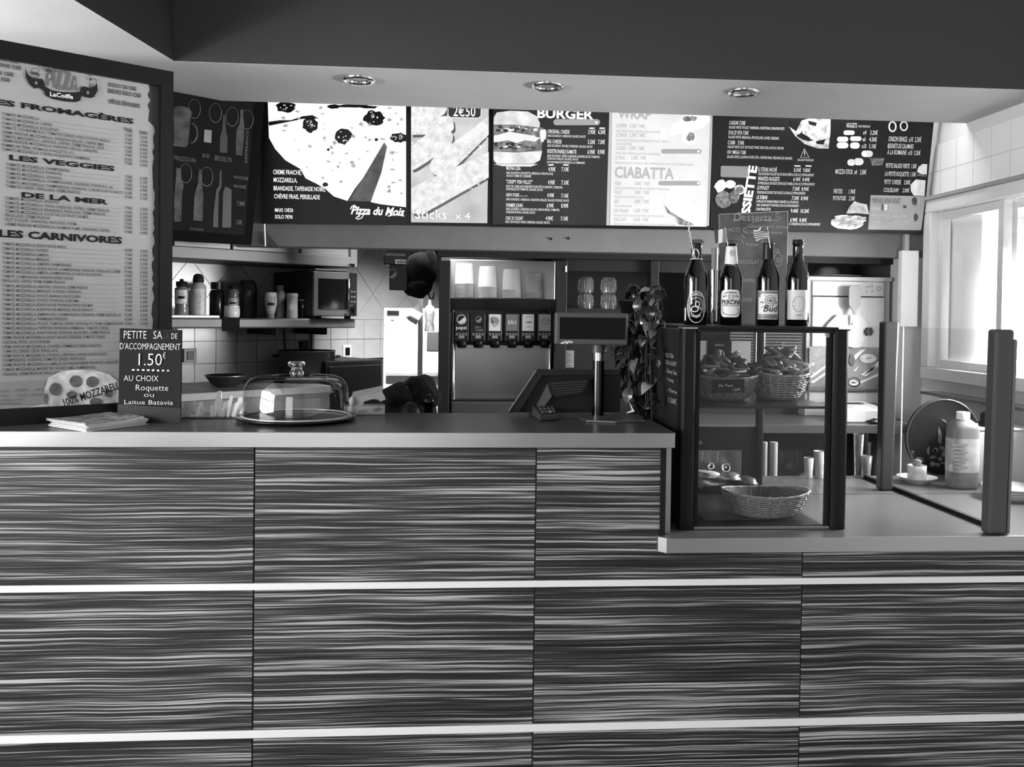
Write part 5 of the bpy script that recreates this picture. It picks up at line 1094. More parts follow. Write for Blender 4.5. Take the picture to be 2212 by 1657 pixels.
m = MB(); fc.text(m, "LA", *Zs([(775, 240)])[0], Zs([(870, 240)])[0][0], 13, 1); m.build('faded_lettering', mat('chalk_faded', 55, .9), cb_)
# ---- paper wrapped sticks in a clear holder
hx0, hx1 = pz(392, 905, ZB).x, pz(531, 905, ZB).x
stk = [(404, 872, 398, 12), (412, 872, 402, 10), (398, 880, 390, 8), (420, 870, 406, 9), (434, 872, 429, 10), (430, 880, 426, 8), (439, 882, 434, 8), (474, 848, 461, 10), (466, 872, 462, 9), (476, 866, 470, 9), (458, 880, 458, 8), (486, 872, 482, 9), (494, 868, 488, 9), (500, 858, 492, 7), (507, 874, 500, 10), (513, 872, 504, 9), (520, 862, 510, 12), (526, 870, 514, 10), (480, 884, 478, 10), (498, 886, 494, 9), (524, 880, 520, 8)]
wp = mat('paper_wrapper', 248, .7, noise=.02)
for i, (ut, vt_, ub, w) in enumerate(stk):
    yb = 2.125+.02*((i*7) % 5)/5; b0 = py(ub, 905, yb); b0.z = ZB+.003; t0 = py(ut, vt_, yb+.006*((i % 3)-1)); k = 1.1/1000*w/2*.92
    d = (t0-b0).normalized(); sd = Vector((d.z, 0, -d.x)).normalized(); m = MB(); m.obox((b0+t0)/2, (k, .0011, (t0-b0).length/2), (sd, d.cross(sd).normalized(), d))
    tp = t0-sd*k*.6; m.prism([t0-sd*k, t0+sd*k, t0+sd*k*.6+d*.005, t0-sd*k*.7+d*.003], (0, .001, 0))
    tag(m.build('paper_stick', wp), 'white paper wrapped stick standing in the clear holder left of cake dome', 'wrapped straw', 'wrapped paper sticks beside the cake dome')
hb = thing('straw_holder', 'low clear holder with the wrapped paper sticks on the bar', 'holder', ((hx0+hx1)/2, 2.13, ZB+.001))
MB().box((hx0-.004, 2.108, ZB+.0007), (hx1+.004, 2.162, ZB+.0024)).build('base', mat('clear_base', 60, .1), hb)
hpane = glassmat('acrylic', 255, 1.2)
MB().box((hx0-.004, 2.162, ZB+.0007), (hx1+.004, 2.1635, ZB+.03)).build('rear_wall', hpane, hb)
# ---- open pizza box at the rear edge
bx0 = pz(700, 897, ZB); Yb = 2.235
q0, q1 = py(763, 897, Yb-.05), py(832, 894, Yb-.035)
pb = thing('pizza_box', 'small open grey pizza carton right behind the cake dome', 'box', (q0.x, 2.2, ZB+.0006))
card = mat('carton', 150, .8, noise=.04); zz = ZB+.0008
f0 = Vector((q0.x-.02, 2.182, zz)); f1_ = Vector((q1.x, 2.195, zz)); dd_ = (f1_-f0).normalized(); nn_ = Vector((-dd_.y, dd_.x, 0)); w_ = (f1_-f0).length; hb_ = .022
def bw_(name, a, b, h, t=.0015): m = MB(); dv = (b-a).normalized(); m.prism([a, b, b+UPZ*h, a+UPZ*h], Vector((-dv.y, dv.x, 0))*t); return m.build(name, card, pb)
bw_('front_wall', f0, f1_, hb_); bw_('rear_wall', f0+nn_*.045, f1_+nn_*.045, hb_); bw_('side_wall', f1_, f1_+nn_*.045, hb_); bw_('side_wall', f0, f0+nn_*.045, hb_)
MB().prism([f0, f1_, f1_+nn_*.045, f0+nn_*.045], (0, 0, .0012)).build('base', card, pb)
ffb = Face(f0-nn_*.0006, dd_, UPZ); m = MB(); ffb.text2(m, "PIZZA", (775, 893), (793, 889), 5, 1); ffb.text2(m, "PIZZA", (809, 890), (826, 885), 7, 1, .02); m.build('lettering', mat('carton_ink', 80, .7), pb)
m = MB(); Z7 = zc(700, 780, 7.9); yy = 2.19
m.prism([py(u, v, yy) for u, v in Z7([(465, 650), (700, 590), (990, 535), (1030, 590), (1052, 655), (960, 690), (910, 655), (830, 650), (690, 690), (650, 760), (540, 790), (500, 730)])], (0, .0015, 0)); m.build('lid_flap', card, pb)
m = MB(); l0, l1 = py(758, 862, yy), py(825, 848, yy); m.prism([l0, l1, l1+Vector((0, .05, .012)), l0+Vector((0, .05, .012))], (0, 0, .0015)); m.build('lid', card, pb)
# ---- black bag heap behind the bar, resting on a lower ledge
MB().box((-.89, 2.246, 0), (.468, 2.62, .98)).build('rear_ledge', mat('ledge_black', 24, .6)); tag(bpy.data.objects['rear_ledge'], 'dark staff side ledge running behind and below the bar top', 'counter')
bgm = mat('black_fabric', 14, .95)
m = MB(); P = py(885, 850, 2.45); P.z = 1.10; lump(m, P, (.075, .07, .115), 3, .12, 3, .981); lump(m, py(860, 855, 2.42), (.045, .05, .035), 8, .16); lump(m, py(910, 838, 2.46), (.04, .04, .04), 2, .12)
lump(m, py(928, 860, 2.44), (.03, .04, .03), 14, .12)
bg = thing('black_bag', 'crumpled black fabric bag heaped behind the bar', 'bag', (P.x, P.y, .982)); m.build('bag_body', bgm, bg)
m = MB(); m.tube([py(872, 832, 2.4), py(890, 817, 2.4), py(915, 816, 2.4), py(925, 835, 2.4), py(940, 858, 2.4)], .006, 8); m.build('strap', mat('strap_black', 24, .8), bg)
m = MB(); c = py(887, 872, 2.33); c.z = 1.13
bm2 = [(.0, .043), (.012, .040), (.024, .028), (.028, .008), (.029, -.03), (.029, -.148)]
m.lathe([(r, z) for r, z in bm2], c=c, seg=24); tag(m.build('round_jar', mat('dull_dark', 36, .45)), 'round topped dark jar standing in front of the black bag', 'jar')
m = MB(); lump(m, py(926, 868, 2.34), (.017, .017, .02), 4, .08, 2); m.tube([(py(926, 868, 2.34)).xy.to_3d()+Vector((0, 0, .981)), py(926, 868, 2.34)], .012, 10); tag(m.build('black_bottle', mat('glossy_black', 12, .08)), 'small glossy black container beside the round dark jar', 'container')
m = MB(); lump(m, pz(754, 897, ZB)+Vector((0.006, 0, .034)), (.008, .008, .011), 4, .12, 2); lump(m, pz(754, 897, ZB)+Vector((0.004, 0, .013)), (.009, .009, .0125), 9, .1, 2); tag(m.build('crumpled_napkin', mat('napkin_white', 190, .9)), 'small crumpled pale paper behind the cake dome', 'paper')
# ---- payment terminal
tc0, tc1, tc2, tc3 = pz(1166, 911, ZB), pz(1207, 908, ZB), pz(1196, 890, ZB), pz(1141, 893, ZB)
ptm = thing('payment_terminal', 'small grey card payment terminal lying on the bar', 'payment terminal', (tc0+tc2)/2)
hw = lambda p, z: Vector((p.x, p.y, ZB+z))
m = MB(); bpz = [hw(tc0, .0008), hw(tc1, .0008), hw(tc2, .0008), hw(tc3, .0008)]; tpz = [hw(tc0, .014), hw(tc1, .014), hw(tc2, .034), hw(tc3, .034)]
m.add(bpz+tpz, [(0, 3, 2, 1), (4, 5, 6, 7), (0, 1, 5, 4), (1, 2, 6, 5), (2, 3, 7, 6), (3, 0, 4, 7)]); m.build('body', mat('terminal_grey', 60, .35), ptm, bevel=.003)
def tq(name, a, b, c, d, m_, off=.0012):
    X = lambda s, t: (tpz[0]*(1-s)+tpz[1]*s)*(1-t)+(tpz[3]*(1-s)+tpz[2]*s)*t
    nrm = (tpz[1]-tpz[0]).cross(tpz[3]-tpz[0]).normalized(); nrm = nrm if nrm.z > 0 else -nrm
    mm = MB(); mm.prism([X(a, b)+nrm*.0002, X(c, b)+nrm*.0002, X(c, d)+nrm*.0002, X(a, d)+nrm*.0002], nrm*off); return mm.build(name, m_, ptm)
tq('screen', .2, .72, .82, .93, mat('lcd_grey', 120, .2)); tq('keypad_plate', .12, .08, .9, .66, black, .0006)
for r in range(3):
    for k in range(4): tq('key', .17+k*.185, .12+r*.18, .17+k*.185+.13, .12+r*.18+.1, mat('key_light', 185, .4) if (r == 0 and k == 2) else mat('key_grey', 110, .4), .0022)
# ---- monitor seen from behind and receipt printer
mo = thing('till_monitor', 'dark till monitor seen from behind, leaning back on the bar', 'monitor', (py(1190, 893, 2.19).x, 2.21, ZB+.0006))
yy = 2.17; m = MB()
m.prism([py(u, v, yy) for u, v in ((1100, 891), (1122, 891), (1172, 812), (1285, 811), (1340, 811), (1340, 799), (1160, 798))], (0, .014, 0)); m.build('frame', mat('monitor_frame', 34, .4), mo, bevel=.0015)
m = MB(); m.prism([py(u, v, yy+.012) for u, v in ((1112, 891), (1340, 891), (1340, 805), (1165, 806))], (0, .012, 0)); m.build('rear_shell', mat('monitor_shell', 18, .55), mo)
m = MB(); m.tube([py(1099, 889, yy-.001), py(1159, 800, yy-.001)], .0022, 8); m.build('edge_trim', mat('monitor_trim', 105, .3, metal=.6), mo)
m = MB(); m.prism([py(u, v, yy-.008) for u, v in ((1183, 824), (1272, 819), (1268, 834), (1256, 851), (1202, 858), (1193, 853))], (0, .02, 0)); m.build('louvre_block', mat('louvre_dark', 30, .45), mo)
for i in range(5): m = MB(); a, b = py(1190+i*2.2, 829+i*5.4, yy-.009), py(1268-i*3, 825+i*5.2, yy-.009); m.tube([a, b], .0011, 5); m.build('louvre', mat('louvre_light', 58, .4), mo)
m = MB(); m.prism([py(u, v, yy-.004) for u, v in ((1160, 876), (1183, 830), (1192, 856), (1176, 878))], (0, .01, 0)); m.build('side_bracket', mat('bracket_grey', 66, .5), mo)
# ---- customer display on a pole
pd = pz(1291, 901, ZB)
cs = thing('pole_display', 'customer display screen on a dark chrome pole with flat steel foot', 'display', (pd.x, pd.y, ZB+.0006))
m = MB(); ft = [pz(u, v, ZB) for u, v in ((1243, 903), (1268, 912), (1330, 914.5), (1394, 911), (1398, 902), (1300, 893))]; m.prism([p+Vector((0, 0, .0006)) for p in ft], (0, 0, .004)); m.build('foot_plate', mat('foot_steel', 150, .3, metal=.8), cs, bevel=.001)
zA = lambda v: py(1291, v, pd.y).z
m = MB(); m.tube([(pd.x, pd.y, ZB+.004), (pd.x, pd.y, zA(779))], .0148, 28); m.build('pole', mat('black_chrome', 60, .16, metal=1), cs)
m = MB(); m.tube([(pd.x, pd.y, zA(779)), (pd.x, pd.y, zA(760))], .0122, 24); m.build('inner_pole', chrome, cs)
m = MB(); m.tube([(pd.x, pd.y+.004, zA(762)), (pd.x, pd.y+.004, zA(742))], .0165, 24); m.build('collar', dgrey, cs)
m = MB(); a = py(1310, 758, pd.y); m.tube([a-Vector((.012, 0, 0)), a], .005, 12); m.build('knob', chrome, cs)
dyy = pd.y-.03
m = MB(); vbox(m, 1200, 676, 1357, 745, dyy, dyy+.028); m.build('housing', mat('display_housing', 70, .4), cs, bevel=.003)
m = MB(); vbox(m, 1209, 686, 1351, 733, dyy-.0012, dyy); m.build('screen', mat('display_screen', 18, .1), cs)
fdp = frontface(dyy-.0006); m = MB(); fdp.text(m, "eight", 1215, 741, 1237, 6, 1, .02, .2); fdp.poly(m, [(1210, 742), (1216, 738), (1222, 741), (1216, 743)], 1); m.build('logo', mat('logo_white', 232, .5), cs)
m = MB(); vbox(m, 1216, 757, 1240, 794, 3.3, 3.305); o = m.build('notice_sheet', mat('notice_paper', 120, .7)); tag(o, 'small printed sheet taped to the dark unit behind the pole', 'paper')
fn = frontface(3.299); m = MB()
for i in range(8): fn.rect(m, 1219, 761+i*4, 1219+(14 if i % 3 else 9), 762.4+i*4, 1)
q = m.build('print', dgrey, o)

# ================================================================== DISPLAY CASE
X0, X1, Y0_, Y1_ = .5285, .906, 1.94, 2.45
ZT = py(1600, 708, 1.95).z
pm_ = mat('anodised_black', 34, .32, metal=.3)
dcs = thing('display_case', 'black framed glass display case on the lower worktop', 'display case', ((X0+X1)/2, 2.2, ZL+.0006))
def casebox(name, lo, hi, m_, bv=.001, lab=None): return MB().box(lo, hi).build(name, m_, dcs, bevel=bv, label=lab)
zb0 = ZL+.0008
def post(x, y, w=.034):
    m = MB(); P = []
    for i in range(16): a = 2*pi*i/16; r = w/2; P.append((x+r*(abs(cos(a))**.6)*(1 if cos(a) > 0 else -1), y+r*(abs(sin(a))**.6)*(1 if sin(a) > 0 else -1), zb0))
    m.prism(P, (0, 0, ZT-.004-zb0)); o = m.build('post', pm_, dcs); return o
post(X0+.018, Y0_+.017, .036); post(X1-.006, Y0_+.017, .038); post(X0+.014, Y1_-.014, .028); post(X1-.014, Y1_-.014, .02)
MB().box((X0+.036, Y0_+.008, zb0), (X0+.045, Y0_+.022, ZT-.004)).build('seal_strip', blackm, dcs); MB().box((X1-.034, Y0_+.008, zb0), (X1-.026, Y0_+.022, ZT-.02)).build('seal_strip', blackm, dcs)
casebox('top_plate', (X0+.012, Y0_+.004, ZT-.004), (X1-.012, Y1_, ZT+.0035), mat('case_top', 36, .3))
MB().box((X0-.055, Y1_-.2, ZT-.004), (X0+.012, Y1_, ZT+.0035)).build('top_extension', mat('case_top', 36), dcs)
casebox('post_cap', (X0, Y0_-.001, ZT-.004), (X0+.036, Y0_+.036, ZT), chrome); casebox('post_cap', (X1-.026, Y0_-.002, ZT-.004), (X1+.013, Y0_+.036, ZT-.001), pm_)
casebox('top_edge_strip', (X0+.036, Y0_+.002, ZT-.010), (X1-.026, Y0_+.008, ZT-.004), black)
MB().box((X0+.04, Y0_+.012, zb0+.004), (X1-.028, Y0_+.016, ZT-.006)).build('front_pane', pane, dcs)
MB().box((X1-.010, Y0_+.036, zb0+.004), (X1-.006, Y1_-.02, ZT-.006)).build('side_pane', pane, dcs)
lp = casebox('side_chalk_panel', (X0+.004, Y0_+.034, zb0), (X0+.010, Y1_-.026, ZT-.006), chalkboard)
fl = Face((X0+.0035, Y0_+.1, 1), (0, -1, 0)); m = MB()
for s, u0, v, u1, h in (("ICE TEA", 1438, 771, 1455, 9), ("COCA LIGHT", 1436, 786, 1461, 9), ("- Sirop Gaz", 1438, 804, 1462, 9), ("+ sirop", 1440, 822, 1455, 8), ("- Verre", 1441, 845, 1462, 9), ("1.50€", 1444, 868, 1461, 11)): fl.text(m, s, u0, v, u1, h, 1)
m.build('chalk_lettering', chalk_dim, lp)
zs_ = py(1600, 876, Y0_+.03).z
casebox('shelf', (X0+.012, Y0_+.02, zs_-.006), (X1-.012, Y1_-.03, zs_), mat('case_shelf', 30, .25))
casebox('floor_tray', (X0+.03, Y0_+.03, zb0), (X1-.03, Y1_-.02, zb0+.003), mat('case_floor', 46, .3)); casebox('sill', (X0+.036, Y0_+.004, zb0), (X1-.026, Y0_+.010, zb0+.006), mat('sill_steel', 150, .35, metal=.8))
# rear panel of the lower compartment with a window cut in it
xa, xb = X0+.03, py(1645, 980, Y1_-.012).x; za, zb2 = zb0+.004, py(1560, 922, Y1_-.012).z
wx0, wx1 = py(1500, 1000, Y1_-.012).x, py(1603, 1000, Y1_-.012).x; wz0, wz1 = py(1550, 1034, Y1_-.012).z, py(1550, 972, Y1_-.012).z
m = MB(); yy = Y1_-.018
m.box((xa, yy, za), (xb, yy+.01, wz0)); m.box((xa, yy, wz1), (xb, yy+.01, zb2)); m.box((wx1, yy, wz0), (xb, yy+.01, wz1)); m.box((xa, yy, wz0), (max(xa+.002, wx0), yy+.01, wz1)); m.build('rear_panel', blackm, dcs)
m = MB(); vbox(m, 1510, 953, 1517, 960, yy-.002, yy); m.build('screw', mat('screw_grey', 90, .4), dcs)
m = MB(); vbox(m, 1495, 965, 1612, 1045, Y1_+.09, Y1_+.1); tag(m.build('steel_splash', STEELD), 'dull steel plate behind the case opening with the spoons', 'plate')
for i, (u0, v0, u1, v1, kind) in enumerate(((1519, 973, 1514, 1003, 0), (1532, 973, 1532, 1000, 1), (1552, 975, 1548, 1003, 0), (1563, 973, 1563, 1000, 2))):
    yk = Y1_+.07; m = MB(); p, q = py(u0, v0, yk), py(u1, v1, yk); m.tube([p, q], .0014, 6)
    if kind:
        lr = .011 if kind == 1 else .015; lc = py(u1+(3 if kind == 1 else 4), 1006 if kind == 1 else 1009, yk); n = 22; vs = []
        for r_, d_ in ((0, .006), (.6, .004), (.9, 0), (1, -.004)):
            for a_ in range(n): t_ = 2*pi*a_/n; vs.append(lc+Vector((lr*r_*cos(t_), d_, lr*r_*sin(t_))))
        m.add(vs, [(k_*n+a_, k_*n+(a_+1) % n, (k_+1)*n+(a_+1) % n, (k_+1)*n+a_) for k_ in range(3) for a_ in range(n)], True)
    o = m.build('ladle' if kind else 'skewer', chrome); tag(o, ('thin bright steel skewer hanging left of the small ladle', 'small hanging steel ladle behind the case', 'bright steel skewer hanging between the two ladles', 'large bright steel ladle hanging behind the case opening')[i], 'utensil')
m = MB(); m.tube([py(1495, 972, Y1_+.07), py(1612, 972, Y1_+.07)], .002, 8); tag(m.build('hanging_rail', chrome), 'thin steel rail holding the ladles behind the case', 'rail')
# ---- baskets
def basket(name_label, c, rx_, ry_, h, flare, rz=0, rows=11, lab='basket'):
    t = thing('wicker_basket', name_label, 'basket', c); t.rotation_euler[2] = rz
    wm_ = mat('wicker', 116, .6, noise=.18, scale=120); n = 72
    m = MB()
    for r in range(rows):
        k = r/(rows-1); s = flare+(1-flare)*sqrt(k) if flare < 1 else 1; z = .003+h*k
        pts = []
        for i in range(n+1): a = 2*pi*i/n; w = .0011*sin(18*a+pi*r); pts.append((cos(a)*(rx_*s+w), sin(a)*(ry_*s+w), z+.004*k*cos(2*a)))
        m.tube(pts, .0021 if r < rows-1 else .0036, 5, cap=False)
    o = m.build('woven_wall', wm_, t, local=True, fix=False); o['kind'] = 'stuff'
    for i in range(24):
        a = 2*pi*(i+.5)/24; m = MB(); m.tube([(cos(a)*rx_*(flare+(1-flare)*sqrt(k)), sin(a)*ry_*(flare+(1-flare)*sqrt(k)), .003+h*k) for k in (0, .15, .35, .6, .8, 1)], .0026, 5); m.build('rib', wm_, t, local=True)
    m = MB(); sv = []
    m.lathe([(flare*.98, .002)]+[(flare+(1-flare)*sqrt(k)-.03, .003+h*k) for k in (.05, .15, .3, .5, .75, .96)], seg=40, cap=(True, False)); m.v = [Vector((v.x*rx_, v.y*ry_, v.z)) for v in m.v]
    m.build('inner_lining', mat('wicker_inner', 72, .8, noise=.2, scale=90), t, local=True)
    return t
q = py(1655, 1121, 2.06)
basket('empty oval wicker basket on the floor of the display case', (q.x, 2.07, zb0+.0035), .106, .07, .055, .6)
b1_ = basket('left wicker basket full of wrapped biscuits on the upper case shelf', (py(1560, 870, 2.1).x, 2.11, zs_+.0005), .088, .075, .056, .62)
b2_ = basket('right flared wicker basket full of biscuits on the upper case shelf', (py(1680, 870, 2.13).x, 2.13, zs_+.0005), .072, .08, .062, .55)
# wrapped biscuits
bm_ = MB(); n = 10; ring = []
for k, (x, s) in enumerate(((-.026, .45), (-.021, .85), (-.008, 1), (.008, 1), (.021, .85), (.026, .45))):
    for i in range(n): a = 2*pi*i/n; ring.append(Vector((x, .0095*s*cos(a), .0042*s*sin(a)*(1 if k not in (0, 5) else .4))))
bm_.add(ring, [(k*n+i, k*n+(i+1) % n, (k+1)*n+(i+1) % n, (k+1)*n+i) for k in range(5) for i in range(n)]+[tuple(range(n))[::-1], tuple(range(5*n, 6*n))], True)
bmes = [bm_.mesh('biscuit', mat('wrapper_%d' % g_, g_, .35, noise=.25, scale=60)) for g_ in (84, 118, 150)]
rb = random.Random(21)
def heap(c, rx_, ry_, z0, z1, n, label, group):
    for i in range(n):
        k = i/n; zz_ = z0+(z1-z0)*k; s = 1-.6*k**2; a = rb.uniform(0, 2*pi); r = sqrt(rb.random())*s
        o = bpy.data.objects.new('biscuit', bmes[rb.choice((0, 0, 1, 1, 2))]); COL.objects.link(o)
        o.location = (c[0]+rx_*r*cos(a), c[1]+ry_*r*sin(a), zz_); o.rotation_euler = (rb.uniform(-.5, .5), rb.uniform(-.7, .7), rb.uniform(0, pi)); o.scale = [rb.uniform(.9, 1.15)]*3
        tag(o, label, 'biscuit', group)
heap(b1_.location, .082, .05, zs_+.022, zs_+.108, 60, 'small wrapped biscuit heaped in the left case basket', 'wrapped biscuits in the left basket')
heap(b2_.location, .078, .055, zs_+.026, zs_+.122, 70, 'small wrapped biscuit heaped in the right case basket', 'wrapped biscuits in the right basket')
# snack bags on the case floor
for i, (u, v, rx_, rz_, g_, lb) in enumerate(((1530, 1043, .045, .014, 150, 'pale crumpled snack bag lowest on the case floor'), (1560, 1030, .05, .012, 92, 'grey crumpled snack bag lying across the pale one'), (1605, 1040, .04, .014, 60, 'dark glossy snack bag right of the other bags'), (1525, 1024, .034, .009, 190, 'bright striped snack bag on top at the left'))):
    c = py(u, v, 2.36); m = MB(); c.z = max(c.z, zb0+.018) if i in (0, 2) else c.z; lump(m, c, (rx_, .035, rz_), 30+i, .16, 3, zb0+.0035); tag(m.build('snack_bag', mat('bag_%d' % g_, g_, .22, noise=.3, scale=25)), lb, 'snack bag')
m = MB(); a, b = py(1500, 1056, 2.36), py(1620, 1056, 2.36); m.box((a.x+.015, 2.32, zb0+.0032), (b.x, 2.40, py(1560, 1046, 2.36).z)); tag(m.build('snack_tray', black, None, bevel=.003), 'black tray carrying the snack bags in the case', 'tray')
# price card and framed card
yy = 2.022; pcd = thing('price_card', 'small black price card propped on the left biscuit basket', 'price card', py(1576, 850, yy))
m = MB(); m.prism([py(1540, 823, yy), py(1541, 849, yy), py(1608, 847, yy), py(1608, 818, yy)], (0, .0025, 0)); m.build('card', blackm, pcd)
fpc = frontface(yy-.0004); m = MB(); fpc.text2(m, "Mr Tom", (1553, 836), (1583, 835), 5, 1); fpc.text2(m, "1.50€", (1583, 845), (1600, 843), 5, 1); m.build('chalk_lettering', chalk, pcd)
yy = 2.4; wc = thing('folded_card', 'pale folded card with black centre label standing behind the baskets', 'card', py(1565, 870, yy)); wc.location.z = zs_
m = MB(); a = py(1508, 736, yy); b = py(1622, 736, yy); m.box((a.x+.002, yy, zs_+.0005), (b.x, yy+.004, a.z)); m.build('sheet', mat('card_pale', 190, .6), wc)
m = MB(); vbox(m, 1528, 736, 1580, 787, yy-.0008, yy); m.build('label', black, wc)
fwc = frontface(yy-.0012); m = MB(); fwc.ring(m, 1554, 767, 11.5, 11.5, 2, 1); fwc.text(m, "SUCRE EN VRAC", 1544, 747, 1564, 3, 1, .02); fwc.text(m, "Carte", 1547, 769, 1561, 4, 1); m.build('logo', mat('card_mark', 190, .6), wc)

# ================================================================== ON TOP OF THE CASE
zt_ = ZT+.004
YBt = 2.06
beer = mat('brown_glass', 10, .05, spec=.9, coat=.5); lw_ = mat('label_white', 214, .5); lg_ = mat('label_grey', 118, .45, noise=.12, scale=60); ink = mat('label_ink', 40, .5); foil = mat('label_foil', 150, .35, metal=.4); inkm = mat('label_mid_ink', 110, .5)
def bottle(u, wpx, vtop, label, cap=True, short=False):
    p = py(u, 702, YBt); k = (p-CAM).dot(FW)/F; R = wpx*k/2; Hh = py(u, vtop, YBt).z-zt_
    t = thing('beer_bottle', label, 'bottle', (p.x, YBt, zt_))
    pr_ = [(.90, 0), (1, .012), (1, .30*1.0), (1, .545), (.96, .585), (.84, .64), (.62, .71), (.50, .76), (.455, .83), (.44, .905), (.44, .945), (.52, .95), (.52, .965), (.48, .97), (.48, .985)]
    m = MB().lathe([(r*R, z*Hh) for r, z in pr_], seg=40, cap=(True, True)); m.build('glass', beer, t, local=True)
    if cap:
        m = MB(); n = 42; vs = []
        for z, r, j in ((.958, .60, .05), (.972, .58, .04), (.992, .52, 0), (1.0, .44, 0)):
            for i in range(n): a = 2*pi*i/n; rr_ = R*(r+j*(1 if i % 2 else -1)); vs.append(Vector((rr_*cos(a), rr_*sin(a), z*Hh)))
        m.add(vs, [(k_*n+i, k_*n+(i+1) % n, (k_+1)*n+(i+1) % n, (k_+1)*n+i) for k_ in range(3) for i in range(n)]+[tuple(range(3*n, 4*n))]); m.build('crown_cap', mat('cap_grey', 110, .3, metal=.6), t, local=True)
    else: MB().lathe([(.42*R, .985*Hh), (.46*R, .99*Hh), (.48*R, 1.0*Hh), (.40*R, 1.0*Hh), (.38*R, .97*Hh)], seg=30, cap=(False, False)).build('lip', beer, t, local=True)
    return t, Cyl((p.x, YBt, zt_), R), R, Hh
def cone_patch(t, R, Hh, z0, z1, r0, r1, a0, a1, m_, name, slant=0):
    c = t.location; d = CAM-c; an = atan2(d.x, -d.y); m = MB(); n = 16; vs = []
    for i in range(n+1):
        a = an+a0+(a1-a0)*i/n; s = slant*(i/n-.5)
        for z, r in ((z0+s, r0), (z1, r1)): vs.append(Vector((c.x+sin(a)*(R*r+.0006), c.y-cos(a)*(R*r+.0006), c.z+z*Hh)))
    m.add(vs, [(2*i, 2*i+2, 2*i+3, 2*i+1) for i in range(n)], True); return m.build(name, m_, t)
# first: oval label with script emblem
t, c, R, Hh = bottle(1502, 51, 518, 'brown beer bottle with dark oval label and twisted straw, leftmost of four')
m = MB(); c.blob(m, .0015, .42*.5*Hh+.001*0, .0225, .038, .0006, 30); m.build('label', lg_, t)
m = MB(); c.ring(m, .0015, .21*Hh, .0225, .038, .0015); c.ring(m, .0015, .215*Hh, .0155, .022, .0012); c.text(m, "BROOKLYN", -.014, .315*Hh, .017, .0065, .0014, .03, 0, .006); c.text(m, "LAGER", -.009, .105*Hh, .012, .006, .0014, .03, 0, -.004)
c.ring(m, .004, .245*Hh, .0055, .007, .002); c.ring(m, -.002, .185*Hh, .009, .0075, .0025); c.stroke(m, [(-.002, .22*Hh), (.004, .215*Hh), (.010, .2*Hh), (.013, .18*Hh)], .002); m.build('label_print', mat('print_pale', 205, .5), t)
cone_patch(t, R, Hh, .765, .95, .50, .455, -.95, .95, mat('neck_dark', 34, .35), 'neck_label'); m = MB(); c2 = Cyl(tuple(t.location), R*.49); c2.blob(m, -.002, .83*Hh, .0085, .0125, .001, 20); m.build('neck_medallion', mat('print_pale', 205), t)
m = MB(); c2.ring(m, -.001, .845*Hh, .003, .004, .0012, .0016); c2.ring(m, -.003, .82*Hh, .004, .003, .0012, .0016); m.build('neck_print', ink, t)
MB().lathe([(R*.525, .768*Hh), (R*.522, .776*Hh)], seg=30, cap=(False, False)).build('foil_band', mat('print_pale', 205), t, local=True)
MB().lathe([(R*.475, .925*Hh), (R*.475, .932*Hh)], seg=30, cap=(False, False)).build('foil_band', mat('print_pale', 205), t, local=True)
m = MB(); c.patch(m, -.030, .05*Hh, -.0245, .2*Hh, .0007, 4); m.build('side_tag', lw_, t)
m = MB(); ps = []
base_ = py(1497, 540, YBt-.018); topp = py(1485, 480, YBt-.01)
for i in range(41): k = i/40; ps.append(base_*(1-k)+topp*k+Vector((sin(k*34)*.0012, cos(k*34)*.0012, 0))*(1 if k > .35 else 0))
m.tube(ps, .0016, 6); tag(m.build('twisted_stirrer', mat('stirrer_pale', 190, .4)), 'twisted pale stirrer stick leaning on the leftmost beer bottle', 'stirrer')
# second: white rounded label reading PERONI
t, c, R, Hh = bottle(1577, 49, 519, 'brown beer bottle with rounded white label reading PERONI, pale neck label')
m = MB(); c.patch(m, -.0245, .095*Hh, .0245, .415*Hh, .0006, 24, .012); m.build('label', lw_, t)
m = MB(); c.text(m, "PERONI", -.021, .245*Hh, .023, .0105, .0012, .025); c.text(m, "NASTRO AZZURRO", -.020, .222*Hh, .022, .0035, .0012); m.build('label_lettering', ink, t)
m = MB(); c.ring(m, .0015, .335*Hh, .0065, .0085, .0014); c.ring(m, .0015, .335*Hh, .003, .004, .001)
for s in (-1, 1): c.stroke(m, [(s*.009+.001, .34*Hh), (s*.014+.001, .345*Hh), (s*.018+.001, .33*Hh)], .003); c.stroke(m, [(s*.021+.001, .17*Hh), (s*.019+.001, .15*Hh), (s*.012+.001, .128*Hh), (.001, .12*Hh)], .0018); c.blob(m, s*.019, .19*Hh, .0016, .002)
c.stroke(m, [(-.014, .37*Hh), (-.006, .385*Hh), (.004, .387*Hh), (.014, .378*Hh)], .003); m.build('label_print', inkm, t)
cone_patch(t, R, Hh, .70, .925, .60, .455, -1.25, 1.25, mat('label_white', 214), 'neck_label', .06); cone_patch(t, R, Hh, .665, .705, .70, .62, -1.2, 1.2, mat('neck_mid', 96, .4), 'neck_stripe', .06)
m = MB(); c2 = Cyl(tuple(t.location), R*.52); c2.ring(m, .003, .845*Hh, .0062, .0075, .0012); c2.ring(m, .003, .845*Hh, .003, .003, .001); m.build('neck_print', inkm, t)
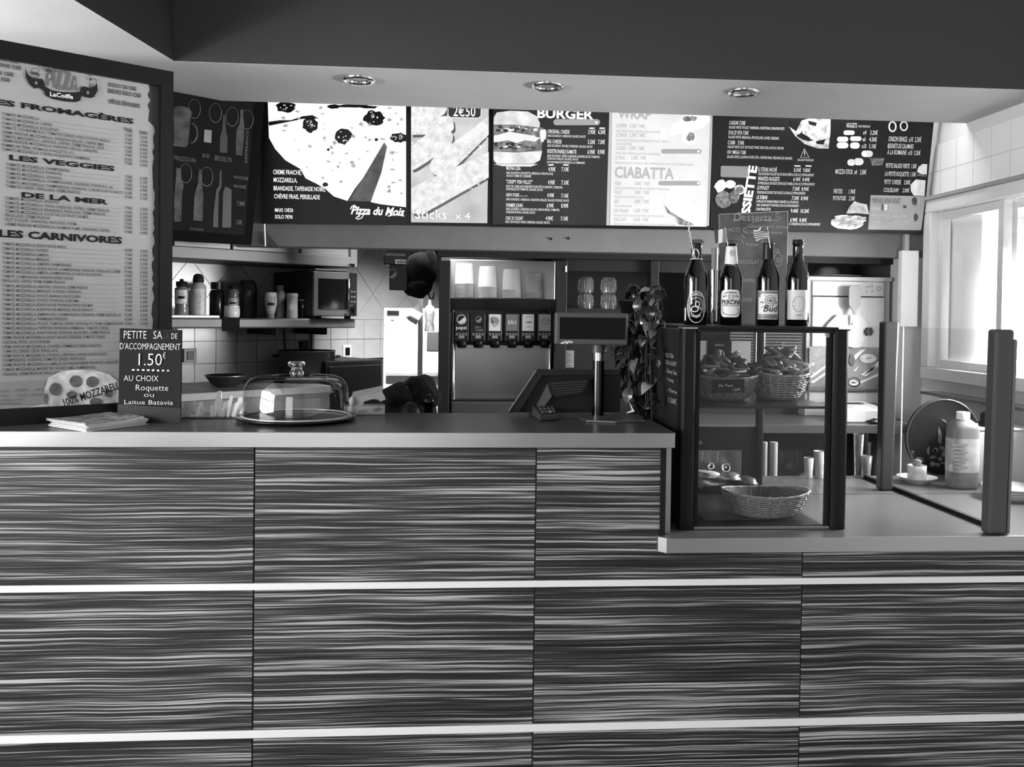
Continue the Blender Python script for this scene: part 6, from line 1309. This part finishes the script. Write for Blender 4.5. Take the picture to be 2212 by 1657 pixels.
# third: square label reading Bud
t, c, R, Hh = bottle(1657, 49, 518, 'brown beer bottle with square label reading Bud and small striped flag')
m = MB(); c.patch(m, -.0255, .075*Hh, .0275, .405*Hh); m.build('label', mat('print_pale', 205), t)
m = MB(); c.patch(m, -.0245, .082*Hh, .0265, .398*Hh, .0011); m.build('label_field', lg_, t)
m = MB(); c.patch(m, -.0215, .135*Hh, .026, .33*Hh, .0014); c.patch(m, -.0165, .32*Hh, .026, .37*Hh, .0014, 14, .004); m.build('label_panel', lw_, t)
m = MB(); c.text(m, "Bud", -.009, .165*Hh, .022, .0155, .002, .012, .25); c.stroke(m, [(-.014, .205*Hh), (-.010, .222*Hh), (-.002, .22*Hh), (-.006, .19*Hh)], .0012, .002); m.build('label_lettering', ink, t)
m = MB(); c.ring(m, .0065, .29*Hh, .0125, .0135, .0016, .002); c.ring(m, .0065, .29*Hh, .008, .009, .0018, .002); c.blob(m, .0065, .29*Hh, .004, .004, .0019); c.stroke(m, [(-.016, .272*Hh), (-.008, .268*Hh)], .004, .002); c.stroke(m, [(.018, .272*Hh), (.024, .27*Hh)], .004, .002); c.stroke(m, [(-.006, .345*Hh), (.006, .35*Hh), (.02, .345*Hh)], .001, .002); m.build('label_print', inkm, t)
cone_patch(t, R, Hh, .77, .945, .50, .46, -1.2, 1.2, mat('neck_dark', 34), 'neck_label'); cone_patch(t, R, Hh, .80, .865, .47, .46, -1.1, 1.1, mat('neck_mid2', 150, .4), 'neck_band', .05)
# fourth: plain label with ring mark, open
t, c, R, Hh = bottle(1721, 50, 518, 'open beer bottle without cap, plain pale label with ring emblem', cap=False)
m = MB(); c.patch(m, -.0255, .075*Hh, .0275, .415*Hh); m.build('label', mat('label_plain', 200, .5), t)
m = MB(); c.ring(m, .005, .255*Hh, .0155, .0185, .0009, .0012, 30)
for s in (1, -1): c.stroke(m, [(.005-.011, .255*Hh-s*.012), (.005+.011, .255*Hh+s*.012)], .0008)
for dz in (-.0045, .0045): c.stroke(m, [(-.006, .255*Hh+dz), (.016, .255*Hh+dz)], .0008); c.blob(m, -.006, .255*Hh+dz, .0012, .0012); c.blob(m, .016, .255*Hh+dz, .0012, .0012)
c.text(m, "LA BIÈRE", -.003, .12*Hh, .012, .003, .0012); m.build('label_print', mat('emblem_grey', 90, .5), t)
# flags
def flag(p0, p1, name, label, cat='flag'):
    t = thing(name, label, cat, p1); MB().tube([p1, p0], .0011, 6).build('stick', white, t); return t
yf = YBt-.020
t = flag(py(1566, 492, yf), py(1573, 534, yf), 'paper_flag', 'tiny tricolour paper flag on the second beer bottle')
for a, b, g_ in ((1543, 1552, 70), (1552, 1561.5, 238), (1561.5, 1571, 135)):
    m = MB(); m.prism([py(a, 497+(a-1543)*.0, yf-.001), py(b, 494, yf-.001), py(b-1, 524, yf-.001), py(a+(0 if g_ != 70 else 2), 526 if g_ != 135 else 522, yf-.001)], (0, .0006, 0)); m.build('flag_stripe', mat('flag_%d' % g_, g_, .7), t)
t = flag(py(1657, 490, yf), py(1664, 536, yf), 'paper_flag', 'tiny stars and stripes paper flag on the third beer bottle')
ffl = frontface(yf-.002); Z8 = zc(1440, 440, 5.917)
m = MB(); m.prism([py(u, v, yf-.001) for u, v in Z8([(1112, 335), (1160, 340), (1215, 288), (1280, 300), (1300, 440), (1220, 445), (1150, 480), (1115, 420)])], (0, .0006, 0)); m.build('flag_sheet', mat('flag_238', 238, .7), t)
m = MB()
for i in range(4):
    y = 352+i*28; ffl.poly(m, Z8([(1112, y+5), (1160, y+8), (1215, y-14), (1302, y-8), (1302, y+2), (1215, y-3), (1160, y+20), (1114, y+17)]), 1)
m.build('stripe_print', mat('flag_70', 70, .7), t); m = MB(); ffl.poly(m, Z8([(1200, 345), (1215, 290), (1280, 302), (1290, 362), (1240, 358)]), 2); m.build('canton_print', mat('flag_canton', 62, .7), t)
m = MB()
for i in range(4):
    for j in range(3): ffl.blob(m, *Z8([(1226+i*15, 312+j*17)])[0], .6, .6, 3, 6, 0)
m.build('star_print', mat('flag_238', 238), t)
# tall glass with a wooden pestle behind the bottles
q = py(1544, 700, 2.2)
tg = thing('tall_glass', 'tall clear glass holding a grey muddler between the first two bottles', 'glass', (q.x, 2.2, zt_+.0006))
Hg = py(1544, 584, 2.2).z-zt_
MB().lathe([(.018, 0), (.019, .004), (.019, .08), (.0215, Hg)], seg=28, cap=(True, False)).build('bowl', glassmat('tumbler_glass', 190, 1.6, .03, .05), tg, local=True)
mt = MB(); zt2_ = py(1543, 536, 2.2).z; mt.tube([(q.x-.003, 2.2, zt_+.008), (q.x-.003, 2.2, zt2_)], [.0085, .0085], 18); tag(mt.build('muddler', mat('muddler_grey', 104, .5, noise=.1)), 'grey wooden muddler standing in the tall glass', 'muddler')
# desserts chalkboard
fdb = Face(py(1620, 700, 2.35), (1, 0, 0), Vector((0, .07, 1)))
db = thing('dessert_chalkboard', 'tall dessert chalkboard leaning behind the beer bottles', 'sign', fdb.pt(1620, 702))
db.location.z = zt_+.0006
slate = mat('smudged_slate', 74, .8, noise=.28, scale=11)
m = MB(); m.prism([fdb.pt(*p) for p in ((1562, 702), (1697, 702), (1703, 455), (1552, 462))], fdb.n*-.008); m.build('board', slate, db, bevel=.001)
m = MB()
for s, x0, y, x1, h, sh_2 in (("Desserts", 860, 215, 1335, 95, .1), ("HOTS", 790, 360, 935, 60, .1), ("Glace sucre cerise", 1040, 305, 1560, 42, .2), ("Coulis fraise", 1000, 378, 1475, 42, .2), ("Fraise", 1010, 540, 1175, 45, .1), ("CHOCOLAT", 900, 765, 1180, 52, 0), ("TIRAMISU", 940, 1000, 1130, 45, 0), ("3.50", 1380, 625, 1440, 50, 0), ("3.50", 1400, 750, 1455, 60, 0), ("CREME", 950, 1250, 1090, 45, 0)):
    (u0, v0), (u1, v1) = Z8([(x0, y), (x1, y)]); fdb.text(m, s, u0, v0, u1, h/5.917, 1, -.006, sh_2)
for P in ([(860, 200), (880, 130), (930, 110), (970, 160), (930, 210), (850, 220)], [(1090, 250), (1150, 215), (1300, 205), (1420, 218), (1465, 180), (1420, 160), (1390, 185), (1420, 195)], [(1390, 150), (1420, 110), (1440, 130)], [(970, 330), (1035, 300)], [(975, 345), (1035, 385)], [(960, 400), (1000, 440)], [(960, 460), (985, 510)]): fdb.stroke(m, Z8(P), 1.3, 1)
fdb.ring(m, *Z8([(1425, 712)])[0], 9, 15, .9, 1); m.build('chalk_lettering', chalk_dim, db)
m = MB(); fdb.stroke(m, [(1553.5, 463), (1702, 456.5)], 1.3, 1); fdb.stroke(m, [(1702, 456), (1701, 570)], 1.2, 1); fdb.stroke(m, [(1554, 463), (1556, 520)], 1, 1); m.build('edge_wear', mat('board_edge_wear', 160, .8), db)

# ---- trailing ivy in its pot, on the case top extension
rp = random.Random(44)
pl_ = thing('ivy_plant', 'trailing leafy plant hanging down beside the display case', 'plant', (X0-.02, Y1_-.11, zt_+.0006))
pot = MB().lathe([(.030, 0), (.033, .004), (.043, .055), (.046, .056), (.046, .064), (.040, .064), (.038, .05)], seg=28); pot.build('pot', mat('pot_black', 16, .5), pl_, local=True)
MB().lathe([(.039, .052), (0, .056)], seg=20).build('soil', mat('soil', 30, 1), pl_, local=True)
leafs = []
lm1 = mat('leaf_dark', 46, .28, noise=.3, scale=60, spec=.6); lm2 = mat('leaf_mid', 66, .25, noise=.3, scale=60, spec=.7); lm3 = mat('leaf_pale', 116, .3, noise=.2, scale=60)
for lmx in (lm1, lm2, lm3):
    m = MB(); n = 7
    for i in range(n):
        t = i/(n-1); w = .0095*sin(pi*min(1, .12+t*.92))**.8*(1 if t < .95 else .2); zc1 = .006*sin(pi*t)-.010*t*t
        m.v += [Vector((.030*t, -w, zc1+.002)), Vector((.030*t, 0, zc1)), Vector((.030*t, w, zc1+.002))]
    for i in range(n-1):
        for j in (0, 1): m.f.append([i*3+j, i*3+j+1, i*3+j+4, i*3+j+3]); m.sm.append(True)
    leafs.append(m.mesh('leaf', lmx))
pc0 = wo(pl_)
def strand(start, ends_px, Y):
    pts = [start]+[py(u, v, y_) for (u, v), y_ in zip(ends_px, Y)]
    return pts
stem_m = mat('stem', 50, .7); nl = 0
paths = []
for ui in range(17):
    u_end = rp.uniform(1348, 1444); v_end = rp.uniform(700, 918) if u_end > 1375 else rp.uniform(690, 890)
    y_ = rp.uniform(2.1, 2.42) if v_end < 885 else rp.uniform(2.08, 2.2)
    top = pc0+Vector((rp.uniform(-.03, .02), rp.uniform(-.03, .0), .06)); mid = Vector(py(rp.uniform(1372, 1430), rp.uniform(612, 640), min(y_+.04, 2.42)))
    m1 = py(u_end+rp.uniform(-8, 8), (640+v_end)/2, y_); e = py(u_end, v_end, y_)
    P = [top, mid, m1, e]; fine = []
    for s in range(3):
        for k in range(5): t = k/5; fine.append(P[s]*(1-t)+P[s+1]*t)
    fine.append(e); paths.append(fine)
    MB().tube(fine, .0011, 4).build('stem', stem_m, pl_, fix=False)
for fine in paths:
    for k in range(18):
        if nl >= 298: break
        t = 3+(len(fine)-4)*(k+.5)/18; i = int(t); p = fine[i]*(1-(t-i))+fine[i+1]*(t-i)
        if p.z < ZB+.012: continue
        o = bpy.data.objects.new('leaf', leafs[0 if rp.random() < .55 else (1 if rp.random() < .75 else 2)]); COL.objects.link(o); o.parent = pl_
        o.location = p-pc0; o.rotation_euler = (rp.uniform(-.6, .6), rp.uniform(.2, 1.3), rp.uniform(0, 2*pi)); o.scale = [rp.uniform(.95, 1.5)]*3; nl += 1
m = MB(); m.prism([py(1359, 868, 2.07), py(1371, 889, 2.07), py(1353, 893, 2.07), py(1356, 890, 2.07), py(1365, 886, 2.07)], (0, .001, 0)); m.build('plant_tag', white, pl_)

# ================================================================== GLASS DIVIDER AND THINGS ON THE RIGHT
gd = thing('glass_divider', 'frameless glass divider between two dark posts on the lower worktop', 'divider', (1.25, 2.13, ZL+.0006))
def qpost(u0t, u1t, vt_, u0b, u1b, Y, depth, m_):
    m = MB(); a, b = py(u0t, vt_, Y), py(u1t, vt_, Y); c_2, d_2 = pz(u0b, 1100, ZL), None
    zb_2 = ZL+.0008; xb0 = py(u0b, 1100, Y).x; xb1 = py(u1b, 1100, Y).x
    m.prism([(xb0, Y, zb_2), (xb1, Y, zb_2), (b.x, Y, b.z), (a.x, Y, b.z)], (0, depth, 0)); return m.build('post', m_, gd, bevel=.006)
pdk = mat('post_graphite_glare', 66, .35, metal=.3)  # dark posts lifted in tone to carry some of the window glare
qpost(1911, 1944, 695, 1903, 1929, 2.37, .035, pdk); qpost(2153, 2193, 712, 2138, 2176, 1.88, .035, pdk)
qpost(2190, 2200, 733, 2176, 2184, 1.885, .03, mat('post_light', 110, .35, metal=.3))
a, b = pz(1873, 1033, ZL), pz(2140, 1139, ZL); a.x = b.x = 1.272
m = MB(); m.box((1.262, b.y, ZL+.0008), (1.274, a.y, ZL+.010)); m.build('base_channel', mat('channel_black', 26, .5), gd)
zt0, zt1 = px(1944, 706, 1.268).z, px(2150, 712.5, 1.268).z
m = MB(); m.prism([(1.265, 1.9, ZL+.008), (1.265, 2.56, ZL+.008), (1.265, 2.56, zt0), (1.265, 1.9, zt1)], (.006, 0, 0)); m.build('glass_pane', pane, gd)
m = MB(); m.box((1.274, 2.368, zt0-.42), (1.2765, 2.371, zt0)); m.build('pane_glint', mat('glass_glint', 225, .2), gd)  # pale strip laid on the pane as its highlight
# saucer and cup
q = pz(1980, 1043, ZL); k = (q-CAM).dot(FW)/F
sc_ = tag(MB().lathe([(22*k, 0), (23*k, .004), (40*k, .016), (41.5*k, .019), (38*k, .017), (20*k, .006), (0, .005)], c=(q.x, q.y, ZL+.0006), seg=40).build('saucer', mat('porcelain', 200, .15)), 'white saucer under the small cup at the right', 'saucer')
cp_ = thing('espresso_cup', 'small straight sided glass cup on the white saucer', 'cup', (q.x, q.y, ZL+.0066))
Rk = 19.5*k; MB().lathe([(Rk*.8, 0), (Rk*.98, .003), (Rk, .0455), (Rk*.93, .0455), (Rk*.9, .006), (0, .005)], seg=32).build('body', mat('cup_frosted', 190, .2, alpha=.85), cp_, local=True)
MB().lathe([(Rk*.9, .034), (0, .034)], seg=24).build('filling', mat('cup_filling', 120, .6), cp_, local=True)
m = MB(); lump(m, Vector((q.x, q.y, ZL+.058)), (.012, .012, .012), 5, .2, 2); m.tube([(q.x, q.y, ZL+.04), (q.x, q.y, ZL+.05)], .004, 6); tag(m.build('flower', mat('cup_flower', 120, .8)), 'small soft grey bloom sticking up from the glass cup', 'flower')
# sauce bottle
q = pz(2077, 1054, ZL); k = (q-CAM).dot(FW)/F; Rb = 32*k; Hb = py(2077, 890, q.y).z-ZL
sb = thing('syrup_bottle', 'large squared sauce bottle with white cap and wide label at the right', 'bottle', (q.x, q.y, ZL+.0006))
def sq(mb, prof, n=32, pw_=.62):
    vs = []
    for r, z in prof:
        for i in range(n): a = 2*pi*i/n; ca, sa_ = cos(a), sin(a); vs.append(Vector((r*Rb*abs(ca)**pw_*(1 if ca > 0 else -1), r*Rb*.72*abs(sa_)**pw_*(1 if sa_ > 0 else -1), z*Hb)))
    mb.add(vs, [(k_*n+i, k_*n+(i+1) % n, (k_+1)*n+(i+1) % n, (k_+1)*n+i) for k_ in range(len(prof)-1) for i in range(n)]+[tuple(range(n))[::-1], tuple(range(len(vs)-n, len(vs)))], True); return mb
sq(MB(), [(.88, 0), (.98, .02), (1, .05), (1, .78), (.93, .83), (.6, .88), (.4, .905)]).build('body', mat('sauce_plastic', 104, .3), sb, local=True)
MB().lathe([(.42*Rb, .885*Hb), (.42*Rb, .995*Hb), (.36*Rb, 1.0*Hb)], seg=24).build('cap', mat('cap_white', 232, .4), sb, local=True)
m = MB(); sq(m, [(1.012, .22), (1.012, .66)]); m.f = m.f[:-2]; m.sm = m.sm[:-2]; m.build('label', mat('sauce_label', 150, .5, noise=.12, scale=30), sb, local=True, fix=False)
fsb = frontface(q.y-Rb*.72*1.012-.001); m = MB()
for i in range(7): fsb.rect(m, 2058+(i % 3)*2, 960+i*8, 2092-(i % 2)*6, 963+i*8, 1)
fsb.blob(m, 2054, 1010, 6, 8, 1, 12, .15, rnd=rr); m.build('label_print', mat('sauce_label_ink', 112, .5), sb)
# round black tray leaning on the wall side
q = py(2035, 990, 2.585); q.z = ZL+.001; k = (q-CAM).dot(FW)/F
tr = thing('round_tray', 'large round black tray leaning upright behind the cup and bottle', 'tray', (q.x, q.y, q.z))
Rt = 84*k; m = MB(); n = 56
A0, A1 = -.4, pi+.4
pts = [(cos(2*pi*i/n)*Rt, sin(2*pi*i/n)*Rt) for i in range(n)]
yo = lambda z: 2.595-(z)*-.0
m.prism([(q.x+x, 2.58, ZL+.0008+Rt+z) for x, z in pts], (0, .008, 0)); m.build('disc', mat('tray_black', 44, .35), tr, bevel=.001)
m = MB(); m.tube([(q.x+cos(2*pi*i/n)*Rt*.985, 2.579, ZL+.0008+Rt+sin(2*pi*i/n)*Rt*.985) for i in range(n+1)], .0025, 6, cap=False); m.build('rim', mat('tray_rim', 66, .3), tr)
ftr = frontface(2.5795); m = MB(); Z9 = zc(1850, 680, 3.07)
for P in ([(560, 690), (590, 700), (612, 740), (600, 720), (570, 700)], [(545, 740), (570, 800), (560, 860), (540, 840)], [(480, 870), (486, 900), (480, 935), (465, 905)]): ftr.poly(m, Z9(P), 1)
for i in range(14): ftr.blob(m, 2020+rr.uniform(-6, 40), 975+rr.uniform(-8, 30), rr.uniform(3, 8), rr.uniform(2, 6), 1, 9, .3, rnd=rr)
m.build('tray_print', mat('tray_print', 100, .5, noise=.3, scale=50), tr)
# white food container with black lid knob
co = thing('food_container', 'pale rectangular container with black domed lid behind the divider post', 'container', (py(2170, 1000, 2.5).x, 2.52, ZL+.001))
a, b = py(2108, 930, 2.45), py(2235, 1030, 2.45); m = MB(); m.box((a.x, 2.45, ZL+.001), (b.x, 2.57, a.z)); m.build('body', mat('container_pale', 205, .35, alpha=.9), co, bevel=.008)
m = MB().box((a.x-.003, 2.447, a.z), (b.x+.003, 2.573, a.z+.006)); m.build('lid', mat('lid_white', 232, .3), co, bevel=.002)
c = py(2142, 905, 2.5); m = MB().lathe([(.036, 0), (.036, .012), (.030, .016), (.030, .036), (.022, .046), (0, .05)], c=(c.x, c.y, a.z+.006), seg=26); m.build('lid_knob', mat('knob_black', 48, .4), co)
# plates, small dark cloth
for i in range(4):
    q = pz(2182, 1075, ZL); tag(MB().lathe([(.05, 0), (.052, .003), (.078, .012), (.08, .014), (.05, .006), (0, .005)], c=(q.x, 2.27, ZL+.0006+i*.0064), seg=40).build('plate', mat('porcelain', 200)), 'white plate in the small stack behind the right divider post', 'plate', 'stacked plates at the right')
m = MB(); q = pz(2113, 1045, ZL); lump(m, (q.x, q.y, ZL+.008), (.018, .02, .008), 8, .15, 2, ZL+.0006); tag(m.build('dish_cloth', mat('cloth_dark_grey', 70, .9)), 'small dark crumpled cloth right of the sauce bottle', 'cloth')
# wall ledge below the window
zl_ = px(2100, 855, XR).z-.0
le = thing('window_ledge', 'thin dark ledge with bright top under the kitchen window', 'ledge', (XR-.05, 2.6, zl_))
MB().box((XR-.085, 2.05, zl_-.010), (XR-.004, 3.06, zl_)).build('board', mat('ledge_board', 90, .18), le, bevel=.001)
for y in (2.95, 2.5): MB().prism([(XR-.075, y, zl_-.0105), (XR-.004, y, zl_-.0105), (XR-.004, y, zl_-.04)], (0, .02, 0)).build('bracket', alu, le)
# jars at the back edge of the worktop seen through the case and beside it
for i, (u, v, w, hpx, g_, al, lab) in enumerate(((1745, 1031, 22, 44, 190, 1, 'pale slim cup standing at the back of the worktop, left'), (1768, 1033, 26, 58, 170, 1, 'taller pale cup standing at the back, next to the slim cup'), (1868, 1033, 26, 48, 120, .5, 'short cloudy glass at the back between case and divider'), (1872, 1030, 22, 92, 100, .35, 'tall cloudy glass jar behind the short cloudy glass'))):
    yy = 2.57 if i != 3 else 2.59; q = py(u, v, yy); k = (q-CAM).dot(FW)/F
    q.x += .0 if i != 3 else -.03
    tag(MB().lathe([(w*k*.36, 0), (w*k*.5, hpx*k), (w*k*.46, hpx*k), (w*k*.33, .003), (0, .003)], c=(q.x, yy-.005, ZL+.0006), seg=28).build('glass_cup', mat('cloudy_%d' % g_, g_, .15, alpha=al)), lab, 'cup')
# ------------------------------------------------------------------ parts drawn as many small printed pieces
for o in bpy.data.objects:
    if o.type == 'MESH' and o.parent is not None and ('print' in o.name or 'lettering' in o.name or o.name.split('.')[0] in ('leader_lines', 'logo', 'control_marks', 'pill_dot', 'olive_highlight', 'stripe_print', 'shutter_slats')):
        o['kind'] = 'stuff'
